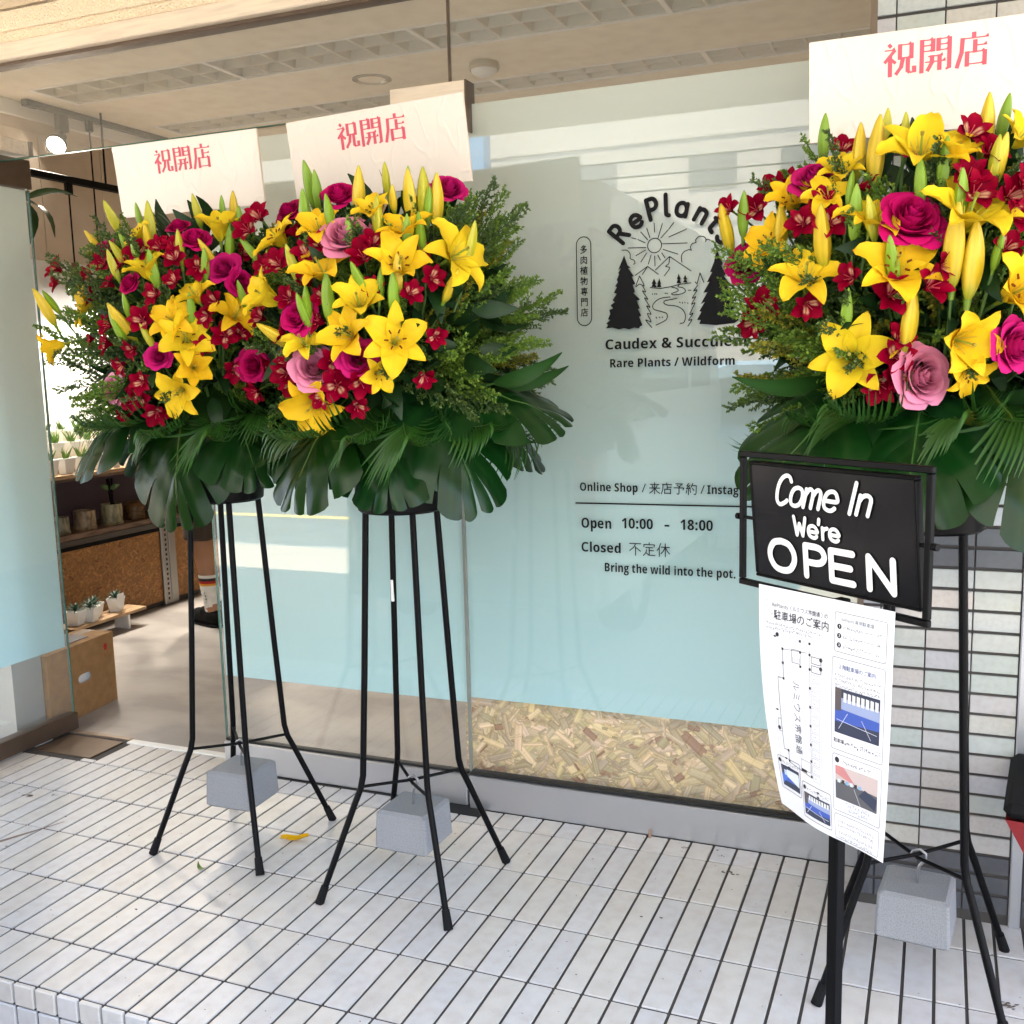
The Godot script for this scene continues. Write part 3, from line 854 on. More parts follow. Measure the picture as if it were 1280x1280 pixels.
func build_glass_front():
	var z := GLASS_Z
	# fixed pane right of the door, with the shop lettering
	var f := thing("fixed_window", "large fixed pane with pale aqua frosted film, black shop lettering and a steel foot rail", "window")
	part("glass", bx(Vector3(-0.252, 0.112, z - 0.005), Vector3(0.928, 2.472, z + 0.005), 0.001), M.glass, f)
	part("frosted_film", film(-0.2518, 0.926, 0.354, 2.146), M.film, f, Transform3D(Basis(), Vector3(0, 0, z - 0.0075)))
	part("foot_rail", bx(Vector3(-0.252, 0.0, -0.155), Vector3(0.93, 0.107, -0.10), 0.002), M.steel, f)
	part("gasket", bx(Vector3(-0.252, 0.1072, -0.142), Vector3(0.93, 0.117, -0.108), 0.002), M.dark_gasket, f)
	part("end_post", bx(Vector3(0.906, 0.118, -0.15), Vector3(0.933, 2.473, -0.10), 0.003), M.bronze_light, f)
	shop_lettering(f)
	# closed door leaf and the transom over the doorway
	var d := thing("closed_glass_door", "closed frosted glass door with steel bottom rail, behind the two left flower stands", "door")
	part("glass", bx(Vector3(-1.205, 0.108, z - 0.005), Vector3(-0.262, 2.150, z + 0.005), 0.001), M.glass, d)
	part("frosted_film", film(-1.2, -0.2625, 0.336, 2.13), M.film, d, Transform3D(Basis(), Vector3(0, 0, z - 0.0075)))
	part("bottom_rail", bx(Vector3(-1.205, 0.0025, -0.158), Vector3(-0.262, 0.105, -0.106), 0.003), M.steel, d)
	part("rail_seal", bx(Vector3(-1.205, 0.1052, -0.142), Vector3(-0.262, 0.112, -0.118), 0.001), M.dark_gasket, d)
	part("joint_seal", bx(Vector3(-0.2612, 0.11, z - 0.008), Vector3(-0.2528, 2.150, z + 0.004)), mat(lin(0.20, 0.21, 0.19), 0.4), d)
	part("edge_strip", bx(Vector3(-1.209, 0.11, z - 0.005), Vector3(-1.2055, 2.150, z + 0.005)), M.glass_edge, d)
	var t := thing("transom_window", "clear glass transom over the two shop doors", "window")
	part("glass", bx(Vector3(-2.13, 2.158, z - 0.005), Vector3(-0.258, 2.470, z + 0.005), 0.001), M.glass, t)
	part("edge_strip", bx(Vector3(-2.13, 2.1545, z - 0.005), Vector3(-0.258, 2.1578, z + 0.005)), M.glass_edge, t)
	part("joint_strip", bx(Vector3(-0.2578, 2.158, z - 0.006), Vector3(-0.2525, 2.470, z + 0.007)), M.bronze, t)
	var pf := thing("door_patch_fitting", "brown metal patch fitting where door, transom and fixed pane meet, behind the middle board", "door fitting", Vector3(-0.27, 2.15, z))
	part("plate", bx(Vector3(-0.17, 0.004, 0.0055), Vector3(0.072, 0.056, 0.03), 0.002), M.trim, pf)
	part("plate", bx(Vector3(-0.02, -0.083, 0.0055), Vector3(0.072, 0.003, 0.03), 0.002), M.trim, pf)
	part("plate", bx(Vector3(0.0725, -0.085, -0.03), Vector3(0.078, 0.057, 0.031), 0.001), M.bronze, pf)
	# open door at the left, turned out over the terrace
	var o := thing("open_glass_door", "open frosted glass door with brown bottom rail, at the left edge of the terrace", "door", Vector3(-2.06, 0, 0))
	part("glass", bx(Vector3(-0.005, 0.068, -0.262), Vector3(0.005, 2.14, 0.62), 0.001), M.glass, o)
	var fm := G.new()
	fm.quad(Vector3(0, 0.335, 0.615), Vector3(0, 0.335, -0.257), Vector3(0, 2.076, -0.257), Vector3(0, 2.076, 0.615), Vector3.RIGHT)
	part("frosted_film", fm, M.film, o, Transform3D(Basis(), Vector3(-0.0075, 0, 0)))
	part("bottom_rail", bx(Vector3(-0.028, 0.004, -0.266), Vector3(0.022, 0.069, 0.63), 0.003), M.bronze, o)
	part("edge_strip", bx(Vector3(-0.005, 0.07, -0.2655), Vector3(0.005, 2.075, -0.2625)), M.glass_edge, o)
	part("patch_fitting", bx(Vector3(-0.024, 2.077, -0.268), Vector3(0.018, 2.182, 0.02), 0.003), M.bronze, o)
	var ob := thing("transom_fitting", "pale stone coloured block fitting under the transom, above the open door", "door fitting", Vector3(-2.06, 2.19, -0.2))
	part("block", bx(Vector3(-0.06, 0.004, -0.055), Vector3(0.03, 0.055, 0.2), 0.003), M.trim, ob)
	part("end_cap", bx(Vector3(-0.06, 0.002, -0.075), Vector3(0.032, 0.057, -0.0555), 0.002), M.bronze, ob)
	# board wall behind the fixed pane
	var osb := thing("board_partition", "strand board partition standing close behind the frosted fixed pane", "partition")
	part("board", bx(Vector3(-0.302, 0.0, -0.225), Vector3(0.93, 2.05, -0.195), 0.001), M.osb_back, osb)

func film(x0: float, x1: float, y0: float, y1: float) -> G:
	var g := G.new()
	g.quad(Vector3(x0, y0, 0), Vector3(x1, y0, 0), Vector3(x1, y1, 0), Vector3(x0, y1, 0), Vector3.BACK)
	return g

func build_tile_wall():
	var w := thing("tiled_pillar", "pillar faced with glossy pale tiles in dark joints, with dark tile bands", "pillar")
	var x0 := 0.934
	part("core", bx(Vector3(x0, -0.1, -0.3), Vector3(2.4, 2.624, 0.0895)), M.grout, w)
	var y0 := 0.0245
	var p := 0.0508
	var cols := [[0.934, 0.9735], [0.9765, 1.077], [1.080, 1.1805], [1.1835, 1.2835], [1.316, 1.416], [1.419, 1.52], [1.523, 1.623], [1.626, 1.727]]
	var meshes := {}
	for ci in cols.size():
		var c = cols[ci]
		for k in 51:
			var y := y0 + k * p
			var wd: float = c[1] - c[0]
			var key := "%.3f" % wd
			if not meshes.has(key):
				var g := G.new()
				g.box(Vector3(-wd / 2, 0.0035, -0.004), Vector3(wd / 2, p - 0.0035, 0.0055), 0.0014)
				meshes[key] = g.mesh()
			var dark := k < 3 or k == 17 or k == 18
			var m: Material = M.wall_dark if dark else M.wall_tiles[rng.randi() % M.wall_tiles.size()]
			var b := Basis.from_euler(Vector3(rng.randf_range(-0.006, 0.006), rng.randf_range(-0.006, 0.006), 0))
			var pos := Vector3((c[0] + c[1]) / 2, y, 0.0895)
			if ci < 5:
				part("tile", meshes[key], m, w, Transform3D(b, pos))
			else:
				part("tile", meshes[key], m, w, Transform3D(b, pos)).set_meta("kind", "stuff") if k % 51 == 60 else null
	part("metal_strip", bx(Vector3(1.287, 0.0, 0.0895), Vector3(1.313, 2.62, 0.1), 0.003), M.steel, w)
	var rest := G.new()
	for ci in range(5, cols.size()):
		for k in 51:
			rest.box(Vector3(cols[ci][0], y0 + k * p + 0.0035, 0.0855), Vector3(cols[ci][1], y0 + (k + 1) * p - 0.0035, 0.095), 0.0014)
	part("outlying_tiles", rest, M.wall_tiles[0], w).set_meta("kind", "stuff")

# ------------------------------------------------------------------ inside the shop
func build_interior():
	var c := thing("shelf_counter", "low wall counter with strand board front, dark wooden shelf and raised plant tiers", "counter", Vector3(-3.22, 0, 0))
	var skirt := mat(lin(0.03, 0.03, 0.03), 0.6)
	part("plinth", bx(Vector3(-0.26, 0.0, -4.2), Vector3(-0.012, 0.03, -0.7)), skirt, c)
	var z := -0.7
	for seg in [[-2.128, -0.7], [-3.3, -2.256], [-4.2, -3.43]]:
		part("strand_board", bx(Vector3(-0.02, 0.03, seg[0]), Vector3(0.0, 0.455, seg[1]), 0.001), M.osb_counter, c)
	part("black_rail", bx(Vector3(-0.02, 0.456, -4.2), Vector3(0.006, 0.478, -0.7), 0.002), M.black, c)
	part("steel_rail", bx(Vector3(-0.03, 0.4785, -4.2), Vector3(0.008, 0.512, -0.7), 0.003), mat(lin(0.10, 0.095, 0.09), 0.35, 0.7), c)
	part("shelf_board", bx(Vector3(-0.279, 0.5125, -4.2), Vector3(0.004, 0.541, -0.7), 0.002), M.dark_wood, c)
	part("panel", bx(Vector3(-0.279, 0.542, -4.2), Vector3(-0.26, 0.83, -0.7)), mat(lin(0.10, 0.07, 0.09), 0.7), c)
	for q in [[-2.13, -2.19], [-2.195, -2.255]]:
		part("slotted_post", bx(Vector3(-0.03, 0.0, q[1]), Vector3(0.014, 0.84, q[0]), 0.004), mat(lin(0.30, 0.29, 0.28), 0.3, 0.85), c)
	var holes := G.new()
	for k in 26:
		holes.box(Vector3(0.0142, 0.03 + k * 0.03, -2.172), Vector3(0.0148, 0.046 + k * 0.03, -2.158))
	part("slots", holes, M.dark_gasket, c)
	# raised tiers with square white pots
	var tiers := [[0.845, -0.02, 0.11], [0.925, -0.12, 0.1], [0.99, -0.21, 0.09]]
	for t in tiers:
		part("tier_board", bx(Vector3(t[1] - t[2], t[0], -3.4), Vector3(t[1] + 0.02, t[0] + 0.02, -0.7), 0.002), M.wood, c)
	part("tier_frame", bx(Vector3(-0.279, 0.83, -3.4), Vector3(0.0, 0.844, -0.7)), M.dark_wood, c)
	var pn := thing("white_board", "bright white board on the wall behind the plant tiers", "panel", Vector3(-3.5, 1.02, -2.0))
	part("board", bx(Vector3(0.0125, 0.0, -1.4), Vector3(0.02, 1.0, 1.3), 0.002), M.white_paint, pn)
	var order := ["front", "middle", "back"]
	for ti in 3:
		for k in 7:
			var at := Vector3(-3.22 + tiers[ti][1] - 0.03, tiers[ti][0] + 0.021, -1.28 - k * 0.115 - 0.03 * ti)
			var nm := "white seedling pot on the %s tier of the plant shelf, %s from the door" % [order[ti], ["first", "second", "third", "fourth", "fifth", "sixth", "seventh"][k]]
			var pt := thing("seedling_pot", nm, "plant pot", at, rng.randf_range(-0.15, 0.15), "pots on the plant tiers")
			part("pot", square_pot(0.085, 0.07), M.white_paint, pt)
			var g := G.new()
			for j in 22:
				var a := rng.randf() * TAU
				var d := Vector3(cos(a) * rng.randf_range(0.1, 0.6), 1, sin(a) * rng.randf_range(0.1, 0.6)).normalized()
				leaf_blade(g, Transform3D(Basis(), Vector3(0, 0.06, 0)) * frame(d, Vector3(cos(a), 0, sin(a))), rng.randf_range(0.04, 0.10), 0.012, Color(0.09, 0.16, 0.03) * rng.randf_range(0.7, 1.4))
			part("seedling", g, M.leaf, pt)
	# glazed pots on the dark shelf
	var glazes := [lin(0.33, 0.30, 0.20), lin(0.36, 0.26, 0.16), lin(0.36, 0.33, 0.20), lin(0.13, 0.065, 0.02)]
	var says := ["small grey green glazed pot with a dark stripe, nearest the door on the dark shelf", "round beige clay pot, second on the dark shelf", "taller olive clay pot in front of a black stake, third on the dark shelf", "brown ringed jar, last on the dark shelf"]
	for k in 4:
		var zz: float = [-1.47, -1.65, -1.855, -2.04][k]
		var pot := thing("clay_pot" if k < 3 else "brown_jar", says[k], "pot" if k < 3 else "jar", Vector3(-3.31, 0.5415, zz))
		var r: float = [0.05, 0.06, 0.06, 0.06][k]
		var h: float = [0.09, 0.105, 0.115, 0.105][k]
		var g := G.new()
		if k < 3:
			g.lathe([Vector2(r * 0.9, 0.0), Vector2(r * 0.97, 0.004), Vector2(r, 0.012), Vector2(r, h - 0.004), Vector2(r * 0.97, h), Vector2(r * 0.9, h), Vector2(r * 0.86, h * 0.75), Vector2(0, h * 0.75)], 28)
		else:
			g.lathe([Vector2(r * 0.9, 0), Vector2(r, 0.01), Vector2(r, 0.02), Vector2(r * 0.96, 0.025), Vector2(r, 0.03), Vector2(r, 0.045), Vector2(r * 0.96, 0.05), Vector2(r, 0.055), Vector2(r, 0.075), Vector2(r * 0.8, 0.095), Vector2(r * 0.6, h), Vector2(r * 0.5, h), Vector2(0, h * 0.8)], 28)
		var mm := mat(glazes[k], 0.35, 0.0, {"albedo_texture": noise_tex(0.02, [[0.2, 0.5, 0.8], [grey(0.55), grey(0.9), grey(1.0)]], 256, FastNoiseLite.TYPE_SIMPLEX_SMOOTH, 4, 60 + k), "uv1_triplanar": true, "uv1_scale": Vector3(6, 2, 6)})
		part("vessel", g, mm, pot)
		if k < 3:
			g = G.new()
			g.lathe([Vector2(0, 0.0), Vector2(r * 1.05, 0.0), Vector2(r * 1.08, 0.012), Vector2(r * 1.01, 0.016)], 28)
			part("saucer", g, mm, pot, Transform3D(Basis(), Vector3(0, -0.0005, 0)))
		if k == 2:
			g = G.new()
			for q in 6:
				g.tube([Vector3(rng.randfn() * 0.01, h * 0.7, rng.randfn() * 0.01), Vector3(rng.randfn() * 0.012, 0.26, rng.randfn() * 0.012)], 0.006, 6)
			part("black_stake", g, M.black, pot)
			g = G.new()
			for q in 5:
				leaf_blade(g, Transform3D(Basis(), Vector3(0, 0.2, 0)) * frame(Vector3(cos(q * 1.3), 0.4, sin(q * 1.3)), Vector3.UP), 0.06, 0.03, Color(0.12, 0.2, 0.08))
			part("leaves", g, M.leaf, pot)
	# low board with three succulents on the floor
	var lb := thing("low_bench", "low pale plank on a white bracket in front of the strand board counter", "bench", Vector3(-3.06, 0, -1.35))
	part("plank", bx(Vector3(-0.07, 0.085, -0.38), Vector3(0.07, 0.103, 0.5), 0.002), M.wood, lb)
	part("bracket", bx(Vector3(-0.05, 0.0, -0.27), Vector3(0.05, 0.084, -0.255), 0.001), M.white_paint, lb)
	part("block", bx(Vector3(-0.05, 0.0, 0.08), Vector3(0.05, 0.084, 0.14), 0.002), M.black_matt, lb)
	var pos := [Vector3(-3.045, 0.1035, -1.27), Vector3(-3.03, 0.1035, -1.355), Vector3(-3.075, 0.1035, -1.43), Vector3(-3.07, 0.1035, -1.585)]
	var sl := ["succulent in a white square pot, nearest the glass door on the low plank", "succulent in a white square pot standing forward, second on the low plank", "succulent in a white square pot, third on the low plank", "succulent in a white pot with a blank white plant label, last on the low plank"]
	for k in 4:
		var s := thing("potted_succulent", sl[k], "potted plant", pos[k], 0.2 + 0.1 * k, "succulents on the low plank")
		part("pot", square_pot(0.075, 0.078), M.white_paint, s)
		var g := G.new()
		for j in 26:
			var u := j / 26.0
			var a := j * 2.39996
			var d := Vector3(cos(a) * (0.35 + 0.9 * u), 1.1 - 0.9 * u, sin(a) * (0.35 + 0.9 * u)).normalized()
			leaf_blade(g, Transform3D(Basis(), Vector3(0, 0.072, 0)) * frame(d, Vector3(-sin(a), 0, cos(a))), 0.055 + 0.01 * u, 0.011, Color(0.045, 0.085, 0.06) * rng.randf_range(0.8, 1.3))
		part("rosette", g, M.leaf, s)
		if k == 3:
			part("plant_label", bx(Vector3(-0.02, 0.0, -0.0006), Vector3(0.022, 0.09, 0.0006)), M.white_paint, s, Transform3D(Basis.from_euler(Vector3(0.2, 0.9, 0.12)), Vector3(0.035, 0.02, 0.045)))
	cardboard_box()
	build_person()
	# things high up at the far left: wire rack with a carton, and a staghorn fern
	var rk := thing("wire_rack", "black wire rack fixed high on the left, holding a small carton", "rack", Vector3(-3.3, 2.42, -1.16))
	var g2 := G.new()
	for k in 8:
		g2.tube([Vector3(0.0, 0.05 * k, -0.08), Vector3(0.0, 0.05 * k, 0.5)], 0.003, 6)
	for q in [-0.08, 0.12, 0.32, 0.5]:
		g2.tube([Vector3(0.0, 0.0, q), Vector3(0.0, 0.36, q)], 0.006, 6)
		g2.tube([Vector3(0.0, 0.0, q), Vector3(-0.2, 0.0, q)], 0.004, 6)
	part("wires", g2, M.black_matt, rk)
	var cb := thing("small_carton", "small brown carton standing in the wire rack", "carton", Vector3(-3.4, 2.425, -1.02))
	part("carton", bx(Vector3(-0.07, 0, -0.15), Vector3(0.07, 0.16, 0.4), 0.003), M.card, cb)
	var st := thing("staghorn_fern", "dark green staghorn fern leaves hanging beside the top of the open door", "plant", Vector3(-2.85, 2.2, -0.98))
	for k in 5:
		var a: float = [0.2, 0.9, -0.5, 2.2, 3.6][k]
		var d := Vector3(cos(a), [-0.35, 0.35, -0.8, 0.1, -0.4][k], -sin(a) * 0.6).normalized()
		var gg := G.new()
		leaf_blade(gg, frame(d, Vector3(0, 0.3, 1)), 0.24, 0.045 if k % 2 else 0.075, Color(0.03, 0.06, 0.02), 0.5)
		part("leaf", gg, M.leaf, st)
	part("mount", bx(Vector3(-0.06, -0.08, -0.03), Vector3(-0.02, 0.08, 0.03), 0.005), M.dark_wood, st)

func square_pot(h: float, w: float) -> G:
	var g := G.new()
	var b := w * 0.36
	var t := w * 0.5
	for k in 4:
		var r := Basis(Vector3.UP, k * PI / 2)
		g.quad(r * Vector3(-b, 0, b), r * Vector3(b, 0, b), r * Vector3(t, h - 0.01, t), r * Vector3(-t, h - 0.01, t), r * Vector3.BACK)
		g.quad(r * Vector3(-t, h - 0.01, t * 1.06), r * Vector3(t, h - 0.01, t * 1.06), r * Vector3(t, h, t * 1.06), r * Vector3(-t, h, t * 1.06), r * Vector3.BACK)
		g.quad(r * Vector3(-t * 1.06, h, t * 1.06), r * Vector3(t * 1.06, h, t * 1.06), r * Vector3(t * 0.9, h, t * 0.9), r * Vector3(-t * 0.9, h, t * 0.9), Vector3.UP)
	g.quad(Vector3(-t, h - 0.014, -t), Vector3(t, h - 0.014, -t), Vector3(t, h - 0.014, t), Vector3(-t, h - 0.014, t), Vector3.UP, Color(0.1, 0.07, 0.05))
	g.quad(Vector3(-b, 0, -b), Vector3(b, 0, -b), Vector3(b, 0, b), Vector3(-b, 0, b), Vector3.DOWN)
	return g

func cardboard_box():
	var b := thing("cardboard_box", "brown cardboard carton with hand hole and red arrow, on the floor behind the open door", "box", Vector3(-2.345, -0.0015, -0.39), 0.12)
	var hx := 0.2
	var hz := 0.205
	var h := 0.30
	var t := 0.004
	# the face towards the doorway (+x) has an oval hand hole
	var g := G.new()
	var ring: Array[Vector3] = []
	var outer: Array[Vector3] = []
	var turns := []
	for k in 28:
		turns.append(TAU * (k + 0.5) / 28)
	for sx in [-1.0, 1.0]:
		for sy in [-1.0, 1.0]:
			turns.append(fposmod(atan2(sy * 0.15, sx * hz), TAU))
	turns.sort()
	for a: float in turns:
		var e := Vector2(cos(a), sin(a))
		var p := Vector2(0.042 * signf(e.x) * pow(absf(e.x), 0.6), 0.019 * signf(e.y) * pow(absf(e.y), 0.8))
		ring.append(Vector3(hx, 0.155 + p.y, -0.01 + p.x))
		var s := minf(hz / maxf(1e-4, absf(e.x)), 0.15 / maxf(1e-4, absf(e.y)))
		outer.append(Vector3(hx, 0.15 + e.y * s, e.x * s))
	for k in 32:
		var k2 := (k + 1) % 32
		g.quad(ring[k], ring[k2], outer[k2], outer[k], Vector3.RIGHT)
		g.quad(ring[k], ring[k2], ring[k2] - Vector3(t, 0, 0), ring[k] - Vector3(t, 0, 0), Vector3(0, 0.155, -0.01) - Vector3(0, ring[k].y, ring[k].z))
	part("panel", g, M.card, b)
	part("panel", bx(Vector3(-hx, 0, hz - t), Vector3(hx - 0.0005, h, hz)), M.card, b)
	part("panel", bx(Vector3(-hx, 0, -hz), Vector3(hx - 0.0005, h, -hz + t)), M.card, b)
	part("panel", bx(Vector3(-hx, 0, -hz), Vector3(-hx + t, h, hz)), M.card, b)
	part("panel", bx(Vector3(-hx, 0.001, -hz + t), Vector3(hx - 0.001, 0.006, hz - t)), M.card, b)
	part("flap", bx(Vector3(0.03, h - 0.002, -hz), Vector3(hx, h + 0.003, hz), 0.001), M.card, b)
	part("flap", bx(Vector3(-hx, h - 0.002, -hz), Vector3(-0.05, h + 0.003, hz), 0.001), M.card, b)
	part("tape", bx(Vector3(0.06, h + 0.0032, -hz), Vector3(0.11, h + 0.0042, -hz + 0.09)), mat(lin(0.5, 0.42, 0.36), 0.25), b)
	part("dark_sheet", bx(Vector3(-0.04, h + 0.003, -0.1), Vector3(0.16, h + 0.006, hz)), mat(lin(0.10, 0.095, 0.12), 0.5), b)
	part("packing", bx(Vector3(hx - 0.12, 0.1, -0.12), Vector3(hx - 0.02, 0.21, 0.1), 0.02), M.white_paint, b)
	var k := Ink.new()
	k.shape([Vector2(-9, 0), Vector2(9, 0), Vector2(9, 14), Vector2(17, 14), Vector2(0, 32), Vector2(-17, 14), Vector2(-9, 14)], Color(0.40, 0.01, 0.015))
	k.stroke([Vector2(-10, -10), Vector2(-11, -20), Vector2(-4, -24), Vector2(4, -20)], 2.4, Color(0.40, 0.01, 0.015))
	k.stroke([Vector2(8, -6), Vector2(9, -20)], 2.4, Color(0.40, 0.01, 0.015))
	part("up_arrow", k.mesh(func(q: Vector2) -> Vector3: return Vector3(hx + 0.0008, 0.235 + q.y * 0.001, -0.15 - q.x * 0.001), Vector3.RIGHT), M.ink_colours, b)

# ------------------------------------------------------------------ leaves and flowers
# a simple pointed leaf along +y of the frame, its face towards +z, drooping by bend
func leaf_blade(g: G, xf: Transform3D, length: float, width: float, col: Color, bend := 0.25, rows := 6, fold := 0.25):
	var keep := g.xf
	g.xf = keep * xf
	var f := func(u: float, v: float) -> Vector3:
		var s := v * 2.0 - 1.0
		var w := width * pow(sin(PI * pow(clampf(u * 0.97 + 0.015, 0, 1), 0.75)), 0.8) * 0.5
		var a := bend * u
		return Vector3(s * w, length * u * cos(a * 0.6), -length * u * sin(a) * u + absf(s) * w * fold)
	var cf := func(u: float, v: float) -> Color:
		var m := 1.0 + 0.35 * (1.0 - smoothstep(0.0, 0.15, absf(v - 0.5)))
		return col * m
	g.patch(rows, 2, f, cf)
	g.xf = keep

# one petal in the plane of x (outwards) and y (axis), width along z
func petal(g: G, length: float, width: float, a0: float, a1: float, a2: float, widest: float, cols: Callable, ripple := 0.0, cup := 0.5, rows := 9, across := 5, base_r := 0.02):
	var prof: Array[Vector2] = [Vector2(base_r * length, 0)]
	var tang: Array[float] = [a0]
	var steps := 24
	for k in steps:
		var t := (k + 0.5) / steps
		var a := lerpf(a0, a1, smoothstep(0.0, 0.6, t)) + (a2 - a1) * smoothstep(0.55, 1.0, t)
		prof.append(prof[k] + Vector2(sin(a), cos(a)) * length / steps)
		tang.append(a)
	var f := func(u: float, v: float) -> Vector3:
		var s := v * 2.0 - 1.0
		var x := u * steps
		var i := mini(int(x), steps - 1)
		var p: Vector2 = prof[i].lerp(prof[i + 1], x - i)
		var a: float = lerpf(tang[i], tang[i + 1], x - i)
		var q := pow(u, log(0.5) / log(widest))
		var w := width * 0.5 * pow(maxf(0.0, sin(PI * clampf(q * 0.94 + 0.05, 0.0, 1.0))), 0.8)
		if u > 0.985:
			w *= 0.35
		var nrm := Vector2(-cos(a), sin(a))
		var lift := cup * w * s * s + ripple * width * sin(u * 21.0 + s * 2.0) * s * s * u
		p += nrm * lift
		return Vector3(p.x, p.y, s * w)
	g.patch(rows, across, f, cols)

var proto := {}

func lily_proto(open: int, seed_: int) -> Dictionary:
	var r := RandomNumberGenerator.new()
	r.seed = seed_
	var ys: Array = [[0.35, 0.85, 1.25], [0.45, 1.15, 1.7], [0.5, 1.35, 2.05]][open]
	var out := {"petals": [], "centre": null}
	for k in 6:
		var inner := k % 2 == 0
		var g := G.new()
		var base := Color(0.80, 0.51, 0.022)
		var tone := r.randf_range(0.94, 1.05)
		var cf := func(u: float, v: float) -> Color:
			var s := absf(v * 2 - 1)
			var c := base * tone
			c *= 0.93 + 0.07 * cos(v * 62.8)
			c.g *= 1.0 + 0.12 * s - 0.10 * smoothstep(0.75, 1.0, u)
			c = c.lerp(Color(0.42, 0.42, 0.03), 0.75 * (1.0 - smoothstep(0.02, 0.2, u)) )
			c = c.lerp(Color(0.62, 0.42, 0.015), 0.5 * (1.0 - smoothstep(0.0, 0.12, s)) * (1.0 - u))
			return c
		petal(g, 0.64 * r.randf_range(0.93, 1.05), (0.37 if inner else 0.27) * r.randf_range(0.93, 1.07), ys[0] + r.randf_range(-0.08, 0.08), ys[1] + r.randf_range(-0.15, 0.15), ys[2] + r.randf_range(-0.3, 0.3), 0.5 if inner else 0.47, cf, 0.07 if inner else 0.03, 0.42, 12, 10)
		out.petals.append([g.mesh(), PI / 3 * k + r.randf_range(-0.07, 0.07)])
	var c := G.new()
	c.tube([Vector3(0, -0.06, 0), Vector3(0, 0.1, 0), Vector3(0.02, 0.38, 0.01)], [0.022, 0.016, 0.012], 6, Color(0.35, 0.42, 0.06))
	c.tube([Vector3(0.02, 0.37, 0.01), Vector3(0.022, 0.41, 0.01)], [0.018, 0.022], 6, Color(0.32, 0.25, 0.04))
	for k in 6:
		var a := PI / 3 * k + 0.4
		var d := Vector3(cos(a), 0, sin(a))
		c.tube([Vector3(0, 0, 0) + d * 0.02, Vector3(0, 0.16, 0) + d * 0.06, Vector3(0, 0.30, 0) + d * 0.13], [0.007, 0.006, 0.005], 5, Color(0.6, 0.5, 0.08))
		if seed_ % 3 == 1:
			c.tube([Vector3(0, 0.29, 0) + d * 0.10, Vector3(0, 0.315, 0) + d * 0.15], [0.014, 0.012], 5, Color(0.16, 0.05, 0.01))
	c.tube([Vector3(0, -0.14, 0), Vector3(0, -0.03, 0), Vector3(0, 0.02, 0)], [0.02, 0.032, 0.03], 8, Color(0.20, 0.26, 0.03))
	out.centre = c.mesh()
	return out

func bud_proto(ripe: float, seed_: int) -> ArrayMesh:
	var r := RandomNumberGenerator.new()
	r.seed = seed_
	var g := G.new()
	var body := Color(0.34, 0.42, 0.02).lerp(Color(0.68, 0.47, 0.02), smoothstep(0.2, 0.9, ripe))
	if ripe < 0.3:
		body = Color(0.21, 0.36, 0.02)
	var green := Color(0.16, 0.27, 0.02)
	var bend := r.randf_range(-0.05, 0.05)
	var f := func(u: float, v: float) -> Vector3:
		var th := -v * TAU
		var t := u
		var rad := 0.148 * pow(sin(PI * pow(clampf(t * 0.96 + 0.02, 0, 1), 0.85)), 0.72) * (1.0 - 0.11 * pow(absf(sin(th * 3.0)), 0.5) * smoothstep(0.05, 0.3, t)) * (0.85 + 0.15 * cos(th * 3.0) * 0.6)
		return Vector3(cos(th) * rad + bend * sin(PI * t), t - 0.5, sin(th) * rad)
	var cf := func(u: float, v: float) -> Color:
		var line := pow(absf(sin(v * TAU * 3.0)), 6.0)
		var c := body.lerp(green, (1.0 - smoothstep(0.0, 0.35, u)) * 0.7 + 0.22 * line)
		return c.lerp(green, 0.5 * smoothstep(0.93, 1.0, u))
	g.patch(14, 24, f, cf)
	g.tube([Vector3(0, -0.62, 0), Vector3(0, -0.48, 0)], [0.035, 0.05], 8, green)
	return g.mesh()

func rose_proto(seed_: int) -> Dictionary:
	var r := RandomNumberGenerator.new()
	r.seed = seed_
	var out := {"petals": [], "heart": null}
	var heart := G.new()
	var total := 27
	for k in total:
		var t := float(k) / (total - 1)
		var big := lerpf(0.04, 0.44, pow(t, 0.95)) * r.randf_range(0.97, 1.03)
		var top := lerpf(0.27, 0.02, pow(t, 1.15)) + r.randf_range(-0.015, 0.015)
		var span := lerpf(2.5, 1.45, t)
		var turn := k * 2.39996 + r.randf_range(-0.25, 0.25)
		var curl := lerpf(0.12, 1.0, smoothstep(0.2, 1.0, t))
		var phase := r.randf() * 6.0
		var tone := r.randf_range(0.80, 1.08)
		var g := heart if k < 19 else G.new()
		var f := func(u: float, v: float) -> Vector3:
			var s := v * 2.0 - 1.0
			var a := turn - s * span * 0.5 * (0.45 + 0.55 * sqrt(u))
			var edge := 1.0 - 0.22 * s * s * s * s + 0.03 * sin(s * 5.0 + phase) * u
			var h := u * edge
			var rad := lerpf(0.05, big, pow(h, 0.55)) * (1.0 - 0.12 * (1.0 - curl) * h * h)
			rad += curl * 0.11 * pow(h, 5.0)
			var y := lerpf(-0.26, top, h) - curl * 0.10 * pow(h, 6.0)
			return Vector3(cos(a) * rad, y, sin(a) * rad)
		var cf := func(u: float, v: float) -> Color:
			var rim := smoothstep(0.82, 1.0, u)
			return Color(tone, tone, tone) * lerpf(1.0, 1.25, rim)
		g.patch(7, 7, f, cf)
		if k >= 19:
			out.petals.append(g.mesh())
	# calyx
	heart.tube([Vector3(0, -0.42, 0), Vector3(0, -0.30, 0), Vector3(0, -0.24, 0)], [0.03, 0.075, 0.09], 8, Color(0.08, 0.9, 0.05))
	out.heart = heart.mesh()
	return out

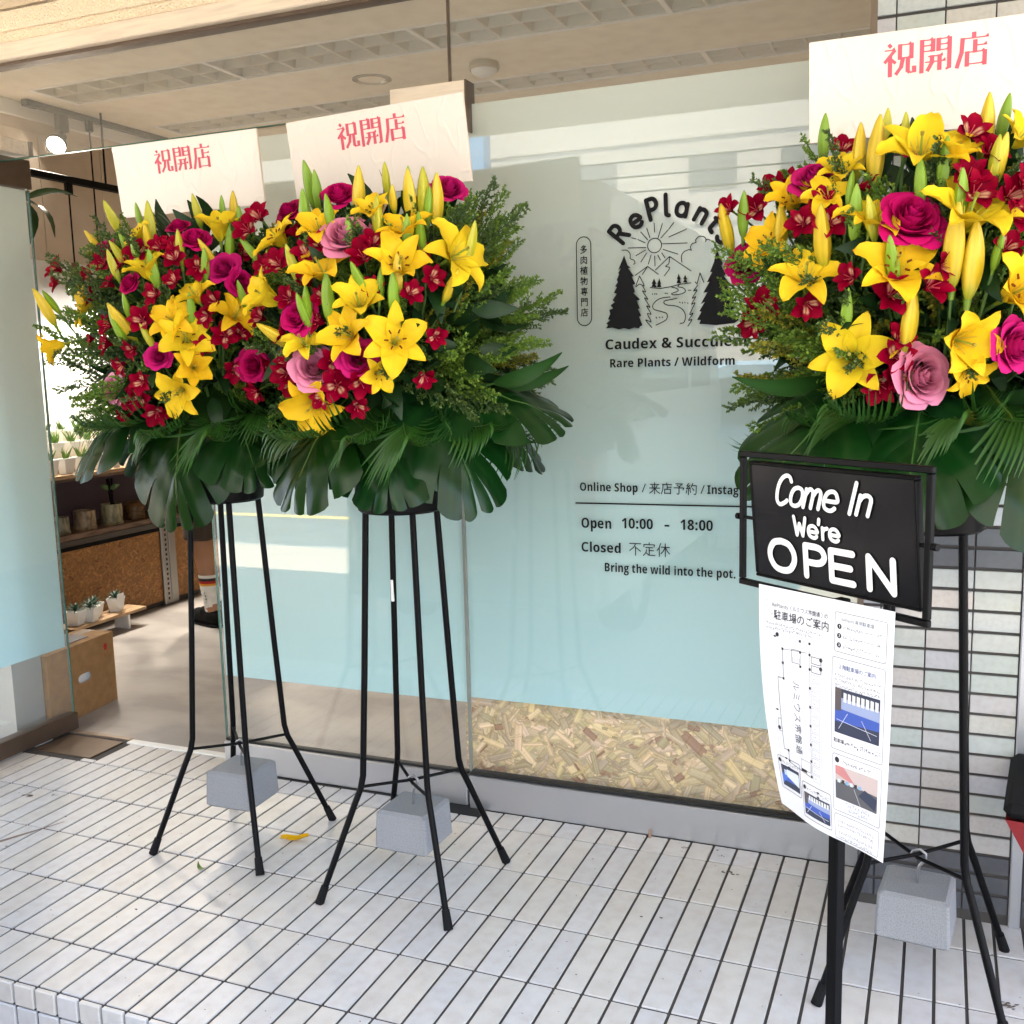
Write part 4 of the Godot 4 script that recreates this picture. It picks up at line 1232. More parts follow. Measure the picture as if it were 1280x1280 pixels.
func alstro_proto(seed_: int) -> Dictionary:
	var r := RandomNumberGenerator.new()
	r.seed = seed_
	var out := {"petals": [], "centre": null}
	for k in 6:
		var inner := k % 2 == 1
		var g := G.new()
		var tone := r.randf_range(0.8, 1.15)
		var streak := inner and k != 3
		var cf := func(u: float, v: float) -> Color:
			var s := v * 2.0 - 1.0
			var c := Color(0.20, 0.002, 0.016) * tone
			c = c.lerp(Color(0.34, 0.008, 0.03), 0.4 * smoothstep(0.6, 1.0, u))
			if streak:
				var patch := smoothstep(0.22, 0.34, u) * (1.0 - smoothstep(0.55, 0.68, u)) * (1.0 - smoothstep(0.45, 0.7, absf(s)))
				c = c.lerp(Color(0.62, 0.36, 0.22), patch)
				if absf(fposmod(s * 2.5 + 0.5, 1.0) - 0.5) < 0.2:
					c = c.lerp(Color(0.22, 0.0, 0.01), 0.75 * patch)
			return c
		var spread := r.randf_range(-0.15, 0.15)
		petal(g, 0.60, 0.24 if inner else 0.36, 0.35, (0.85 if inner else 1.0) + spread, (1.15 if inner else 1.35) + spread, 0.62, cf, 0.04, 0.35, 9, 8)
		out.petals.append([g.mesh(), PI / 3 * k + r.randf_range(-0.1, 0.1)])
	var c := G.new()
	for k in 5:
		var a := k * 1.25
		c.tube([Vector3(0, 0, 0), Vector3(cos(a) * 0.05, 0.2, sin(a) * 0.05), Vector3(cos(a) * 0.13, 0.34, sin(a) * 0.13)], [0.012, 0.01, 0.012], 5, Color(0.55, 0.08, 0.10))
	c.tube([Vector3(0, -0.2, 0), Vector3(0, -0.04, 0), Vector3(0, 0.03, 0)], [0.02, 0.04, 0.03], 7, Color(0.12, 0.18, 0.03))
	out.centre = c.mesh()
	return out

# feathery spray: a stem with branchlets, each set with many tiny scale leaves
func sprig_mesh(seed_: int, length: float, spread: float, col: Color, tips: Color) -> ArrayMesh:
	var r := RandomNumberGenerator.new()
	r.seed = seed_
	var g := G.new()
	var bend := r.randf_range(-0.12, 0.12)
	var spine := func(u: float) -> Vector3: return Vector3(bend * u * u * length, length * u, -0.10 * u * u * length)
	g.tube([spine.call(0.0), spine.call(0.5), spine.call(1.0)], [0.0022, 0.0016, 0.0007], 5, col * 0.7, false)
	for k in 32:
		var u := 0.12 + 0.88 * k / 32.0
		var side := 1.0 if k % 2 else -1.0
		var ln := spread * length * (1.12 - u) * r.randf_range(0.75, 1.1) * smoothstep(0.0, 0.3, u)
		var d := Vector3(side * cos(0.75), sin(0.75) + 0.1, r.randf_range(-0.7, 0.7)).normalized()
		var b0: Vector3 = spine.call(u)
		var b1 := b0 + d * ln * 0.55
		var b2 := b0 + (d + Vector3(0, 0.5, -0.12)).normalized() * ln
		g.tube([b0, b1, b2], [0.0010, 0.0008, 0.0004], 4, col * 0.8, false)
		var count := int(10 + 46 * ln / (spread * length))
		for j in count:
			var t := (j + 0.5) / count
			var p := b0.lerp(b1, t * 2.0) if t < 0.5 else b1.lerp(b2, t * 2.0 - 1.0)
			var e := (d * 0.8 + Vector3(r.randfn(), r.randfn() * 0.8 + 0.35, r.randfn()) * 0.75).normalized()
			var sz := r.randf_range(0.0065, 0.0125) * (1.1 - 0.4 * t)
			var w := e.cross(Vector3(r.randfn(), r.randfn(), r.randfn())).normalized() * sz * 0.27
			var cc := col.lerp(tips, t * 0.6 + 0.4 * r.randf()) * r.randf_range(0.75, 1.25)
			g.quad(p, p + e * sz * 0.5 + w, p + e * sz, p + e * sz * 0.5 - w, Vector3(0, 0.3, 1), cc)
	return g.mesh()

# monstera blade: tip towards +y, face +z, slit into fingers; width and length about size
func monstera_mesh(seed_: int, droop: float) -> ArrayMesh:
	var r := RandomNumberGenerator.new()
	r.seed = seed_
	var g := G.new()
	var n := 5
	var base := Color(0.008, 0.034, 0.008)
	var bendy := func(p: Vector2) -> Vector3:
		var d := p.y
		var z := -droop * maxf(0.0, d) * maxf(0.0, d) - 0.35 * p.x * p.x - 0.05 * absf(p.x)
		return Vector3(p.x, p.y, z + 0.012 * sin(p.x * 23.0 + seed_) * sin(p.y * 17.0))
	for side in [-1.0, 1.0]:
		for k in n:
			var s0 := float(k) / n
			var s1 := float(k + 1) / n
			var slit0 := r.randf_range(0.42, 0.70)
			var gap := r.randf_range(0.06, 0.11) if k < n - 1 else 0.04
			var cutlen := r.randf_range(0.95, 1.03)
			var f := func(u: float, v: float) -> Vector3:
				# u: from rib to margin, v: across the finger
				var open := gap * smoothstep(slit0, 1.0, u)
				if k == 0:
					open *= 0.4
				var s := lerpf(s0, s1, 0.5 + (v - 0.5) * (1.0 - 2.0 * open))
				var rib := Vector2(0, lerpf(0.0, 0.93, pow(s, 1.05)))
				var ang := lerpf(2.65, 0.12, pow(s, 0.62))
				var reach := 0.66 * pow(maxf(0.0, sin(PI * (0.24 + 0.70 * s))), 0.7) * (1.0 - 0.25 * s) * cutlen
				var tip := 1.0 - 0.05 * pow(absf(v - 0.5) * 2.0, 3.0) * smoothstep(0.7, 1.0, u)
				var l := reach * u * tip
				var dir := Vector2(sin(ang) * side, cos(ang) + 0.18 * u)
				var p := rib + dir * l
				var q: Vector3 = bendy.call(p)
				q.z += 0.008 * sin(PI * v) * smoothstep(0.0, 0.3, u) - 0.05 * u * u * u
				return q
			var cf := func(u: float, v: float) -> Color:
				var c := base * (1.0 + 0.12 * sin(k * 1.7))
				c = c.lerp(Color(0.022, 0.065, 0.014), 0.5 * (1.0 - smoothstep(0.0, 0.10, absf(v - 0.5))) * (1.0 - 0.6 * u))
				c = c.lerp(Color(0.035, 0.085, 0.018), 0.7 * (1.0 - smoothstep(0.0, 0.05, u)))
				return c
			g.patch(12, 6, f, cf)
	var rib_pts := []
	for k in 9:
		var q: Vector3 = bendy.call(Vector2(0, -0.12 + 1.04 * k / 8.0))
		rib_pts.append(q + Vector3(0, 0, 0.006))
	g.tube(rib_pts, [0.012, 0.012, 0.011, 0.010, 0.008, 0.007, 0.006, 0.004, 0.002], 6, Color(0.07, 0.14, 0.035))
	g.tube([Vector3(0, 0.0, 0.0), Vector3(0, -0.2, -0.03), Vector3(0, -0.5, -0.14)], [0.012, 0.013, 0.014], 6, Color(0.035, 0.09, 0.025))
	return g.mesh()

# palm frond along +y with narrow drooping leaflets
func palm_mesh(seed_: int, length: float) -> ArrayMesh:
	var r := RandomNumberGenerator.new()
	r.seed = seed_
	var g := G.new()
	var spine := func(u: float) -> Vector3: return Vector3(0, length * (u - 0.18 * u * u * u), -0.42 * length * u * u)
	var pts := []
	for k in 9:
		pts.append(spine.call(k / 8.0))
	g.tube(pts, [0.003, 0.003, 0.0027, 0.0025, 0.0022, 0.002, 0.0015, 0.001, 0.0006], 5, Color(0.06, 0.12, 0.03))
	for k in 40:
		var u := 0.12 + 0.88 * k / 40.0
		var side := 1.0 if k % 2 else -1.0
		var ln := length * 0.52 * sin(PI * (0.25 + 0.68 * u)) * r.randf_range(0.88, 1.08)
		var d := Vector3(side * lerpf(0.85, 0.35, u), lerpf(0.55, 0.95, u), -0.12).normalized()
		leaf_blade(g, frame(d, Vector3(side * d.y, -side * d.x * side, 0.15 * side), spine.call(u)), ln, 0.011, Color(0.02, 0.065, 0.010) * r.randf_range(0.8, 1.3), r.randf_range(0.45, 0.8), 6, 0.5)
	return g.mesh()

func make_protos():
	proto.lily = []
	for k in 6:
		proto.lily.append(lily_proto([0, 1, 1, 2, 1, 0][k], 11 + k))
	proto.bud = {}
	for ripe in [0.2, 0.5, 0.95]:
		proto.bud[ripe] = [bud_proto(ripe, 3), bud_proto(ripe, 5)]
	proto.rose = [rose_proto(1), rose_proto(2), rose_proto(3)]
	proto.alstro = [alstro_proto(1), alstro_proto(2), alstro_proto(4)]
	proto.sprig = []
	for k in 4:
		proto.sprig.append(sprig_mesh(20 + k, [0.26, 0.30, 0.22, 0.28][k], [0.30, 0.36, 0.42, 0.30][k], Color(0.058, 0.145, 0.014), Color(0.18, 0.275, 0.025)))
	proto.sprig.append(sprig_mesh(31, 0.25, 0.3, Color(0.10, 0.14, 0.015), Color(0.36, 0.31, 0.02)))
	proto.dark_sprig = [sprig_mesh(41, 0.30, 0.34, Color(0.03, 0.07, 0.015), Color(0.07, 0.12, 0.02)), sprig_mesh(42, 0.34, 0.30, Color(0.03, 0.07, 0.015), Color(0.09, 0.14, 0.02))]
	proto.monstera = [monstera_mesh(1, 0.25), monstera_mesh(2, 0.45), monstera_mesh(3, 0.1), monstera_mesh(4, 0.35)]
	proto.palm = [palm_mesh(1, 0.36), palm_mesh(2, 0.30)]
	var lg := G.new()
	leaf_blade(lg, Transform3D(), 0.20, 0.052, Color(0.016, 0.055, 0.010), 0.55, 12, 0.22)
	lg.tube([Vector3(0, -0.08, 0.02), Vector3(0, 0.0, 0.0)], [0.003, 0.003], 5, Color(0.05, 0.12, 0.03))
	proto.long_leaf = lg.mesh()
	var sg := G.new()
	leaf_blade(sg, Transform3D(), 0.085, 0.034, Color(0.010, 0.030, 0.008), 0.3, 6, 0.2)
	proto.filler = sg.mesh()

# ------------------------------------------------------------------ flower stands
# place, facing and size (and ripeness) of each lily, bud, rose, pink rose and alstroemeria, in metres
const FLOWERS = {
	"1": {
		"L": [[-1.094,1.582,0.489,-0.60,0.17,0.78,0.150], [-1.164,1.475,0.534,-0.82,-0.26,0.52,0.130], [-0.786,1.647,0.578,-0.07,0.87,0.49,0.140], [-0.658,1.585,0.567,-0.14,0.77,0.63,0.140], [-0.715,1.527,0.590,0.20,0.34,0.92,0.130], [-0.682,1.479,0.582,0.57,0.34,0.75,0.150], [-0.725,1.347,0.569,0.13,-0.26,0.96,0.150], [-0.674,1.407,0.571,0.67,0.09,0.74,0.130], [-0.632,1.748,0.485,0.18,0.94,0.29,0.140], [-0.509,1.570,0.470,-0.69,0.34,0.63,0.150], [-0.566,1.536,0.527,0.68,0.64,0.35,0.130], [-0.853,1.753,0.529,-0.35,0.64,0.68,0.110], [-0.500,1.625,0.434,0.04,0.50,0.86,0.100]],
		"B": [[-1.002,1.813,0.458,-0.11,0.87,0.49,0.120,0.45], [-0.908,1.700,0.547,-0.08,0.77,0.64,0.110,0.50], [-0.812,1.729,0.545,0.07,0.94,0.33,0.110,0.90], [-0.834,1.782,0.510,0.07,0.98,0.16,0.130,0.60], [-1.057,1.755,0.483,-0.19,0.77,0.61,0.080,0.80], [-0.644,1.697,0.525,-0.19,0.77,0.61,0.090,0.90], [-1.181,1.580,0.551,-0.11,0.87,0.49,0.130,0.90], [-1.166,1.593,0.540,-0.08,0.77,0.64,0.090,0.20], [-0.873,1.527,0.595,-0.14,0.77,0.63,0.140,1.00], [-0.791,1.486,0.599,-0.15,0.87,0.48,0.090,0.50], [-0.858,1.567,0.593,0.07,0.94,0.33,0.080,0.20], [-0.599,1.763,0.444,0.09,0.98,0.15,0.120,0.15], [-0.552,1.694,0.458,-0.19,0.77,0.61,0.090,0.20], [-0.665,1.821,0.425,0.07,0.98,0.16,0.070,0.20], [-0.714,1.810,0.469,0.01,0.94,0.34,0.100,0.40], [-0.909,1.812,0.465,0.01,0.97,0.26,0.080,0.30], [-0.556,1.586,0.511,0.02,0.91,0.42,0.090,0.20], [-0.491,1.478,0.455,-0.53,0.50,0.68,0.130,1.00], [-0.638,1.814,0.410,0.07,0.98,0.16,0.110,0.90], [-0.892,1.722,0.540,-0.07,0.87,0.49,0.090,0.30]],
		"R": [[-1.037,1.732,0.467,-0.25,0.57,0.78,0.100], [-0.854,1.628,0.582,-0.11,0.50,0.86,0.080], [-0.767,1.437,0.594,0.30,0.17,0.94,0.090], [-0.685,1.736,0.520,0.35,0.77,0.54,0.105], [-0.742,1.771,0.512,0.11,0.87,0.49,0.080], [-0.603,1.656,0.521,0.20,0.42,0.88,0.110], [-0.560,1.618,0.506,0.89,0.00,0.46,0.090], [-0.544,1.409,0.501,0.61,0.09,0.79,0.105]],
		"P": [[-0.969,1.353,0.548,-0.30,0.00,0.95,0.110]],
		"A": [[-1.140,1.679,0.530,-0.33,0.50,0.80,0.090], [-0.978,1.687,0.529,0.04,0.34,0.94,0.080], [-1.075,1.669,0.484,-0.13,0.00,0.99,0.060], [-0.841,1.705,0.556,0.36,0.34,0.87,0.080], [-0.721,1.682,0.557,0.36,0.34,0.87,0.080], [-0.660,1.657,0.548,0.54,0.00,0.84,0.080], [-0.773,1.717,0.550,0.19,0.50,0.84,0.070], [-0.803,1.530,0.599,0.38,0.17,0.91,0.090], [-0.924,1.522,0.586,-0.30,0.17,0.94,0.080], [-1.024,1.490,0.547,-0.61,0.00,0.79,0.050], [-0.611,1.568,0.550,0.04,0.17,0.98,0.080], [-0.628,1.534,0.562,0.04,-0.17,0.98,0.070], [-0.591,1.486,0.544,0.54,0.09,0.84,0.090], [-0.557,1.492,0.522,0.78,0.17,0.60,0.070], [-0.639,1.459,0.566,0.38,0.00,0.92,0.070], [-0.832,1.371,0.583,0.22,0.00,0.98,0.080], [-0.879,1.326,0.564,-0.13,-0.17,0.97,0.090], [-0.818,1.292,0.556,0.51,-0.34,0.79,0.090], [-0.943,1.281,0.527,-0.26,-0.50,0.82,0.070], [-0.549,1.345,0.480,-0.11,-0.50,0.86,0.080], [-0.856,1.332,0.570,0.38,-0.17,0.91,0.080], [-0.735,1.712,0.547,0.29,0.64,0.71,0.070], [-1.147,1.646,0.531,-0.61,0.00,0.79,0.070]],
	},
	"2": {
		"L": [[-0.388,1.704,0.579,-0.38,0.71,0.59,0.140], [-0.217,1.613,0.663,0.03,0.77,0.64,0.150], [-0.388,1.562,0.627,-0.55,0.42,0.72,0.140], [-0.038,1.614,0.637,0.50,0.57,0.65,0.170], [-0.031,1.696,0.604,0.02,0.87,0.50,0.130], [0.070,1.641,0.563,0.90,0.34,0.28,0.150], [-0.045,1.452,0.651,0.53,0.17,0.83,0.160], [-0.277,1.315,0.632,0.04,-0.42,0.90,0.150], [-0.121,1.532,0.670,0.29,0.64,0.71,0.130], [-0.107,1.739,0.607,0.03,0.77,0.64,0.110], [-0.148,1.468,0.673,-0.12,0.34,0.93,0.130], [-0.277,1.459,0.666,0.17,0.64,0.75,0.110], [-0.092,1.381,0.652,0.78,-0.17,0.60,0.090], [-0.247,1.716,0.624,0.17,0.64,0.75,0.100]],
		"B": [[-0.349,1.841,0.498,0.01,0.94,0.34,0.130,0.20], [-0.302,1.752,0.590,0.06,0.97,0.25,0.140,0.20], [-0.494,1.684,0.542,-0.33,0.71,0.63,0.100,0.20], [-0.015,1.774,0.539,0.10,0.97,0.24,0.160,0.60], [-0.045,1.781,0.551,0.06,0.97,0.25,0.140,0.90], [0.007,1.771,0.524,0.16,0.97,0.21,0.140,1.00], [-0.000,1.686,0.593,0.06,0.97,0.25,0.120,0.25], [-0.037,1.598,0.640,0.08,0.98,0.15,0.110,0.85], [-0.074,1.578,0.656,0.23,0.94,0.25,0.090,0.20], [-0.118,1.585,0.664,-0.12,0.82,0.56,0.120,0.20], [-0.203,1.558,0.673,0.12,0.97,0.23,0.130,0.15], [-0.259,1.538,0.670,0.05,0.98,0.17,0.110,0.15], [-0.358,1.472,0.644,-0.47,0.50,0.73,0.140,1.00], [0.068,1.572,0.587,0.60,0.71,0.38,0.110,0.90], [-0.116,1.828,0.531,0.06,0.97,0.25,0.090,0.35], [-0.065,1.815,0.524,0.18,0.97,0.19,0.090,0.30], [-0.167,1.794,0.576,0.18,0.97,0.19,0.140,1.00], [-0.077,1.775,0.572,0.19,0.87,0.46,0.080,0.90], [-0.321,1.823,0.509,0.06,0.97,0.25,0.110,0.30]],
		"R": [[-0.223,1.800,0.570,0.21,0.71,0.67,0.110], [-0.403,1.782,0.511,-0.23,0.64,0.73,0.100], [0.008,1.811,0.453,0.52,0.64,0.57,0.110], [-0.292,1.518,0.665,-0.04,0.26,0.96,0.115], [-0.515,1.408,0.540,-0.04,0.09,0.99,0.105], [-0.134,1.417,0.666,0.53,0.17,0.83,0.120]],
		"P": [[-0.169,1.698,0.636,0.29,0.64,0.71,0.150], [-0.255,1.400,0.662,0.51,0.34,0.79,0.140]],
		"A": [[-0.116,1.642,0.650,0.33,0.50,0.80,0.100], [-0.364,1.643,0.619,0.04,0.34,0.94,0.090], [-0.426,1.643,0.583,-0.30,0.17,0.94,0.080], [-0.468,1.767,0.540,0.04,0.50,0.86,0.090], [-0.272,1.658,0.644,0.33,0.50,0.80,0.080], [-0.351,1.386,0.633,0.04,0.00,1.00,0.090], [-0.343,1.412,0.642,-0.11,0.50,0.86,0.070], [-0.508,1.344,0.538,-0.28,-0.34,0.89,0.070], [-0.198,1.357,0.656,0.46,0.00,0.89,0.100], [-0.199,1.409,0.668,0.67,0.17,0.73,0.090], [-0.135,1.363,0.654,0.67,-0.17,0.73,0.090], [-0.159,1.307,0.638,0.64,-0.34,0.69,0.070], [-0.234,1.678,0.642,0.33,0.50,0.80,0.070], [-0.497,1.738,0.550,0.04,0.34,0.94,0.090], [-0.241,1.331,0.645,0.04,-0.17,0.98,0.080], [-0.100,1.670,0.638,0.52,0.64,0.57,0.080], [-0.344,1.359,0.628,0.20,-0.34,0.92,0.070]],
	},
	"3": {
		"L": [[0.844,1.551,0.610,0.09,0.71,0.70,0.150], [1.010,1.545,0.673,0.25,0.57,0.78,0.160], [0.934,1.391,0.644,0.04,0.09,0.99,0.145], [1.123,1.418,0.672,0.60,-0.17,0.78,0.160], [1.209,1.498,0.662,0.57,0.34,0.75,0.160], [1.047,1.759,0.606,0.14,0.77,0.63,0.150], [0.966,1.644,0.645,0.19,0.87,0.46,0.130], [0.764,1.623,0.505,-0.40,0.50,0.77,0.120], [1.130,1.631,0.661,0.35,0.77,0.54,0.160], [1.104,1.746,0.615,0.34,0.87,0.37,0.110], [0.805,1.703,0.508,-0.10,0.64,0.76,0.110], [1.212,1.778,0.565,0.68,0.64,0.35,0.120], [0.881,1.704,0.582,0.04,0.50,0.86,0.090], [1.139,1.364,0.658,0.52,-0.64,0.57,0.090], [0.904,1.750,0.564,0.03,0.77,0.64,0.100]],
		"B": [[0.859,1.835,0.455,0.05,0.98,0.17,0.110,0.20], [0.933,1.786,0.549,0.07,0.98,0.16,0.120,0.85], [0.969,1.778,0.574,0.07,0.98,0.16,0.150,0.95], [1.016,1.808,0.560,0.05,0.98,0.17,0.090,0.35], [1.156,1.803,0.563,0.07,0.98,0.16,0.140,0.80], [1.089,1.737,0.621,0.07,0.98,0.16,0.110,0.20], [1.177,1.732,0.611,0.25,0.94,0.23,0.120,0.85], [0.662,1.667,0.465,-0.11,0.87,0.49,0.130,0.80], [0.698,1.696,0.461,0.06,0.97,0.25,0.110,0.20], [0.781,1.650,0.516,0.06,0.97,0.25,0.130,0.90], [0.876,1.620,0.615,-0.02,0.91,0.42,0.150,0.95], [0.935,1.661,0.629,0.06,0.97,0.25,0.120,0.20], [0.924,1.707,0.604,0.12,0.97,0.23,0.080,0.20], [1.111,1.585,0.672,0.05,0.98,0.17,0.170,0.95], [1.139,1.559,0.673,0.07,0.98,0.16,0.160,0.95], [1.181,1.571,0.664,0.21,0.94,0.27,0.080,0.20], [0.927,1.478,0.654,0.06,0.97,0.25,0.100,0.25], [1.037,1.455,0.676,0.12,0.97,0.23,0.140,0.90], [1.189,1.825,0.523,0.16,0.97,0.21,0.100,0.30], [0.981,1.819,0.536,0.08,0.98,0.15,0.100,0.40]],
		"R": [[0.850,1.749,0.519,0.09,0.71,0.70,0.125], [1.036,1.643,0.658,0.31,0.57,0.76,0.155], [0.698,1.595,0.452,-0.21,0.17,0.96,0.105], [1.216,1.406,0.651,0.79,0.00,0.61,0.130], [1.025,1.780,0.588,0.27,0.71,0.65,0.060]],
		"P": [[1.064,1.354,0.659,0.61,0.09,0.79,0.145]],
		"A": [[0.762,1.738,0.454,0.04,0.50,0.86,0.090], [0.670,1.708,0.468,-0.43,0.34,0.83,0.070], [0.723,1.705,0.457,-0.13,0.17,0.97,0.080], [0.868,1.692,0.580,0.20,0.34,0.92,0.070], [0.888,1.647,0.613,0.21,0.17,0.96,0.080], [0.834,1.655,0.574,-0.13,0.17,0.97,0.080], [1.129,1.790,0.581,0.47,0.50,0.73,0.090], [1.140,1.677,0.644,0.43,0.34,0.83,0.095], [1.128,1.707,0.633,0.26,0.50,0.83,0.090], [1.195,1.668,0.636,0.65,0.26,0.71,0.100], [1.215,1.686,0.623,0.75,0.34,0.57,0.090], [1.005,1.504,0.674,0.38,0.17,0.91,0.100], [1.070,1.516,0.680,0.64,0.34,0.69,0.095], [0.749,1.499,0.516,0.04,0.17,0.98,0.095], [0.719,1.470,0.443,-0.28,-0.34,0.89,0.080], [0.848,1.497,0.617,0.36,-0.34,0.87,0.080], [0.986,1.340,0.645,0.20,-0.34,0.92,0.090], [1.013,1.392,0.664,0.38,0.17,0.91,0.090], [1.204,1.633,0.645,0.67,0.17,0.73,0.080], [0.898,1.801,0.502,0.29,0.64,0.71,0.070], [1.089,1.552,0.677,0.79,0.00,0.61,0.070], [1.019,1.424,0.671,0.51,0.34,0.79,0.070], [1.162,1.752,0.603,0.59,0.50,0.64,0.080], [0.790,1.750,0.451,0.04,0.50,0.86,0.080], [1.014,1.360,0.656,0.53,-0.17,0.83,0.080]],
	},
}
# base right and towards-camera directions on the ground; used only to aim the fans of leaves
const AX_R := Vector3(0.9237, 0, -0.3832)
const AX_B := Vector3(0.3832, 0, 0.9237)

func aim(az: float, el: float) -> Vector3:
	var a := deg_to_rad(az)
	var e := deg_to_rad(el)
	return (AX_B * cos(a) + AX_R * sin(a)) * cos(e) + Vector3.UP * sin(e)

func build_stand(key: String):
	if proto.is_empty():
		make_protos()
	var spec: Dictionary = {
		"1": {"at": Vector3(-0.81, 0, 0.31), "turn": 0.0, "where": "left", "note": "flower stand with four legs, leftmost, in front of the open doorway"},
		"2": {"at": Vector3(-0.19, 0, 0.386), "turn": 0.0, "where": "middle", "note": "flower stand with four legs, in front of the closed glass door"},
		"3": {"at": Vector3(1.08, 0, 0.39), "turn": -0.03, "where": "right", "note": "flower stand with four legs, in front of the tiled pillar"},
	}[key]
	var at: Vector3 = spec.at
	# the iron stand
	var st := thing("flower_stand", "black iron " + spec.note, "stand", at, spec.turn, "iron flower stands")
	var knees := []
	for k in 4:
		var a := PI / 4 + k * PI / 2
		var d := Vector3(cos(a), 0, sin(a))
		var g := G.new()
		var pts := [d * 0.088 + Vector3(0, 1.20, 0), d * 0.096 + Vector3(0, 1.02, 0), d * 0.118 + Vector3(0, 0.6, 0), d * 0.134 + Vector3(0, 0.33, 0), d * 0.142 + Vector3(0, 0.295, 0), d * 0.16 + Vector3(0, 0.255, 0), d * 0.262 + Vector3(0, 0.012, 0)]
		g.tube(pts, 0.0085, 10)
		var leg := part("leg", g, M.black, st)
		var ft := G.new()
		ft.tube([d * 0.249 + Vector3(0, 0.045, 0), d * 0.267 + Vector3(0, 0.0, 0)], [0.0105, 0.0125], 10)
		part("rubber_foot", ft, M.black_matt, leg)
		knees.append(d * 0.142 + Vector3(0, 0.30, 0))
	for k in 2:
		var g := G.new()
		g.tube([knees[k], Vector3(0, 0.285 + 0.009 * k, 0), knees[k + 2]], 0.0045, 8)
		part("brace", g, M.black, st)
	for y in [1.045, 1.19]:
		var g := G.new()
		var ring := []
		for j in 33:
			ring.append(Vector3(cos(j * TAU / 32) * 0.098, y, sin(j * TAU / 32) * 0.098))
		g.tube(ring, 0.004, 6, Color.WHITE, false)
		part("ring", g, M.black, st)
	if key == "2":
		part("sticker", bx(Vector3(-0.004, -0.03, -0.0092), Vector3(0.004, 0.03, 0.0092), 0.001), M.white_paint, st, Transform3D(Basis(), Vector3(cos(PI * 1.25) * 0.107, 0.795, sin(PI * 1.25) * 0.107 + 0.0)))
	# concrete weight hung on a hook under the braces
	var wt := thing("concrete_weight", "grey cast concrete block hung from a wire hook under the " + spec.where + " flower stand", "weight", at + Vector3(0, 0.118, 0), [0.02, -0.02, -0.10][int(key) - 1], "concrete stand weights")
	part("block", weight_block(), M.concrete, wt)
	var hk := G.new()
	hk.tube([Vector3(0, 0.10, 0), Vector3(0, 0.135, 0), Vector3(0.004, 0.15, 0), Vector3(0.016, 0.165, 0), Vector3(0.016, 0.18, 0), Vector3(0.004, 0.188, 0), Vector3(-0.010, 0.182, 0), Vector3(-0.016, 0.168, 0)], 0.0035, 7)
	part("hook", hk, M.wire, wt)
	build_arrangement(key, at, spec)
	build_board(key, at, spec)

func weight_block() -> G:
	var g := G.new()
	var b := 0.078
	var t := 0.072
	var h := 0.108
	var c := 0.007
	var rings := []
	for lv in [[0.0, b - c, 0.0], [c, b, 0.0], [h - c, t + 0.002, 0.0], [h, t - c, 0.0]]:
		var ring := []
		for k in 4:
			var a := PI / 4 + k * PI / 2
			var w: float = lv[1]
			var corner := Vector3(signf(cos(a)) * w, lv[0], signf(sin(a)) * w)
			var e1 := Vector3(0, 0, -signf(sin(a)) * c * 0.8) if k % 2 == 0 else Vector3(-signf(cos(a)) * c * 0.8, 0, 0)
			var e2 := Vector3(-signf(cos(a)) * c * 0.8, 0, 0) if k % 2 == 0 else Vector3(0, 0, -signf(sin(a)) * c * 0.8)
			ring.append(corner + e1)
			ring.append(corner + e2)
		rings.append(ring)
	for i in 3:
		for j in 8:
			var j2 := (j + 1) % 8
			var m: Vector3 = (rings[i][j] + rings[i + 1][j2]) / 2.0 - Vector3(0, h / 2, 0)
			g.quad(rings[i][j], rings[i][j2], rings[i + 1][j2], rings[i + 1][j], m)
	for j in range(1, 7):
		g.tri(rings[3][0], rings[3][j], rings[3][j + 1], Vector3.UP)
		g.tri(rings[0][0], rings[0][j], rings[0][j + 1], Vector3.DOWN)
	return g

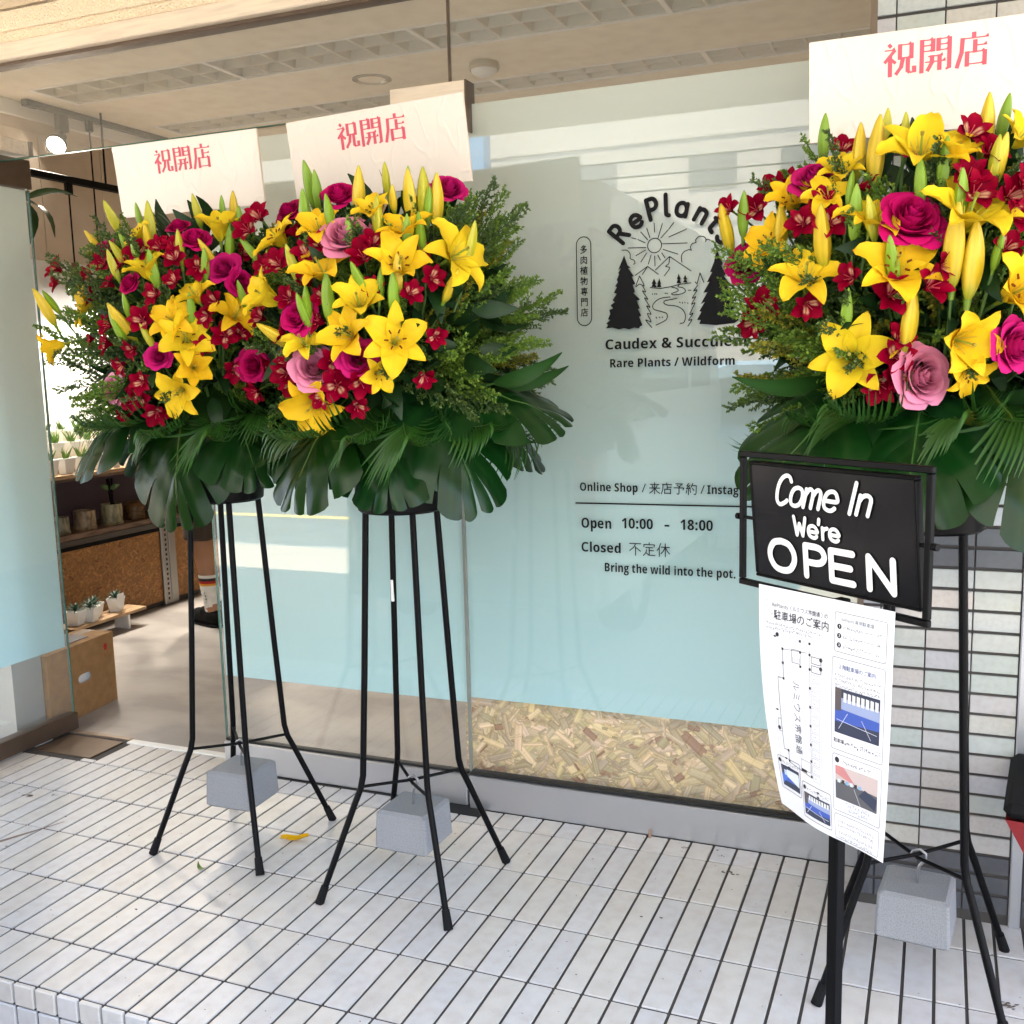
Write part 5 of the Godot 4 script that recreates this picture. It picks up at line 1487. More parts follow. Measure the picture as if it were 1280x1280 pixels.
func build_arrangement(key: String, at: Vector3, spec: Dictionary):
	var says: String = {"1": "left arrangement of yellow lilies, magenta roses and red alstroemeria, before the doorway", "2": "middle arrangement of lilies and roses with green sprays fanning out at its right", "3": "right arrangement of yellow lilies, roses and red alstroemeria above the black open sign"}[key]
	var o := thing("flower_arrangement", says, "flower arrangement", at + Vector3(0, 1.02, 0), 0.0, "congratulatory flower arrangements")
	var org := at + Vector3(0, 1.02, 0)
	var core := at + Vector3(0, 1.5, 0.02) - org
	var rad := Vector3(0.36, 0.38, 0.27)
	var b := G.new()
	b.lathe([Vector2(0.0, 0.0), Vector2(0.105, 0.0), Vector2(0.112, 0.006), Vector2(0.135, 0.22), Vector2(0.142, 0.222), Vector2(0.142, 0.236), Vector2(0.128, 0.236), Vector2(0.12, 0.19), Vector2(0.0, 0.18)], 36)
	part("bucket", b, M.black, o, Transform3D(Basis(), Vector3(0, 0.008, 0)))
	var stems := G.new()
	var root := Vector3(0, 0.18, 0)
	var stem_to := func(p: Vector3, d: Vector3, r: float):
		var a := p - d * 0.07
		var foot := root + Vector3(p.x, 0, p.z) * 0.16
		stems.tube([p, a, a.lerp(foot, 0.45) + Vector3(0, 0.02, 0), foot], [r, r, r * 1.2, r * 1.3], 6, Color.WHITE, false)
	var f: Dictionary = FLOWERS[key]
	var k := 0
	for e in f.L:
		var p := Vector3(e[0], e[1], e[2]) - org
		var d := Vector3(e[3], e[4], e[5]).normalized()
		var pr: Dictionary = proto.lily[(k * 5 + int(key)) % 6]
		var xf := frame(d, Vector3(cos(k * 1.9), sin(k * 1.1), sin(k * 1.9)), p - d * e[6] * 0.16, e[6] * (0.98 if key == "1" else 1.08) * (0.9 + 0.2 * fposmod(k * 0.37, 1.0)))
		var lm: Material = M.petals[(k * 7) % 3]
		var lily := part("yellow_lily", pr.centre, lm, o, xf)
		for q in pr.petals:
			part("petal", q[0], lm, lily, Transform3D(Basis(Vector3.UP, q[1]), Vector3.ZERO))
		stem_to.call(p - d * e[6] * 0.30, d, 0.004)
		k += 1
	for e in f.B:
		var p := Vector3(e[0], e[1], e[2]) - org
		var d := Vector3(e[3], e[4], e[5]).normalized()
		var ripe := 0.2 if e[7] < 0.33 else (0.5 if e[7] < 0.7 else 0.95)
		part("lily_bud", proto.bud[ripe][k % 2], M.bud, o, frame(d, Vector3(cos(k * 1.3), 0, sin(k * 1.3)), p, e[6] * 0.90))
		stem_to.call(p - d * e[6] * 0.50, d, 0.0032)
		k += 1
	for kind in ["R", "P"]:
		for e in f[kind]:
			var p := Vector3(e[0], e[1], e[2]) - org
			var d := Vector3(e[3], e[4], e[5]).normalized()
			var pr: Dictionary = proto.rose[k % 3]
			var m: Material = M.rose_pink if kind == "P" else M.rose_tints[k % 3]
			var rose := part("rose", pr.heart, m, o, frame(d, Vector3(cos(k * 2.3), 0.2, sin(k * 2.3)), p, e[6] * 0.86))
			if kind == "P":
				rose.set_meta("label", "light pink rose")
			for q in pr.petals:
				part("petal", q, m, rose)
			stem_to.call(p - d * e[6] * 0.38, d, 0.004)
			k += 1
	for e in f.A:
		var p := Vector3(e[0], e[1], e[2]) - org
		var d := Vector3(e[3], e[4], e[5]).normalized()
		var pr: Dictionary = proto.alstro[k % 3]
		var al := part("alstroemeria", pr.centre, M.alstro, o, frame(d, Vector3(cos(k * 2.9), sin(k), sin(k * 2.9)), p - d * e[6] * 0.15, e[6] * 0.98))
		for q in pr.petals:
			part("petal", q[0], M.alstro, al, Transform3D(Basis(Vector3.UP, q[1]), Vector3.ZERO))
		stem_to.call(p - d * e[6] * 0.3, d, 0.0025)
		k += 1
	# further alstroemeria tucked into the gaps between the larger blooms
	var spots: Array[Vector3] = []
	for kind in ["L", "R", "P", "A"]:
		for e in f[kind]:
			spots.append(Vector3(e[0], e[1], e[2]) - org)
	var added := 0
	for tries in 900:
		if added >= 15:
			break
		var d := aim(rng.randf_range(-60.0 if key == "3" else -85.0, 28.0 if key == "2" else 70.0), rng.randf_range(-26, 44))
		var p := core + d * (0.93 / (d / rad).length())
		var free := true
		for s in spots:
			if s.distance_to(p) < 0.055:
				free = false
				break
		if not free:
			continue
		spots.append(p)
		added += 1
		var pr: Dictionary = proto.alstro[added % 3]
		var dd := (d + Vector3(rng.randfn(), rng.randfn(), rng.randfn()) * 0.25).normalized()
		var al := part("alstroemeria", pr.centre, M.alstro, o, frame(dd, Vector3(cos(added), 0.3, sin(added)), p, rng.randf_range(0.065, 0.08)))
		for q in pr.petals:
			part("petal", q[0], M.alstro, al, Transform3D(Basis(Vector3.UP, q[1]), Vector3.ZERO))
		stem_to.call(p - dd * 0.02, dd, 0.0025)
	# upright buds between the open lilies
	for j in 9:
		var d := aim([-48, -30, -14, 2, 16, 30, 44, -38, 8][j], [30, 44, 34, 46, 36, 42, 26, 8, 12][j] + rng.randf_range(-6, 6))
		var p := core + d * (1.02 / (d / rad).length())
		var up := (d * 0.5 + Vector3.UP).normalized()
		part("lily_bud", proto.bud[0.2 if j % 3 else 0.5][j % 2], M.bud, o, frame(up, Vector3(cos(j), 0, sin(j)), p, rng.randf_range(0.08, 0.11)))
		stem_to.call(p - up * 0.05, up, 0.003)
	part("stems", stems, M.stem, o).set_meta("kind", "stuff")
	# feathery sprays all round, longer towards the sides
	var n := 0
	for j in 290:
		var az := fposmod(j * 137.508, 360.0) - 180.0
		var el := rng.randf_range(-36.0, 74.0)
		var d := aim(az, el)
		var facing := maxf(0.0, d.dot(AX_B))
		if el > 34.0:
			el = 34.0 + (el - 34.0) * 0.35
			d = aim(az, el)
		var surf := 1.0 / (d / rad).length()
		var reach := surf * lerpf(1.22, 0.79, facing) + rng.randf_range(-0.03, 0.03)
		if key == "2" and az > 40 and az < 130:
			reach -= 0.005
		if key == "3":
			reach -= 0.012
		if key == "1" and az < -50 and az > -130 and el < 30:
			reach += 0.05
		if key == "2" and az < -50 and az > -130:
			reach -= 0.08
		if el > 25.0:
			reach *= 0.90
		var tip := core + d * reach
		var ms: ArrayMesh
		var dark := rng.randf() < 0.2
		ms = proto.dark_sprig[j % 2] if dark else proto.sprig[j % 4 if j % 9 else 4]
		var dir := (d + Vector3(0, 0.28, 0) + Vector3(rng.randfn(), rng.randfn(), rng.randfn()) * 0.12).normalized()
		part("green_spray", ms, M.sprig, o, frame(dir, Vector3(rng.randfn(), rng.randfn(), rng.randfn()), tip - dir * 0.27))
		n += 1
	# broad dark leaves that fill the middle
	var mm := MultiMesh.new()
	mm.transform_format = MultiMesh.TRANSFORM_3D
	mm.mesh = proto.filler
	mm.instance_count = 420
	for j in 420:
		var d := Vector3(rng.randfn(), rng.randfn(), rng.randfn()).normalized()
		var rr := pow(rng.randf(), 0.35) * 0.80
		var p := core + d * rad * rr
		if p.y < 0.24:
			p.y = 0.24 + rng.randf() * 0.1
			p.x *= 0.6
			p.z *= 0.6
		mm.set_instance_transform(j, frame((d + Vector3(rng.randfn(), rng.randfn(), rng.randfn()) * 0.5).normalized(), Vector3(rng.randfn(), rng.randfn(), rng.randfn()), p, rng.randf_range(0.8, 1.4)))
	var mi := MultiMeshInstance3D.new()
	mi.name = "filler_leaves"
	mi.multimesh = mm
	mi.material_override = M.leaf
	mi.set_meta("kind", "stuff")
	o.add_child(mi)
	# collar of monstera, palm and long leaves under the flowers: azimuth, elevation of the tip, size, roll
	var collar: Array = {
		"1": [[-14, -44, 0.265, 0], [30, -44, 0.255, 0.2], [-66, -18, 0.25, -0.2], [70, -24, 0.26, 0.1], [120, -20, 0.26, 0], [180, -25, 0.26, 0], [-125, -25, 0.25, 0]],
		"2": [[0, -50, 0.255, 0.1], [-40, -29, 0.255, -0.1], [66, -2, 0.255, 0.35], [34, -28, 0.25, 0.2], [-85, -30, 0.24, 0], [120, -18, 0.27, 0], [180, -25, 0.26, 0], [-130, -25, 0.25, 0]],
		"3": [[-62, -14, 0.28, -0.3], [-28, -28, 0.27, 0], [14, -26, 0.26, 0.1], [52, -30, 0.27, 0.2], [90, -25, 0.26, 0], [150, -22, 0.26, 0], [-120, -22, 0.26, 0]],
	}[key]
	for j in collar.size():
		var c = collar[j]
		var d := aim(c[0], c[1])
		var flat := aim(c[0], 0.0)
		var up := aim(c[0], c[1] + 90.0)
		var x := up.cross(d) * -1.0
		var bs := Basis(x, d, x.cross(d)).rotated(d, c[3])
		if bs.z.dot(Vector3.UP) < 0.0 and bs.z.dot(flat) < 0.0:
			bs = bs.rotated(d, PI)
		part("monstera_leaf", proto.monstera[(j + int(key)) % 4], M.glossies[(j * 2 + int(key)) % 3], o, Transform3D(bs * (c[2] * 1.12), Vector3(0, 0.325, 0) + flat * 0.13))
	for j in 8:
		var az := -100.0 + 28.0 * j + rng.randf_range(-6, 6)
		var d := aim(az, rng.randf_range(-48, -22))
		part("palm_frond", proto.palm[j % 2], M.leaf, o, frame(d, AX_R * cos(deg_to_rad(az)) - AX_B * sin(deg_to_rad(az)), Vector3(0, 0.29, 0) + aim(az, 0) * 0.13, 0.8))
	var longs: Array = {"1": [[75, 5]], "2": [[68, 10], [74, -2]], "3": [[-70, -12]]}[key]
	for c in longs:
		var d := aim(c[0], c[1])
		part("long_leaf", proto.long_leaf, M.leaf, o, frame(d, Vector3.DOWN * signf(c[0]) * 0.9 + (AX_R * cos(deg_to_rad(c[0])) - AX_B * sin(deg_to_rad(c[0]))) * 0.5, Vector3(0, 0.33, 0) + aim(c[0], 0) * 0.27, 0.85))

func build_board(key: String, at: Vector3, spec: Dictionary):
	var place: Dictionary = {
		"1": {"c": Vector3(-0.927, 1.955, 0.235), "w": 0.51, "h": 0.202, "rz": 0.0, "dx": 0.0},
		"2": {"c": Vector3(-0.265, 1.945, 0.306), "w": 0.517, "h": 0.21, "rz": 0.035, "dx": 0.0},
		"3": {"c": Vector3(1.07, 1.96, 0.31), "w": 0.52, "h": 0.206, "rz": 0.0, "dx": 0.0},
	}[key]
	var o := thing("congratulation_board", "white film wrapped board with red opening greeting, sticking up behind the " + spec.where + " flower arrangement", "board", place.c, 0.0, "congratulation boards")
	o.basis = Basis.from_euler(Vector3(0.12, 0.0, place.rz))
	var w: float = place.w
	var h: float = place.h
	part("panel", bx(Vector3(-w / 2, -h / 2, -0.006), Vector3(w / 2, h / 2, 0.0), 0.001), mat(lin(0.76, 0.62, 0.50), 0.7), o)
	part("wrapped_sheet", bx(Vector3(-w / 2 + 0.0005, -h / 2 + 0.0005, 0.0006), Vector3(w / 2 - 0.0005, h / 2 - 0.0005, 0.0018), 0.0005), M.board, o)
	part("stick", bx(Vector3(-0.012 + place.dx, -0.85, -0.0145), Vector3(0.012 + place.dx, h * 0.3, -0.0065), 0.001), M.wood, o)
	var k := Ink.new()
	var chars := ["祝", "開", "店"]
	var size := 0.066
	for j in 3:
		k.glyph(chars[j], Vector2(-w / 2 + w * 0.285 + j * w * 0.138, h / 2 - h * 0.11), size, 0.0026, 0.0085, Color.WHITE, true)
	part("greeting", k.mesh(func(q: Vector2) -> Vector3: return Vector3(q.x, q.y, 0.0024), Vector3.BACK), M.red_ink, o)

# ------------------------------------------------------------------ lettering
# strokes on a 100 x 100 grid, y down; "x,y x,y;x,y ..." is one polyline after another
const GLYPHS := {
	"祝": "20,4 28,14;8,22 40,22;40,22 8,58;25,42 25,98;28,50 42,62;54,10 54,50;54,10 88,10;88,10 88,50;54,48 88,48;63,50 58,75 42,96;78,50 78,88;78,88 84,94 97,92;97,92 97,78",
	"開": "10,6 10,98;10,6 42,6;42,6 42,38;10,22 42,22;10,38 42,38;58,6 58,38;58,6 90,6;90,6 90,92;90,92 80,96;58,22 90,22;58,38 90,38;28,54 72,54;20,70 80,70;40,54 40,72;40,72 28,94;62,54 62,94",
	"店": "50,2 50,15;12,16 92,16;18,16 16,55;16,55 4,96;54,24 54,56;54,38 88,38;32,56 32,94;32,56 82,56;82,56 82,94;32,90 82,90",
	"多": "48,2 20,26;40,12 76,12 48,40 10,50;36,22 52,32;58,42 24,68;50,52 88,52 56,84 10,98;42,64 58,74",
	"肉": "12,20 12,98;12,20 88,20;88,20 88,90 84,96 74,94;50,2 50,20;50,20 46,36 26,52;50,34 72,50;50,56 46,72 24,88;50,68 74,86",
	"植": "22,2 22,98;4,24 40,24;22,28 4,66;22,32 38,52;44,14 96,14;70,2 68,26;56,28 56,78;56,28 88,28;88,28 88,78;56,44 88,44;56,60 88,60;56,76 88,76;46,36 46,94;46,94 96,94",
	"物": "14,10 6,38;8,24 40,24;24,2 24,98;4,66 42,54;56,4 44,40;52,24 92,24 88,84 82,94 72,92;64,24 44,62;78,24 46,86",
	"専": "10,14 90,14;22,26 22,58;22,26 78,26;78,26 78,58;22,42 78,42;22,57 78,57;50,2 50,66;6,68 94,68;68,58 68,90 62,96 52,94;26,76 38,88",
	"門": "10,6 10,98;10,6 42,6;42,6 42,42;10,24 42,24;10,42 42,42;58,6 58,42;58,6 90,6;90,6 90,90 86,96 76,94;58,24 90,24;58,42 90,42",
	"来": "12,18 88,18;28,26 36,42;72,26 62,42;6,48 94,48;50,2 50,98;48,50 30,76 6,92;52,50 70,76 94,92",
	"予": "22,8 78,8 52,30;34,20 56,34;6,42 92,42 84,58;50,42 50,88 44,96 32,92",
	"約": "28,2 12,24 28,26;38,16 10,46;8,48 40,44;32,34 42,50;25,48 25,98;10,62 6,84;38,60 44,78;62,2 48,34;58,20 92,20 90,84 84,95 72,92;60,44 72,60",
	"不": "8,10 92,10;54,10 40,36 8,64;52,32 52,98;58,42 90,66",
	"定": "50,0 50,12;10,14 10,30;10,14 90,14 86,30;24,36 76,36;50,36 50,88;52,58 82,58;30,52 24,76 6,96;26,74 46,92 94,94",
	"休": "30,2 18,36 4,54;20,32 20,98;34,28 96,28;65,2 65,98;63,30 50,58 32,78;67,30 80,58 97,76",
	"ル": "30,10 30,50 22,74 6,92;58,8 58,88 76,78 94,52",
	"ミ": "22,10 74,24;26,42 72,54;14,72 82,92",
	"ウ": "50,2 50,18;14,20 14,46;14,20 86,20 80,56 60,80 34,96",
	"ス": "18,14 78,14 56,54 10,94;54,56 90,92",
	"常": "50,0 50,14;26,4 34,14;74,4 66,14;8,18 8,34;8,18 92,18 88,32;30,28 30,48;30,28 70,28;70,28 70,48;30,47 70,47;18,58 18,90;18,58 82,58;82,58 82,86 72,86;50,48 50,98",
	"盤": "26,0 20,10;12,10 12,44 4,56;12,10 42,10 42,54;4,30 50,30;24,16 30,24;24,36 30,46;58,4 56,22 50,28;58,4 80,4 80,20 92,20;54,32 86,32 56,58;60,36 94,58;16,64 16,94;16,64 84,64;84,64 84,94;38,64 38,94;62,64 62,94;4,95 96,95",
	"通": "12,6 22,18;4,36 20,36 20,74;20,74 4,90;18,78 40,94 96,94;40,6 84,6 64,20;52,12 70,22;38,28 38,84;38,28 86,28;86,28 86,78 80,84;38,46 86,46;38,62 86,62;62,22 62,82",
	"の": "52,12 44,52 30,80 16,82 8,64 14,40 34,20 58,14 80,24 90,46 84,72 58,92",
	"駐": "10,6 10,58;10,6 42,6;26,6 26,58;10,23 40,23;10,40 40,40;10,58 44,58 42,88 36,96 30,92;8,70 4,88;18,70 18,82;26,68 28,80;34,66 37,76;70,2 76,14;52,22 96,22;56,54 92,54;74,22 74,92;48,93 98,93",
	"車": "12,14 88,14;22,28 22,66;22,28 78,28;78,28 78,66;22,47 78,47;22,66 78,66;4,80 96,80;50,2 50,98",
	"場": "4,30 36,30;20,6 20,76;2,82 38,68;48,6 48,42;48,6 88,6;88,6 88,42;48,24 88,24;48,42 88,42;38,54 98,54;54,54 40,74;50,66 92,66 86,92 76,94;66,66 46,94;78,66 60,97",
	"ご": "26,20 74,20 60,30;22,66 30,84 54,88 82,82;80,4 86,14;90,2 96,12",
	"案": "50,0 50,10;10,12 10,26;10,12 90,12 88,24;44,18 30,44 62,54;68,28 52,48 22,56;12,34 88,34;6,66 94,66;50,56 50,98;46,68 30,84 6,94;54,68 70,84 94,94",
	"内": "12,22 12,98;12,22 88,22;88,22 88,90 84,96 72,94;50,2 50,22;50,22 46,50 24,74;50,44 78,70",
	"用": "16,8 16,66 6,96;16,8 86,8;86,8 86,90 80,96;16,36 86,36;16,62 86,62;50,8 50,96",
	"階": "8,6 8,98;8,6 32,6 22,36 34,52 28,66 18,66;42,6 42,42;42,24 60,20;42,42 62,36;70,6 70,38 94,38 94,30;70,24 92,18;66,44 58,54;48,54 48,96;48,54 88,54;88,54 88,96;48,74 88,74;48,94 88,94",
	"（": "72,0 52,24 46,50 52,76 72,100",
	"）": "28,0 48,24 54,50 48,76 28,100",
}
# rounded display letters, y down, cap height 100: [advance, strokes]
const ROUND := {
	"R": [66, "8,0 8,100;8,0 34,0 48,8 54,26 48,44 34,51 8,51;32,51 58,100"],
	"e": [64, "6,68 56,68 54,52 44,40 30,36 14,42 6,58 6,78 14,92 30,99 44,98 54,90"],
	"P": [62, "8,0 8,100;8,0 34,0 48,8 54,28 48,46 34,54 8,54"],
	"l": [30, "8,-4 8,82 12,95 22,99"],
	"a": [68, "54,54 46,41 32,36 18,40 8,52 6,68 8,84 18,96 32,99 46,95 54,82;56,38 56,99"],
	"n": [64, "8,38 8,99;8,58 16,42 30,36 44,40 52,54 52,99"],
	"t": [42, "12,14 12,82 18,95 34,99;0,38 30,38"],
	"s": [54, "44,46 34,38 22,36 10,42 8,54 16,64 34,70 44,78 44,90 32,98 18,99 6,92"],
	"C": [64, "58,18 48,4 32,0 16,10 6,34 6,66 14,90 30,100 48,92 56,84"],
	"o": [60, "30,36 14,42 6,58 6,78 14,94 30,99 46,93 54,77 54,58 46,42 30,36"],
	"m": [82, "6,38 6,99;6,58 14,42 24,37 34,44 38,60 38,99;38,60 46,43 56,37 66,43 70,60 70,99"],
	"I": [30, "12,0 12,100"],
	"W": [86, "4,0 20,98;20,98 38,34;38,34 56,98;56,98 74,0"],
	"'": [18, "8,-4 4,22"],
	"r": [44, "8,38 8,99;8,62 18,44 36,38"],
	"O": [88, "35,0 17,7 6,28 3,50 6,72 17,93 35,100 53,93 64,72 67,50 64,28 53,7 35,0"],
	"E": [86, "8,2 8,98;8,2 58,2;8,50 52,50;8,98 58,98"],
	"N": [80, "8,100 8,0;8,0 60,100;60,100 60,0"],
	" ": [40, ""],
}
const LOGO_LINES = "352,1769 353,1745;375,1766 363,1729;407,1767 393,1750;391,1748 371,1728;442,1747 393,1729;375,1712 444,1710;377,1697 418,1682;373,1688 382,1674;362,1683 369,1669;353,1681 354,1654;343,1684 335,1660;330,1690 314,1667;327,1698 300,1685;328,1705 278,1707;326,1718 306,1728;300,1730 288,1734;333,1726 314,1748;340,1730 331,1757;298,1632 333,1654 363,1631;355,1643 395,1677 454,1635;333,1654 318,1633;395,1677 393,1659 384,1651 395,1646 380,1626;260,1702 274,1701 283,1691 284,1678 294,1673 297,1665 293,1662;429,1660 428,1676 435,1687 449,1692 455,1690 453,1699 458,1707 468,1710 467,1716 476,1725 490,1723 495,1715 494,1710 498,1716 507,1713;340,1596 368,1592 401,1596 424,1601 454,1603;401,1594 415,1590 418,1583 401,1577 407,1573 429,1575 439,1582 432,1591 418,1595 424,1601;396,1568 368,1565 349,1551 350,1537 373,1529 387,1522 384,1506 356,1493;415,1563 384,1559 379,1552 390,1546 415,1542 432,1531 439,1515 435,1498 424,1495;310,1629 299,1601 310,1607 323,1602 310,1629;318,1603 327,1585 318,1588 333,1565 324,1568 339,1543 330,1546 342,1524 332,1525 342,1503 327,1508 344,1487;479,1628 471,1599 466,1605;473,1596 462,1581 471,1583 458,1562 467,1565 456,1546 465,1548 451,1519 460,1521 448,1503 457,1504 446,1487;479,1628 489,1603;346,1579 347,1577;352,1579 353,1577;356,1579 359,1577;382,1579 385,1578;388,1578 389,1577;447,1584 449,1583;451,1584 454,1583;423,1553 424,1551;430,1552 431,1549;437,1552 438,1550;445,1550 446,1548;356,1515 358,1512;365,1515 367,1513;373,1515 375,1513"
const LOGO_SHAPES = "266,1688 276,1660 284,1654 278,1652 293,1630 287,1629 298,1608 290,1606 297,1586 292,1584 311,1565 301,1562 310,1541 305,1539 314,1520 308,1518 317,1494 310,1491 308,1486 293,1488 278,1484 264,1488 248,1485 229,1491 211,1489 217,1498 212,1503 224,1512 217,1514 224,1529 221,1540 232,1544 225,1553 238,1561 231,1567 244,1584 235,1587 244,1602 239,1605 247,1616 244,1622 251,1638 248,1640 256,1653 248,1648;524,1691 533,1667 541,1648 536,1645 549,1621 544,1616 560,1595 554,1592 567,1563 560,1560 577,1530 567,1528 585,1498 572,1490 523,1487 477,1492 481,1502 471,1503 483,1524 477,1526 492,1550 481,1545 499,1576 488,1575 505,1603 498,1603 512,1629 506,1629 517,1655;351,1620 344,1606 347,1605 343,1597 351,1597 351,1593 352,1596 359,1596 354,1605 358,1605;366,1620 360,1605 362,1605 359,1596 365,1596 365,1593 367,1596 372,1595 369,1604 371,1604;420,1630 415,1615 418,1615 414,1604 420,1604 420,1601 422,1604 427,1603 423,1614 426,1614;438,1626 433,1614 436,1614 432,1605 438,1605 438,1602 439,1605 445,1605 440,1613 444,1613"


class Ink:
	var p := PackedVector2Array()
	var c := PackedColorArray()
	var z := PackedFloat32Array()
	var step := 1e-6
	var coat := 0      # strokes that cross lie one micrometre above each other
	func tri(a: Vector2, b: Vector2, d: Vector2, col: Color):
		if (b - a).cross(d - a) < 0.0:
			p.append_array([a, d, b])
		else:
			p.append_array([a, b, d])
		c.append_array([col, col, col])
		var zz := (coat % 1000) * step
		z.append_array([zz, zz, zz])
	func quad(a: Vector2, b: Vector2, d: Vector2, e: Vector2, col: Color):
		coat += 1
		tri(a, b, d, col)
		tri(a, d, e, col)
	func rect(a: Vector2, b: Vector2, col: Color):
		quad(a, Vector2(b.x, a.y), b, Vector2(a.x, b.y), col)
	func dot(q: Vector2, r: float, col: Color, n := 10):
		coat += 1
		for k in n:
			tri(q, q + Vector2.from_angle(TAU * k / n) * r, q + Vector2.from_angle(TAU * (k + 1) / n) * r, col)
	func stroke(pts: Array, w: float, col: Color, closed := false, round_ends := true):
		var n := pts.size()
		for k in (n if closed else n - 1):
			var a: Vector2 = pts[k]
			var b: Vector2 = pts[(k + 1) % n]
			if a.distance_to(b) < 1e-7:
				continue
			var d := (b - a).normalized().orthogonal() * w / 2
			quad(a + d, b + d, b - d, a - d, col)
		for k in n:
			if round_ends or (k > 0 and k < n - 1) or closed:
				dot(pts[k], w / 2, col, 10)
	func shape(poly: Array, col: Color):
		var q := PackedVector2Array(poly)
		var ix := Geometry2D.triangulate_polygon(q)
		coat += 1
		for k in range(0, ix.size(), 3):
			tri(q[ix[k]], q[ix[k + 1]], q[ix[k + 2]], col)
	func frame(a: Vector2, b: Vector2, r: float, w: float, col: Color):
		stroke(round_rect(a, b, r), w, col, true)
	static func round_rect(a: Vector2, b: Vector2, r: float) -> Array:
		var out := []
		for q in [[b.x - r, b.y - r, 0.0], [a.x + r, b.y - r, 1.0], [a.x + r, a.y + r, 2.0], [b.x - r, a.y + r, 3.0]]:
			for k in 6:
				out.append(Vector2(q[0], q[1]) + Vector2.from_angle(PI / 2 * (q[2] + k / 5.0)) * r)
		return out
	static func lines(s: String) -> Array:
		var out := []
		for poly in s.split(";", false):
			var pts := []
			for a in poly.split(" ", false):
				var xy := a.split(",")
				pts.append(Vector2(float(xy[0]), float(xy[1])))
			out.append(pts)
		return out
	# a sign with its top left corner at q, y up
	func glyph(ch: String, q: Vector2, size: float, thin: float, thick: float, col: Color, serif := false, turned := false):
		for l in lines(GLYPHS[ch]):
			var pts := []
			for a: Vector2 in l:
				var e := a / 100.0 * size
				pts.append(q + (Vector2(size - e.y, -e.x) if turned else Vector2(e.x, -e.y)))
			if not serif:
				stroke(pts, thick, col)
				continue
			for k in pts.size() - 1:
				var a: Vector2 = pts[k]
				var b: Vector2 = pts[k + 1]
				var d := (b - a).normalized()
				var w := lerpf(thin, thick, pow(absf(d.y), 1.2))
				var o := d.orthogonal() * w / 2
				var ext := d * (0.002 if absf(d.y) > 0.8 else 0.0)
				quad(a + o - ext, b + o + ext, b - o + ext, a - o - ext, col)
				if absf(d.y) < 0.25 and a.distance_to(b) > size * 0.2:
					# the small triangle at the end of a horizontal stroke
					tri(b + Vector2(0.0, -w / 2), b + Vector2(-size * 0.10, w / 2), b + Vector2(-size * 0.02, size * 0.09), col)
	func row(text: String, q: Vector2, size: float, w: float, col: Color, pitch := 1.04):
		for k in text.length():
			if GLYPHS.has(text[k]):
				glyph(text[k], q + Vector2(k * size * pitch, 0), size, w, w, col)
	func rounded(text: String, q: Vector2, cap: float, w: float, col: Color, width := 0.0, shear := 0.0):
		var adv := 0.0
		for ch in text:
			adv += ROUND[ch][0]
		var sx := cap / 100.0 if width == 0.0 else width / adv
		var x := 0.0
		for ch in text:
			for l in lines(ROUND[ch][1]):
				var pts := []
				for a: Vector2 in l:
					pts.append(q + Vector2((x + a.x) * sx + shear * (100.0 - a.y) / 100.0 * cap, (100.0 - a.y) / 100.0 * cap))
				stroke(smooth(pts), w, col)
			x += ROUND[ch][0]
	static func smooth(pts: Array) -> Array:
		if pts.size() < 4:
			return pts
		var cv := Curve2D.new()
		var n := pts.size()
		for k in n:
			var t: Vector2 = (pts[mini(k + 1, n - 1)] - pts[maxi(k - 1, 0)]) / 6.0
			cv.add_point(pts[k], -t, t)
		var out := []
		for a in cv.tessellate(3, 6):
			out.append(a)
		return out
	# type from a font: left end of the baseline at q; cap height, or the width of the whole line
	func type(text: String, q: Vector2, cap: float, col: Color, width := 0.0, bold := true, xf := Transform2D()):
		var tm := TextMesh.new()
		var fo := SystemFont.new()
		fo.font_names = PackedStringArray(["Droid Sans"])
		fo.font_weight = 700 if bold else 400
		tm.font = fo
		tm.font_size = 48
		tm.pixel_size = 0.01
		tm.depth = 0.0
		tm.curve_step = 1.0
		tm.horizontal_alignment = HORIZONTAL_ALIGNMENT_LEFT
		tm.text = "H"
		var ar := tm.get_mesh_arrays()
		var h0 := 1e9
		var h1 := -1e9
		for a in ar[Mesh.ARRAY_VERTEX]:
			h0 = minf(h0, a.y)
			h1 = maxf(h1, a.y)
		tm.text = text
		ar = tm.get_mesh_arrays()
		var vs: PackedVector3Array = ar[Mesh.ARRAY_VERTEX]
		var w0 := 1e9
		var w1 := -1e9
		for a in vs:
			w0 = minf(w0, a.x)
			w1 = maxf(w1, a.x)
		var s := cap / (h1 - h0)
		var sx := s if width == 0.0 else width / (w1 - w0)
		# the vertical alignment differs from text to text only by the line, which is the same font
		var ix = ar[Mesh.ARRAY_INDEX]
		var list = ix if ix != null and ix.size() else range(vs.size())
		coat += 1
		var f := func(a: Vector3) -> Vector2: return xf * (q + Vector2((a.x - w0) * sx, (a.y - h0) * s))
		for k in range(0, list.size() - 2, 3):
			tri(f.call(vs[list[k]]), f.call(vs[list[k + 1]]), f.call(vs[list[k + 2]]), col)
	# cut large triangles smaller, so that they follow a curved sheet
	func split(most: float):
		var todo := p.size()
		var k := 0
		while k < p.size():
			var e := [p[k].distance_to(p[k + 1]), p[k + 1].distance_to(p[k + 2]), p[k + 2].distance_to(p[k])]
			var m: int = 0 if e[0] >= e[1] and e[0] >= e[2] else (1 if e[1] >= e[2] else 2)
			if e[m] <= most or p.size() > todo + 60000:
				k += 3
				continue
			var a := p[k + m]
			var b := p[k + (m + 1) % 3]
			var o := p[k + (m + 2) % 3]
			var mid := (a + b) / 2.0
			p[k] = a
			p[k + 1] = mid
			p[k + 2] = o
			p.append_array([mid, b, o])
			c.append_array([c[k], c[k], c[k]])
			z.append_array([z[k], z[k], z[k]])
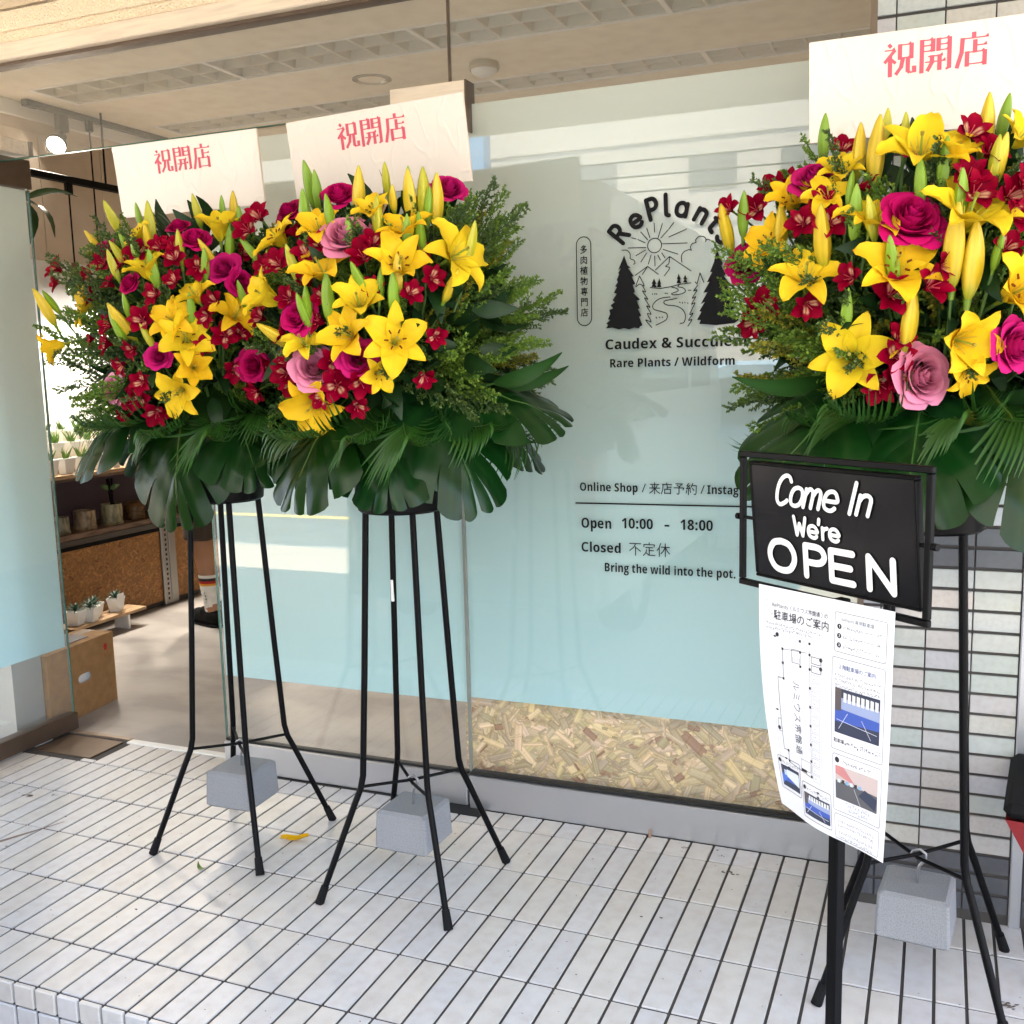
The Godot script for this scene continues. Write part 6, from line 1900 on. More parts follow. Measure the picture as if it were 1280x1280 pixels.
	func mesh(to: Callable, normal) -> ArrayMesh:
		var g := G.new()
		for k in range(0, p.size(), 3):
			for j in 3:
				var nn: Vector3 = normal if normal is Vector3 else normal.call(p[k + j])
				g.put(to.call(p[k + j]) + nn * z[k + j], nn, c[k + j])
			g.ix.append_array([k, k + 2, k + 1])
		return g.mesh()

func shop_lettering(parent: Node3D):
	var z := GLASS_Z + 0.0062
	var flat := func(q: Vector2) -> Vector3: return Vector3(q.x, q.y, z)
	var W0 := Color.WHITE
	var logo := Ink.new()
	for l in Ink.lines(LOGO_LINES):
		var pts := []
		for a: Vector2 in l:
			pts.append(a / 1000.0)
		logo.stroke(Ink.smooth(pts), 0.0024, W0)
	for l in Ink.lines(LOGO_SHAPES):
		var pts := []
		for a: Vector2 in l:
			pts.append(a / 1000.0)
		logo.shape(pts, W0)
	var ring := []
	for k in 40:
		ring.append(Vector2(0.353, 1.709) + Vector2.from_angle(TAU * k / 40) * 0.0195)
	logo.stroke(ring, 0.0026, W0, true)
	part("logo_drawing", logo.mesh(flat, Vector3.BACK), M.ink, parent)
	# the arched shop name
	var name_ink := Ink.new()
	var word := "RePlants"
	var total := 0.0
	for ch in word:
		total += ROUND[ch][0]
	var centre := Vector2(0.392, 1.628)
	var radius := 0.158
	var x := 0.0
	var cap := 0.054
	for ch in word:
		var mid: float = (x + ROUND[ch][0] / 2.0) / total
		var ang := lerpf(2.60, 0.42, mid)
		for l in Ink.lines(ROUND[ch][1]):
			var pts := []
			for a: Vector2 in l:
				var lx: float = (a.x - ROUND[ch][0] / 2.0 + 3.0) / 100.0 * cap * 1.02
				var ly := (100.0 - a.y) / 100.0 * cap
				var dirn := Vector2.from_angle(ang)
				pts.append(centre + dirn * (radius + ly) + Vector2(dirn.y, -dirn.x) * lx)
			name_ink.stroke(Ink.smooth(pts), 0.0118, W0)
		x += ROUND[ch][0]
	part("arched_name", name_ink.mesh(flat, Vector3.BACK), M.ink, parent)
	var cap_ink := Ink.new()
	cap_ink.frame(Vector2(0.126, 1.499), Vector2(0.169, 1.746), 0.0214, 0.0026, W0)
	var k2 := 0
	for ch in ["多", "肉", "植", "物", "専", "門", "店"]:
		cap_ink.glyph(ch, Vector2(0.1365, 1.7225 - k2 * 0.0292), 0.0225, 0.0024, 0.0024, W0)
		k2 += 1
	part("plant_shop_capsule", cap_ink.mesh(flat, Vector3.BACK), M.ink, parent)
	var t := Ink.new()
	t.type("Caudex & Succulent", Vector2(0.209, 1.4295), 0.0285, W0, 0.402)
	t.type("Rare Plants / Wildform", Vector2(0.222, 1.379), 0.0235, W0, 0.352)
	part("plants_lines", t.mesh(flat, Vector3.BACK), M.ink, parent)
	t = Ink.new()
	t.type("Online Shop", Vector2(0.126, 1.0235), 0.0245, W0, 0.174)
	t.type("/", Vector2(0.312, 1.0235), 0.0245, W0, 0.0, false)
	t.row("来店予約", Vector2(0.333, 1.0525), 0.0335, 0.0026, W0, 1.05)
	t.type("/", Vector2(0.481, 1.0235), 0.0245, W0, 0.0, false)
	t.type("Instagram", Vector2(0.500, 1.0235), 0.0245, W0, 0.142)
	t.stroke([Vector2(0.113, 0.987), Vector2(0.667, 0.991)], 0.0045, W0)
	part("contact_line", t.mesh(flat, Vector3.BACK), M.ink, parent)
	t = Ink.new()
	t.type("Open", Vector2(0.129, 0.914), 0.030, W0, 0.091)
	t.type("10:00", Vector2(0.252, 0.917), 0.030, W0, 0.092)
	t.type("-", Vector2(0.378, 0.918), 0.030, W0, 0.014)
	t.type("18:00", Vector2(0.424, 0.919), 0.030, W0, 0.092)
	t.type("Closed", Vector2(0.128, 0.843), 0.029, W0, 0.120)
	t.row("不定休", Vector2(0.272, 0.8775), 0.039, 0.0028, W0, 1.06)
	part("opening_hours", t.mesh(flat, Vector3.BACK), M.ink, parent)
	t = Ink.new()
	t.type("Bring the wild into the pot.", Vector2(0.199, 0.787), 0.0255, W0, 0.381)
	part("slogan", t.mesh(flat, Vector3.BACK), M.ink, parent)

# ------------------------------------------------------------------ the open sign and its poster
func build_open_sign():
	var at := Vector3(0.939, 0.0, 0.937)
	var s := thing("open_sign", "black metal sign reading Come In We're OPEN on a post before the right flowers", "sign", at)
	s.basis = Basis(Vector3(0.8024, 0, 0.5968), Vector3.UP, Vector3(-0.5968, 0, 0.8024))
	# frame of square bar: x -0.222 .. 0.183, y 0.98 .. 1.221
	var fr := G.new()
	var x0 := -0.222
	var x1 := 0.183
	var y0 := 0.981
	var y1 := 1.221
	var b := 0.0055
	fr.box(Vector3(x0 - b, y0 - b, -b), Vector3(x1 + b, y0 + b, b), 0.0015)
	fr.box(Vector3(x0 - b, y1 - b, -b), Vector3(x1 + b, y1 + b, b), 0.0015)
	fr.box(Vector3(x0 - b, y0 + b + 0.0005, -b), Vector3(x0 + b, y1 - b - 0.0005, b), 0.0015)
	fr.box(Vector3(x1 - b, y0 + b + 0.0005, -b), Vector3(x1 + b, y1 - b - 0.0005, b), 0.0015)
	part("outer_frame", fr, M.black, s)
	var pl := G.new()
	pl.box(Vector3(-0.011, 0.0, -0.029), Vector3(0.011, y0 + 0.004, -0.0075), 0.002)
	part("post", pl, M.black, s)
	var ft := G.new()
	for k in 4:
		ft.xf = Transform3D(Basis(Vector3.UP, k * PI / 2 + PI / 4), Vector3(0, 0, -0.018))
		ft.box(Vector3(0.0115, 0.002, -0.01), Vector3(0.2, 0.02, 0.01), 0.003)
	part("foot", ft, M.black, s)
	# the plate turns on two pins; it is tipped slightly so that its foot comes forward
	var tilt := Transform3D(Basis(Vector3.RIGHT, 0.10), Vector3(-0.012, 1.103, 0.0))
	var p := G.new()
	var hw := 0.178
	var hh := 0.105
	p.box(Vector3(-hw, -hh, -0.008), Vector3(hw, hh, 0.004), 0.003)
	var plate := part("plate", p, M.sign_black, s, tilt)
	var rim := G.new()
	for q in [[-hw - 0.003, -hh - 0.003, hw + 0.003, -hh + 0.003], [-hw - 0.003, hh - 0.003, hw + 0.003, hh + 0.003]]:
		rim.box(Vector3(q[0], q[1], -0.009), Vector3(q[2], q[3], 0.0065), 0.002)
	for q in [-hw, hw]:
		rim.box(Vector3(q - 0.003, -hh + 0.0032, -0.009), Vector3(q + 0.003, hh - 0.0032, 0.0065), 0.002)
	part("rim", rim, M.black, plate)
	var pins := G.new()
	for q in [[x0 - 0.012, -hw - 0.012 - 0.003], [hw - 0.012 + 0.003, x1 + 0.012]]:
		pins.tube([Vector3(q[0], 1.103, 0), Vector3(q[1], 1.103, 0)], 0.0035, 8)
	for q in [x0 - 0.012, x1 + 0.012]:
		pins.tube([Vector3(q - 0.004, 1.103, 0), Vector3(q + 0.004, 1.103, 0)], 0.006, 10)
	part("pivot_pins", pins, M.black, s)
	var white := mat(lin(0.82, 0.82, 0.80), 0.45)
	var letters := [["Come In", -0.122, 0.036, 0.053, 0.0076, 0.214, 0.34], ["We're", -0.078, -0.016, 0.033, 0.0068, 0.104, 0.0], ["OPEN", -0.142, -0.086, 0.054, 0.0122, 0.292, 0.0]]
	for l in letters:
		var k := Ink.new()
		k.rounded(l[0], Vector2(l[1], l[2]), l[3], l[4], Color.WHITE, l[5], l[6])
		part("lettering", k.mesh(func(q: Vector2) -> Vector3: return Vector3(q.x, q.y, 0.0066), Vector3.BACK), white, plate)
		var e := Ink.new()
		e.rounded(l[0], Vector2(l[1], l[2]), l[3], l[4] + 0.0028, Color.WHITE, l[5], l[6])
		part("lettering_bed", e.mesh(func(q: Vector2) -> Vector3: return Vector3(q.x, q.y, 0.0052), Vector3.BACK), M.black, plate)
	build_poster(at, s.basis)

func build_poster(at: Vector3, turn: Basis):
	var o := thing("parking_poster", "white parking map poster hanging from the bottom of the black open sign", "poster", at)
	o.basis = turn
	# sheet 297 x 420 mm; the foot curls back at the left and the right edge comes forward
	var sheet := func(q: Vector2) -> Vector3:
		# q in mm from the top left corner, y down
		var u := q.x / 297.0
		var v := q.y / 420.0
		var x := -0.170 + 0.302 * u + 0.032 * v * v * (1.0 - u)
		var z := 0.009 - 0.03 * v * v * pow(1.0 - u, 2.5) + 0.012 * u * v + 0.003 * sin(u * 9.0 + v * 4.0) * v
		return Vector3(x, 0.985 - 0.42 * v + 0.006 * u, z)
	var g := G.new()
	g.patch(24, 20, func(u: float, v: float) -> Vector3: return sheet.call(Vector2(v * 297.0, u * 420.0)))
	part("sheet", g, M.paper, o)
	var on := func(q: Vector2) -> Vector3: return sheet.call(Vector2(q.x, -q.y)) + Vector3(0, 0, 0.0009)
	# ink in mm, y up (negative down)
	var K := Color(0.02, 0.022, 0.03)
	var soft := Color(0.09, 0.10, 0.12)
	var line := Color(0.20, 0.22, 0.26)
	var k := Ink.new()
	k.type("RePlants", Vector2(34, -36), 7, soft, 38, false)
	k.row("（ルミウス常盤通）の", Vector2(74, -28), 8.6, 0.8, soft, 1.04)
	k.row("駐車場のご案内", Vector2(38, -41), 17.5, 1.5, K, 1.05)
	for q in [[22, -22, 20, -28], [19, -34, 22, -40], [24, -43, 29, -47], [31, -49, 36, -50]]:
		k.stroke([Vector2(q[0], q[1]), Vector2(q[2], q[3])], 0.7, soft)
	part("title", k.mesh(on, Vector3.BACK), M.ink_colours, o)
	# small print: lines of little strokes
	var r := RandomNumberGenerator.new()
	r.seed = 5
	var small := func(ink: Ink, x: float, y: float, w: float, h: float, col: Color):
		var cx := x
		while cx < x + w:
			for j in 4:
				var a := Vector2(cx + r.randf() * h * 0.8, y + r.randf() * h)
				var b := a + (Vector2(h * r.randf_range(0.3, 0.7), 0) if r.randf() < 0.5 else Vector2(0, -h * r.randf_range(0.3, 0.7)))
				ink.stroke([a, b], h * 0.13, col, false, false)
			cx += h * 1.05
	k = Ink.new()
	small.call(k, 16, -69, 128, 4.6, soft)
	small.call(k, 16, -77, 108, 4.6, soft)
	# plan of the building
	k.stroke([Vector2(30, -82), Vector2(30, -345)], 0.5, line)
	k.stroke([Vector2(30, -82), Vector2(150, -82)], 0.4, line)
	k.stroke([Vector2(150, -82), Vector2(150, -345)], 0.4, line)
	var wall := [Vector2(58, -110), Vector2(58, -165), Vector2(44, -165), Vector2(44, -300), Vector2(56, -300), Vector2(56, -322), Vector2(122, -330)]
	k.stroke(wall, 1.1, soft)
	k.stroke([Vector2(58, -110), Vector2(116, -106)], 0.8, soft)
	k.stroke([Vector2(122, -100), Vector2(122, -330)], 0.7, line)
	for q in [Vector2(58, -110), Vector2(58, -136), Vector2(58, -165), Vector2(56, -300), Vector2(56, -320), Vector2(100, -88), Vector2(122, -88), Vector2(100, -108), Vector2(100, -134), Vector2(122, -108), Vector2(122, -134), Vector2(122, -168), Vector2(122, -202), Vector2(122, -236), Vector2(122, -270), Vector2(122, -300), Vector2(122, -328)]:
		k.rect(q - Vector2(2.3, 2.3), q + Vector2(2.3, 2.3), K)
	k.frame(Vector2(80, -130), Vector2(100, -106), 0.5, 0.9, soft)
	for j in 5:
		k.stroke([Vector2(82 + j * 4, -120), Vector2(82 + j * 4, -128)], 0.5, soft)
	for j in 7:
		k.stroke([Vector2(78 + j * 6, -84), Vector2(78 + j * 6, -96)], 0.5, line)
	for j in 13:
		k.frame(Vector2(126, -142 - j * 15 - 12), Vector2(146, -142 - j * 15), 0.5, 0.45, line)
		small.call(k, 130, -150 - j * 15, 4, 3.0, line)
	for j in 2:
		k.frame(Vector2(126, -122 - j * 16), Vector2(148, -110 - j * 16), 1.5, 1.0, K)
		k.dot(Vector2(148, -112 - j * 16), 3.8, K, 14)
	for q in [[34, -112, 50, -150], [44, -108, 56, -140], [36, -160, 52, -165]]:
		k.stroke([Vector2(q[0], q[1]), Vector2(q[2], q[3])], 0.5, line)
	for q in [Vector2(40, -90), Vector2(36, -228), Vector2(46, -318), Vector2(52, -334), Vector2(138, -352), Vector2(138, -360)]:
		k.tri(q + Vector2(-4.5, 0), q + Vector2(0, 2.2), q + Vector2(0, -2.2), K)
		k.tri(q + Vector2(4.5, 0), q + Vector2(0, 2.2), q + Vector2(0, -2.2), K)
	k.frame(Vector2(36, -268), Vector2(44, -244), 0.5, 0.9, soft)
	k.dot(Vector2(37, -262), 4, K, 14)
	k.dot(Vector2(46, -86), 4, K, 14)
	k.frame(Vector2(92, -322), Vector2(120, -304), 0.5, 0.7, soft)
	k.rect(Vector2(92, -326), Vector2(108, -321), K)
	var word := "ルミウス常盤通"
	for j in word.length():
		k.glyph(word[j], Vector2(80, -164 - j * 19.5), 17.0, 1.2, 1.2, soft, false, true)
	k.split(12.0)
	part("parking_plan", k.mesh(on, Vector3.BACK), M.ink_colours, o)
	# boxed notes and pictures
	k = Ink.new()
	for q in [[178, -88, 284, -20], [174, -258, 284, -98], [178, -366, 284, -266], [180, -416, 284, -372]]:
		k.frame(Vector2(q[0], q[1]), Vector2(q[2], q[3]), 4, 0.8, soft)
	k.frame(Vector2(20, -380), Vector2(86, -318), 4, 0.9, K)
	k.frame(Vector2(92, -408), Vector2(172, -344), 4, 0.9, K)
	k.type("RePlants", Vector2(192, -34), 5, line, 26, false)
	k.row("専用駐車場", Vector2(220, -28), 7.5, 0.6, line)
	for j in 3:
		k.dot(Vector2(188, -44 - j * 16), 4.6, K, 16)
		k.type(["1", "2", "3"][j], Vector2(186.8, -46 - j * 16), 4.6, Color(0.8, 0.8, 0.82))
		small.call(k, 196, -47 - j * 16, 38, 5, soft)
		k.stroke([Vector2(240, -45 - j * 16), Vector2(258, -45 - j * 16)], 0.6, soft)
		small.call(k, 264, -47 - j * 16, 9, 5, soft)
	k.type("2", Vector2(190, -116), 7, Color(0.10, 0.13, 0.28), 0.0, false)
	k.row("階駐車場のご案内", Vector2(197, -108.5), 8.4, 0.7, Color(0.10, 0.13, 0.28))
	for j in 3:
		small.call(k, 180, -130 - j * 9, 94, 4.6, soft)
	k.row("駐車場", Vector2(180, -238), 7.5, 0.7, K)
	small.call(k, 204, -245, 70, 6, K)
	k.dot(Vector2(188, -276), 5, K, 16)
	small.call(k, 200, -279, 60, 5.4, soft)
	small.call(k, 205, -352, 54, 5.4, Color(0.14, 0.17, 0.34))
	small.call(k, 212, -361, 40, 5.4, Color(0.14, 0.17, 0.34))
	for j in 4:
		small.call(k, 188, -386 - j * 8 - (4 if j > 1 else 0), 80, 4.2, soft)
	k.dot(Vector2(26, -326), 4, K, 14)
	small.call(k, 33, -329, 44, 4.6, soft)
	k.dot(Vector2(99, -353), 4, K, 14)
	small.call(k, 106, -356, 58, 4.6, soft)
	k.split(12.0)
	part("notes", k.mesh(on, Vector3.BACK), M.ink_colours, o)
	k = Ink.new()
	for q in [[182, -228, 276, -150, 0], [184, -344, 276, -286, 1], [26, -374, 81, -334, 2], [96, -402, 168, -362, 0]]:
		k = Ink.new()
		k.step = 1.5e-5
		picture(k, Vector2(q[0], q[1]), Vector2(q[2], q[3]), q[4])
		k.split(6.0)
		part("printed_photo", k.mesh(on, Vector3.BACK), M.ink_colours, o)

# small printed picture of a car park: floor, back wall, window strip, white bay lines
func picture(k: Ink, a: Vector2, b: Vector2, kind: int):
	var w := b - a
	var at := func(x: float, y: float) -> Vector2: return a + Vector2(x, y) * w
	var dark := Color(0.035, 0.04, 0.075)
	if kind == 1:
		k.rect(a, b, Color(0.10, 0.10, 0.11))
		k.quad(at.call(0, 0.55), at.call(1, 0.5), at.call(1, 1), at.call(0, 1), Color(0.55, 0.45, 0.43))
		k.quad(at.call(0, 0.75), at.call(0.5, 0.55), at.call(0.2, 1), at.call(0, 1), Color(0.55, 0.22, 0.22))
		for j in 6:
			k.quad(at.call(0.05 + j * 0.1, 0.5), at.call(0.12 + j * 0.1, 0.5), at.call(0.12 + j * 0.1, 0.62), at.call(0.05 + j * 0.1, 0.6), [Color(0.55, 0.65, 0.7), Color(0.03, 0.03, 0.04), Color(0.2, 0.4, 0.6)][j % 3])
		k.quad(at.call(0.55, 0.3), at.call(0.95, 0.05), at.call(1, 0.4), at.call(0.7, 0.55), dark)
		k.stroke([at.call(0.6, 0.0), at.call(0.45, 0.45)], 0.8, Color(0.6, 0.6, 0.65))
		return
	k.rect(a, b, dark)
	k.quad(at.call(0, 0.25), at.call(1, 0.3), at.call(1, 0.55), at.call(0, 0.6), Color(0.05, 0.10, 0.42))
	k.quad(at.call(0.15, 0.55), at.call(1, 0.5), at.call(1, 0.75), at.call(0.15, 0.8), Color(0.30, 0.36, 0.55) if kind == 0 else Color(0.45, 0.55, 0.75))
	if kind == 0:
		for j in 8:
			k.quad(at.call(0.2 + j * 0.1, 0.72), at.call(0.27 + j * 0.1, 0.715), at.call(0.27 + j * 0.1, 0.92), at.call(0.2 + j * 0.1, 0.93), Color(0.7, 0.7, 0.68))
		k.quad(at.call(0, 0.5), at.call(0.15, 0.5), at.call(0.15, 1), at.call(0, 1), Color(0.10, 0.08, 0.08))
		for q in [[0.1, 0.1, 0.3, 0.48], [0.62, 0.42, 0.82, 0.06], [0.05, 0.3, 0.95, 0.2]]:
			k.stroke([at.call(q[0], q[1]), at.call(q[2], q[3])], 0.9, Color(0.6, 0.64, 0.75))
	else:
		k.quad(at.call(0.3, 0.5), at.call(0.98, 0.25), at.call(0.98, 0.85), at.call(0.3, 0.85), Color(0.62, 0.66, 0.7))
		k.quad(at.call(0.0, 0.1), at.call(0.3, 0.4), at.call(0.3, 0.55), at.call(0.0, 0.5), Color(0.06, 0.16, 0.55))

func build_small_things():
	# fallen petal and leaf, and a cigarette-end sized stub by the rail
	var g := G.new()
	var f := func(u: float, v: float) -> Vector3:
		var s := v * 2 - 1
		var w := 0.017 * pow(sin(PI * (0.10 + 0.84 * u)), 0.55)
		return Vector3((u - 0.5) * 0.085, 0.003 + 0.006 * s * s + 0.003 * (1.0 + sin(u * 8.0)), s * w + 0.006 * sin(u * 5.0))
	g.patch(14, 6, f, func(u: float, v: float) -> Color: return Color(0.72, 0.40, 0.01) * (1.0 + 0.12 * sin(v * 30.0)))
	var pt := part("fallen_petal", g, M.petal, self, Transform3D(Basis(Vector3.UP, 0.35), Vector3(-0.653, 0.001, 0.285)))
	tag(pt, "yellow lily petal fallen on the white tiles between two flower stands", "petal")
	g = G.new()
	g.patch(10, 4, func(u: float, v: float) -> Vector3: return Vector3((u - 0.5) * 0.05, 0.003 + 0.01 * pow(u - 0.5, 2.0) * 4.0, (v * 2 - 1) * 0.007 * sin(PI * (0.05 + 0.9 * u)) + 0.012 * pow(u - 0.5, 2.0) * -4.0), Color(0.09, 0.16, 0.03))
	var lf := part("fallen_leaf", g, M.leaf, self, Transform3D(Basis(Vector3.UP, -0.2), Vector3(-0.80, 0.001, 0.53)))
	tag(lf, "small curled green leaf lying on the tiles by the left flower stand", "leaf")
	g = G.new()
	g.tube([Vector3(0, 0.0, 0), Vector3(0, 0.024, 0)], 0.0042, 10)
	var sb := part("metal_stub", g, mat(lin(0.45, 0.28, 0.2), 0.4, 0.5), self, Transform3D(Basis(), Vector3(0.34, 0.0, -0.085)))
	tag(sb, "tiny copper coloured stub standing on the tiles against the steel rail", "stub")
	# red and black stool cut by the right edge of the picture
	var s := thing("stool", "red tub stool with a black seat, at the right edge before the tiled pillar", "stool", Vector3(1.43, 0, 0.275), -0.10)
	part("seat", bx(Vector3(-0.17, 0.415, -0.17), Vector3(0.17, 0.45, 0.17), 0.016), M.black_matt, s)
	var tub := G.new()
	var levels := [[0.165, 0.414], [0.15, 0.38], [0.115, 0.30], [0.10, 0.285], [0.0, 0.285]]
	for k in 4:
		var a: Array = levels[k]
		var b: Array = levels[k + 1]
		for e in 4:
			var r := Basis(Vector3.UP, e * PI / 2)
			tub.quad(r * Vector3(-a[0], a[1], a[0]), r * Vector3(a[0], a[1], a[0]), r * Vector3(b[0], b[1], b[0]), r * Vector3(-b[0], b[1], b[0]), r * Vector3(0, -0.2 if k > 1 else 0.0, 1))
	part("tub", tub, mat(lin(0.22, 0.012, 0.015), 0.4), s)
	for k in 4:
		var lg := G.new()
		var d := Vector3(1 if k % 2 else -1, 0, 1 if k < 2 else -1)
		lg.tube([d * 0.07 + Vector3(0, 0.29, 0), d * 0.085 + Vector3(0, 0.0, 0)], 0.012, 10)
		part("leg", lg, M.black, s)

# ------------------------------------------------------------------ the person inside
# bones: [from, to, radius at from, radius at to]; the surface of their smooth union is meshed as surface nets
func skin(g: G, bones: Array, lo: Vector3, hi: Vector3, cell: float, blend: float, inflate := 0.0, cut_lo := -1e9, cut_hi := 1e9, col := Color.WHITE):
	var n := Vector3i(((hi - lo) / cell).ceil()) + Vector3i.ONE
	var field := PackedFloat32Array()
	field.resize(n.x * n.y * n.z)
	field.fill(1.0)
	var reach := blend + cell * 2.5
	var acc := PackedFloat32Array()
	acc.resize(field.size())
	for b in bones:
		var a: Vector3 = b[0]
		var e: Vector3 = b[1]
		var ra: float = b[2] + inflate
		var re: float = b[3] + inflate
		var rm := maxf(ra, re) + reach
		var i0 := Vector3i(((a.min(e) - Vector3.ONE * rm - lo) / cell).floor()).clamp(Vector3i.ZERO, n - Vector3i.ONE)
		var i1 := Vector3i(((a.max(e) + Vector3.ONE * rm - lo) / cell).ceil()).clamp(Vector3i.ZERO, n - Vector3i.ONE)
		var ab := e - a
		var l2 := maxf(ab.length_squared(), 1e-9)
		for z in range(i0.z, i1.z + 1):
			for y in range(i0.y, i1.y + 1):
				var row := (z * n.y + y) * n.x
				for x in range(i0.x, i1.x + 1):
					var p := lo + Vector3(x, y, z) * cell
					var t := clampf((p - a).dot(ab) / l2, 0.0, 1.0)
					var d := (p - a - ab * t).length() - lerpf(ra, re, t)
					if d < reach:
						acc[row + x] += exp(-d / blend * 3.0)
	for i in field.size():
		if acc[i] > 0.0:
			field[i] = -log(acc[i]) * blend / 3.0
	if cut_lo > -1e8 or cut_hi < 1e8:
		for z in n.z:
			for y in n.y:
				var py := lo.y + y * cell
				var c := maxf(cut_lo - py, py - cut_hi)
				for x in n.x:
					var i := (z * n.y + y) * n.x + x
					field[i] = maxf(field[i], c)
	var ids := {}
	var first := g.v.size()
	var off := [0, 1, n.x, n.x + 1, n.x * n.y, n.x * n.y + 1, n.x * n.y + n.x, n.x * n.y + n.x + 1]
	for z in n.z - 1:
		for y in n.y - 1:
			for x in n.x - 1:
				var i := (z * n.y + y) * n.x + x
				var inside := 0
				for k in 8:
					if field[i + off[k]] < 0.0:
						inside += 1
				if inside == 0 or inside == 8:
					continue
				var sum := Vector3.ZERO
				var cnt := 0
				for e in [[0, 1], [2, 3], [4, 5], [6, 7], [0, 2], [1, 3], [4, 6], [5, 7], [0, 4], [1, 5], [2, 6], [3, 7]]:
					var fa := field[i + off[e[0]]]
					var fb := field[i + off[e[1]]]
					if (fa < 0.0) != (fb < 0.0):
						var t := fa / (fa - fb)
						var pa := Vector3(e[0] & 1, (e[0] >> 1) & 1, e[0] >> 2)
						var pb := Vector3(e[1] & 1, (e[1] >> 1) & 1, e[1] >> 2)
						sum += pa.lerp(pb, t)
						cnt += 1
				var grad := Vector3(field[i + 1] - field[i] + field[i + off[7]] - field[i + off[6]], field[i + off[2]] - field[i] + field[i + off[7]] - field[i + off[5]], field[i + off[4]] - field[i] + field[i + off[7]] - field[i + off[3]])
				ids[i] = g.put(lo + (Vector3(x, y, z) + sum / cnt) * cell, grad.normalized(), col)
	for i: int in ids:
		var x := i % n.x
		var y := (i / n.x) % n.y
		var z := i / (n.x * n.y)
		for ax in 3:
			var step: int = [1, n.x, n.x * n.y][ax]
			if (field[i] < 0.0) == (field[i + step] < 0.0):
				continue
			var s1: int = [n.x, n.x * n.y, 1][ax]
			var s2: int = [n.x * n.y, 1, n.x][ax]
			if ids.has(i - s1) and ids.has(i - s2) and ids.has(i - s1 - s2):
				var q: Array = [ids[i], ids[i - s1], ids[i - s1 - s2], ids[i - s2]]
				g.ix.append_array([q[0], q[1], q[2], q[0], q[2], q[3]])

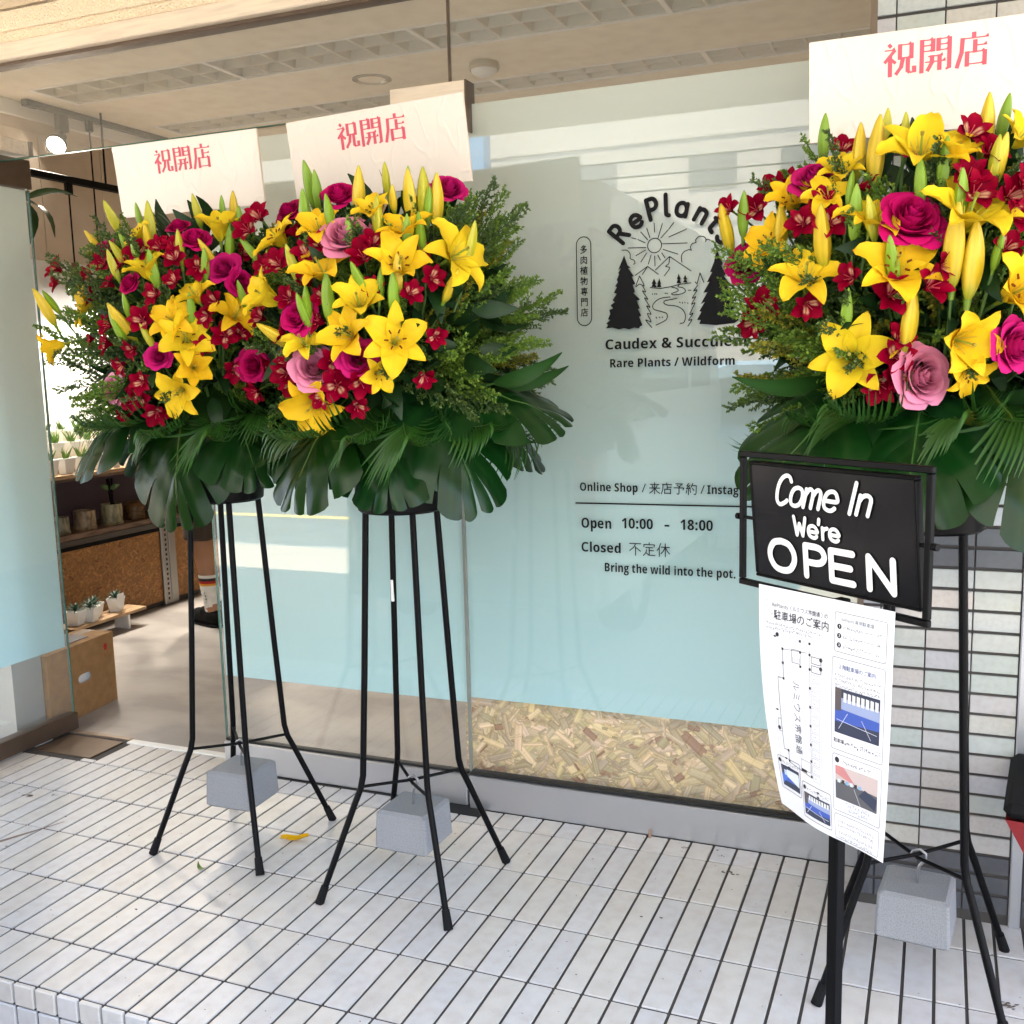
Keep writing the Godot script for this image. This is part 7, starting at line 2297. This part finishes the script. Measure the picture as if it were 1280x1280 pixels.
func build_person():
	var o := thing("person", "person in brown shorts, white striped socks and black shoes, standing inside the shop doorway", "person", Vector3(-2.66, 0.0, -1.95), PI - 0.35)
	# local frame: faces +x, left side is -z
	var tone := mat(lin(0.42, 0.22, 0.13), 0.55, 0.0, {"subsurf_scatter_enabled": true, "subsurf_scatter_strength": 0.1})
	var bones := []
	var hip := Vector3(0, 0.90, 0)
	var legs := []
	for s in [-1.0, 1.0]:
		var h := hip + Vector3(0, -0.02, s * 0.085)
		var knee := Vector3(0.03 if s > 0 else -0.015, 0.49, s * 0.10)
		var ankle := Vector3(-0.01 if s > 0 else -0.10, 0.09, s * 0.105)
		legs.append([h, knee, ankle])
		bones.append([h, knee, 0.085, 0.055])
		bones.append([knee, knee.lerp(ankle, 0.3) + Vector3(-0.015, 0, 0), 0.052, 0.056])
		bones.append([knee.lerp(ankle, 0.3) + Vector3(-0.015, 0, 0), ankle, 0.054, 0.036])
		bones.append([ankle, ankle + Vector3(0.11, -0.055, s * 0.01), 0.036, 0.03])
	bones.append([hip + Vector3(0, 0, -0.06), hip + Vector3(0, 0, 0.06), 0.11, 0.11])
	bones.append([hip, Vector3(0.0, 1.12, 0), 0.115, 0.11])
	bones.append([Vector3(0, 1.12, 0), Vector3(-0.01, 1.32, 0), 0.115, 0.125])
	bones.append([Vector3(-0.01, 1.36, -0.13), Vector3(-0.01, 1.36, 0.13), 0.07, 0.07])
	bones.append([Vector3(-0.01, 1.38, 0), Vector3(0.015, 1.50, 0), 0.055, 0.052])
	var wrists := []
	for s in [-1.0, 1.0]:
		var sh := Vector3(-0.01, 1.37, s * 0.175)
		var el := Vector3(0.01, 1.08, s * 0.22)
		var wr := Vector3(0.20, 0.96, s * 0.14)
		bones.append([sh, el, 0.050, 0.040])
		bones.append([el, wr, 0.040, 0.027])
		wrists.append([wr, s])
	var body := G.new()
	skin(body, bones, Vector3(-0.25, -0.02, -0.36), Vector3(0.30, 1.56, 0.36), 0.0145, 0.03)
	# head with nose, brow, jaw, ears and mouth on a finer grid
	var hd := Vector3(0.03, 1.60, 0)
	var face := [[hd + Vector3(-0.02, 0.03, 0), hd + Vector3(0.015, 0.03, 0), 0.088, 0.082], [hd + Vector3(0.02, 0.0, 0), hd + Vector3(0.045, -0.07, 0), 0.068, 0.042], [hd + Vector3(0.094, 0.005, 0), hd + Vector3(0.112, -0.022, 0), 0.009, 0.013],
		[hd + Vector3(0.085, 0.028, -0.035), hd + Vector3(0.085, 0.028, 0.035), 0.012, 0.012], [hd + Vector3(0.086, -0.052, -0.02), hd + Vector3(0.086, -0.052, 0.02), 0.009, 0.009], [hd + Vector3(0.084, -0.064, -0.016), hd + Vector3(0.084, -0.064, 0.016), 0.009, 0.009],
		[hd + Vector3(0.0, 0.015, -0.084), hd + Vector3(-0.008, -0.03, -0.082), 0.014, 0.009], [hd + Vector3(0.0, 0.015, 0.084), hd + Vector3(-0.008, -0.03, 0.082), 0.014, 0.009], [Vector3(0.0, 1.45, 0), hd + Vector3(-0.01, -0.04, 0), 0.05, 0.06]]
	skin(body, face, hd + Vector3(-0.14, -0.17, -0.13), hd + Vector3(0.16, 0.15, 0.13), 0.0075, 0.012)
	for w in wrists:
		var wr: Vector3 = w[0]
		var s: float = w[1]
		var palm_end := wr + Vector3(0.085, -0.012, -s * 0.012)
		var hand := [[wr, wr + Vector3(0.03, -0.004, 0), 0.026, 0.027], [wr + Vector3(0.03, 0, -0.018), palm_end + Vector3(0, 0, -0.024), 0.017, 0.013], [wr + Vector3(0.03, 0, 0.018), palm_end + Vector3(-0.008, 0, 0.024), 0.017, 0.012], [wr + Vector3(0.03, 0, 0), palm_end, 0.018, 0.013]]
		for k in 4:
			var fz := (k - 1.5) * 0.0195
			var ln: float = [0.062, 0.074, 0.07, 0.055][k] if s > 0 else [0.055, 0.07, 0.074, 0.062][k]
			var b0 := palm_end + Vector3(-0.004, 0, fz)
			var b1 := b0 + Vector3(ln * 0.45, -0.010, fz * 0.08)
			var b2 := b1 + Vector3(ln * 0.26, -0.022, 0)
			var b3 := b2 + Vector3(ln * 0.10, -0.022, 0)
			hand.append([b0, b1, 0.0092, 0.0088])
			hand.append([b1, b2, 0.0088, 0.0082])
			hand.append([b2, b3, 0.0082, 0.0075])
		var th := wr + Vector3(0.035, -0.005, -s * 0.022)
		hand.append([th, th + Vector3(0.03, -0.02, -s * 0.02), 0.013, 0.011])
		hand.append([th + Vector3(0.03, -0.02, -s * 0.02), th + Vector3(0.055, -0.032, -s * 0.022), 0.011, 0.0085])
		skin(body, hand, wr + Vector3(-0.04, -0.11, -0.075), wr + Vector3(0.2, 0.05, 0.075), 0.0042, 0.005)
	part("body", body, tone, o)
	var shirt_b := []
	for b in bones:
		if b[0].y > 0.88 and b[1].y > 1.05 and absf(b[0].z) < 0.19:
			shirt_b.append(b)
	var sh := G.new()
	skin(sh, shirt_b, Vector3(-0.27, 0.84, -0.38), Vector3(0.26, 1.52, 0.38), 0.016, 0.035, 0.014, 0.86, 1.425)
	part("shirt", sh, mat(lin(0.05, 0.05, 0.055), 0.85), o)
	var shorts_b := []
	for l in legs:
		shorts_b.append([l[0], l[1], 0.096, 0.088])
	shorts_b.append([hip + Vector3(0, 0, -0.06), hip + Vector3(0, 0, 0.06), 0.115, 0.115])
	shorts_b.append([hip, Vector3(0.0, 1.05, 0), 0.115, 0.11])
	var so := G.new()
	skin(so, shorts_b, Vector3(-0.25, 0.44, -0.33), Vector3(0.25, 1.06, 0.33), 0.015, 0.03, 0.006, 0.475, 1.0)
	part("shorts", so, mat(lin(0.055, 0.04, 0.032), 0.85), o)
	var hair := G.new()
	skin(hair, [[hd + Vector3(-0.03, 0.05, 0), hd + Vector3(0.0, 0.055, 0), 0.096, 0.088], [hd + Vector3(-0.06, -0.01, -0.03), hd + Vector3(-0.06, -0.01, 0.03), 0.06, 0.06]], hd + Vector3(-0.16, -0.12, -0.13), hd + Vector3(0.13, 0.18, 0.13), 0.009, 0.02)
	part("hair", hair, mat(lin(0.015, 0.012, 0.01), 0.6), o)
	for q in [-1.0, 1.0]:
		var ey := G.new()
		ey.lathe([Vector2(0.0, -0.011), Vector2(0.008, -0.0075), Vector2(0.011, 0.0), Vector2(0.008, 0.0075), Vector2(0.0, 0.011)], 12)
		part("eye", ey, mat(lin(0.03, 0.02, 0.015), 0.2), o, Transform3D(Basis(), hd + Vector3(0.079, 0.008, q * 0.031)))
	for i in 2:
		var l = legs[i]
		var knee: Vector3 = l[1]
		var ankle: Vector3 = l[2]
		var mid := knee.lerp(ankle, 0.3) + Vector3(-0.015, 0, 0)
		var sock := G.new()
		var prof := func(u: float, v: float) -> Vector3:
			var c := ankle.lerp(mid, u * 0.70) + Vector3(0, -0.03 + 0.03 * u, 0)
			var rad := lerpf(0.0415, 0.0545, smoothstep(0.0, 0.9, u)) + 0.0008 * sin(u * 60.0)
			var a := -v * TAU
			return c + Vector3(cos(a) * rad, 0, sin(a) * rad)
		var bands := func(u: float, v: float) -> Color:
			if u > 0.93: return Color(0.8, 0.8, 0.78)
			if u > 0.865: return Color(0.015, 0.015, 0.017)
			if u > 0.79: return Color(0.42, 0.012, 0.015)
			if u > 0.735: return Color(0.75, 0.36, 0.03)
			return Color(0.8, 0.8, 0.79)
		sock.patch(60, 22, prof, bands)
		var sk := part("sock", sock, M.ink_colours, o)
		# vertical print on the sock: four small dark capitals
		var k := Ink.new()
		for j in 4:
			for q in [[[0, 0], [0, 9]], [[0, 0], [6, 9]], [[6, 0], [6, 9]]].slice(0, [1, 3, 3, 1][j]):
				k.stroke([Vector2(q[0][0], q[0][1] - j * 14), Vector2(q[1][0], q[1][1] - j * 14)], 2.6, Color(0.03, 0.03, 0.035), false, false)
		var on := func(q: Vector2) -> Vector3:
			var u := 0.55 + q.y * 0.0054
			var a := (1.95 if i == 1 else -1.95) - q.x * 0.018
			var c := ankle.lerp(mid, u * 0.70) + Vector3(0, -0.03 + 0.03 * u, 0)
			var rad := lerpf(0.0415, 0.0545, smoothstep(0.0, 0.9, u)) + 0.0022
			return c + Vector3(cos(a) * rad, 0, sin(a) * rad)
		part("sock_print", k.mesh(on, func(q: Vector2) -> Vector3: return Vector3(-0.4, 0, 1.0 if i == 1 else -1.0).normalized()), M.ink_colours, sk)
		var s := -1.0 if i == 0 else 1.0
		var shoe := G.new()
		var a0 := Vector3(ankle.x, 0.0, ankle.z)
		skin(shoe, [[a0 + Vector3(-0.035, 0.045, 0), a0 + Vector3(0.0, 0.05, 0), 0.043, 0.048], [a0 + Vector3(0.0, 0.05, 0), a0 + Vector3(0.13, 0.04, s * 0.012), 0.05, 0.042], [a0 + Vector3(0.13, 0.04, s * 0.012), a0 + Vector3(0.165, 0.034, s * 0.014), 0.043, 0.034], [a0 + Vector3(0.045, 0.075, -0.02), a0 + Vector3(0.045, 0.075, 0.02), 0.034, 0.034]], a0 + Vector3(-0.11, -0.01, -0.09), a0 + Vector3(0.25, 0.14, 0.09), 0.008, 0.014, 0.0, 0.012)
		var sh2 := part("shoe", shoe, M.black_matt, o)
		var sole := G.new()
		skin(sole, [[a0 + Vector3(-0.03, 0.012, 0), a0 + Vector3(0.15, 0.012, s * 0.013), 0.05, 0.046]], a0 + Vector3(-0.12, -0.02, -0.09), a0 + Vector3(0.25, 0.05, 0.09), 0.008, 0.012, 0.0, 0.0, 0.016)
		part("sole", sole, M.black, sh2)
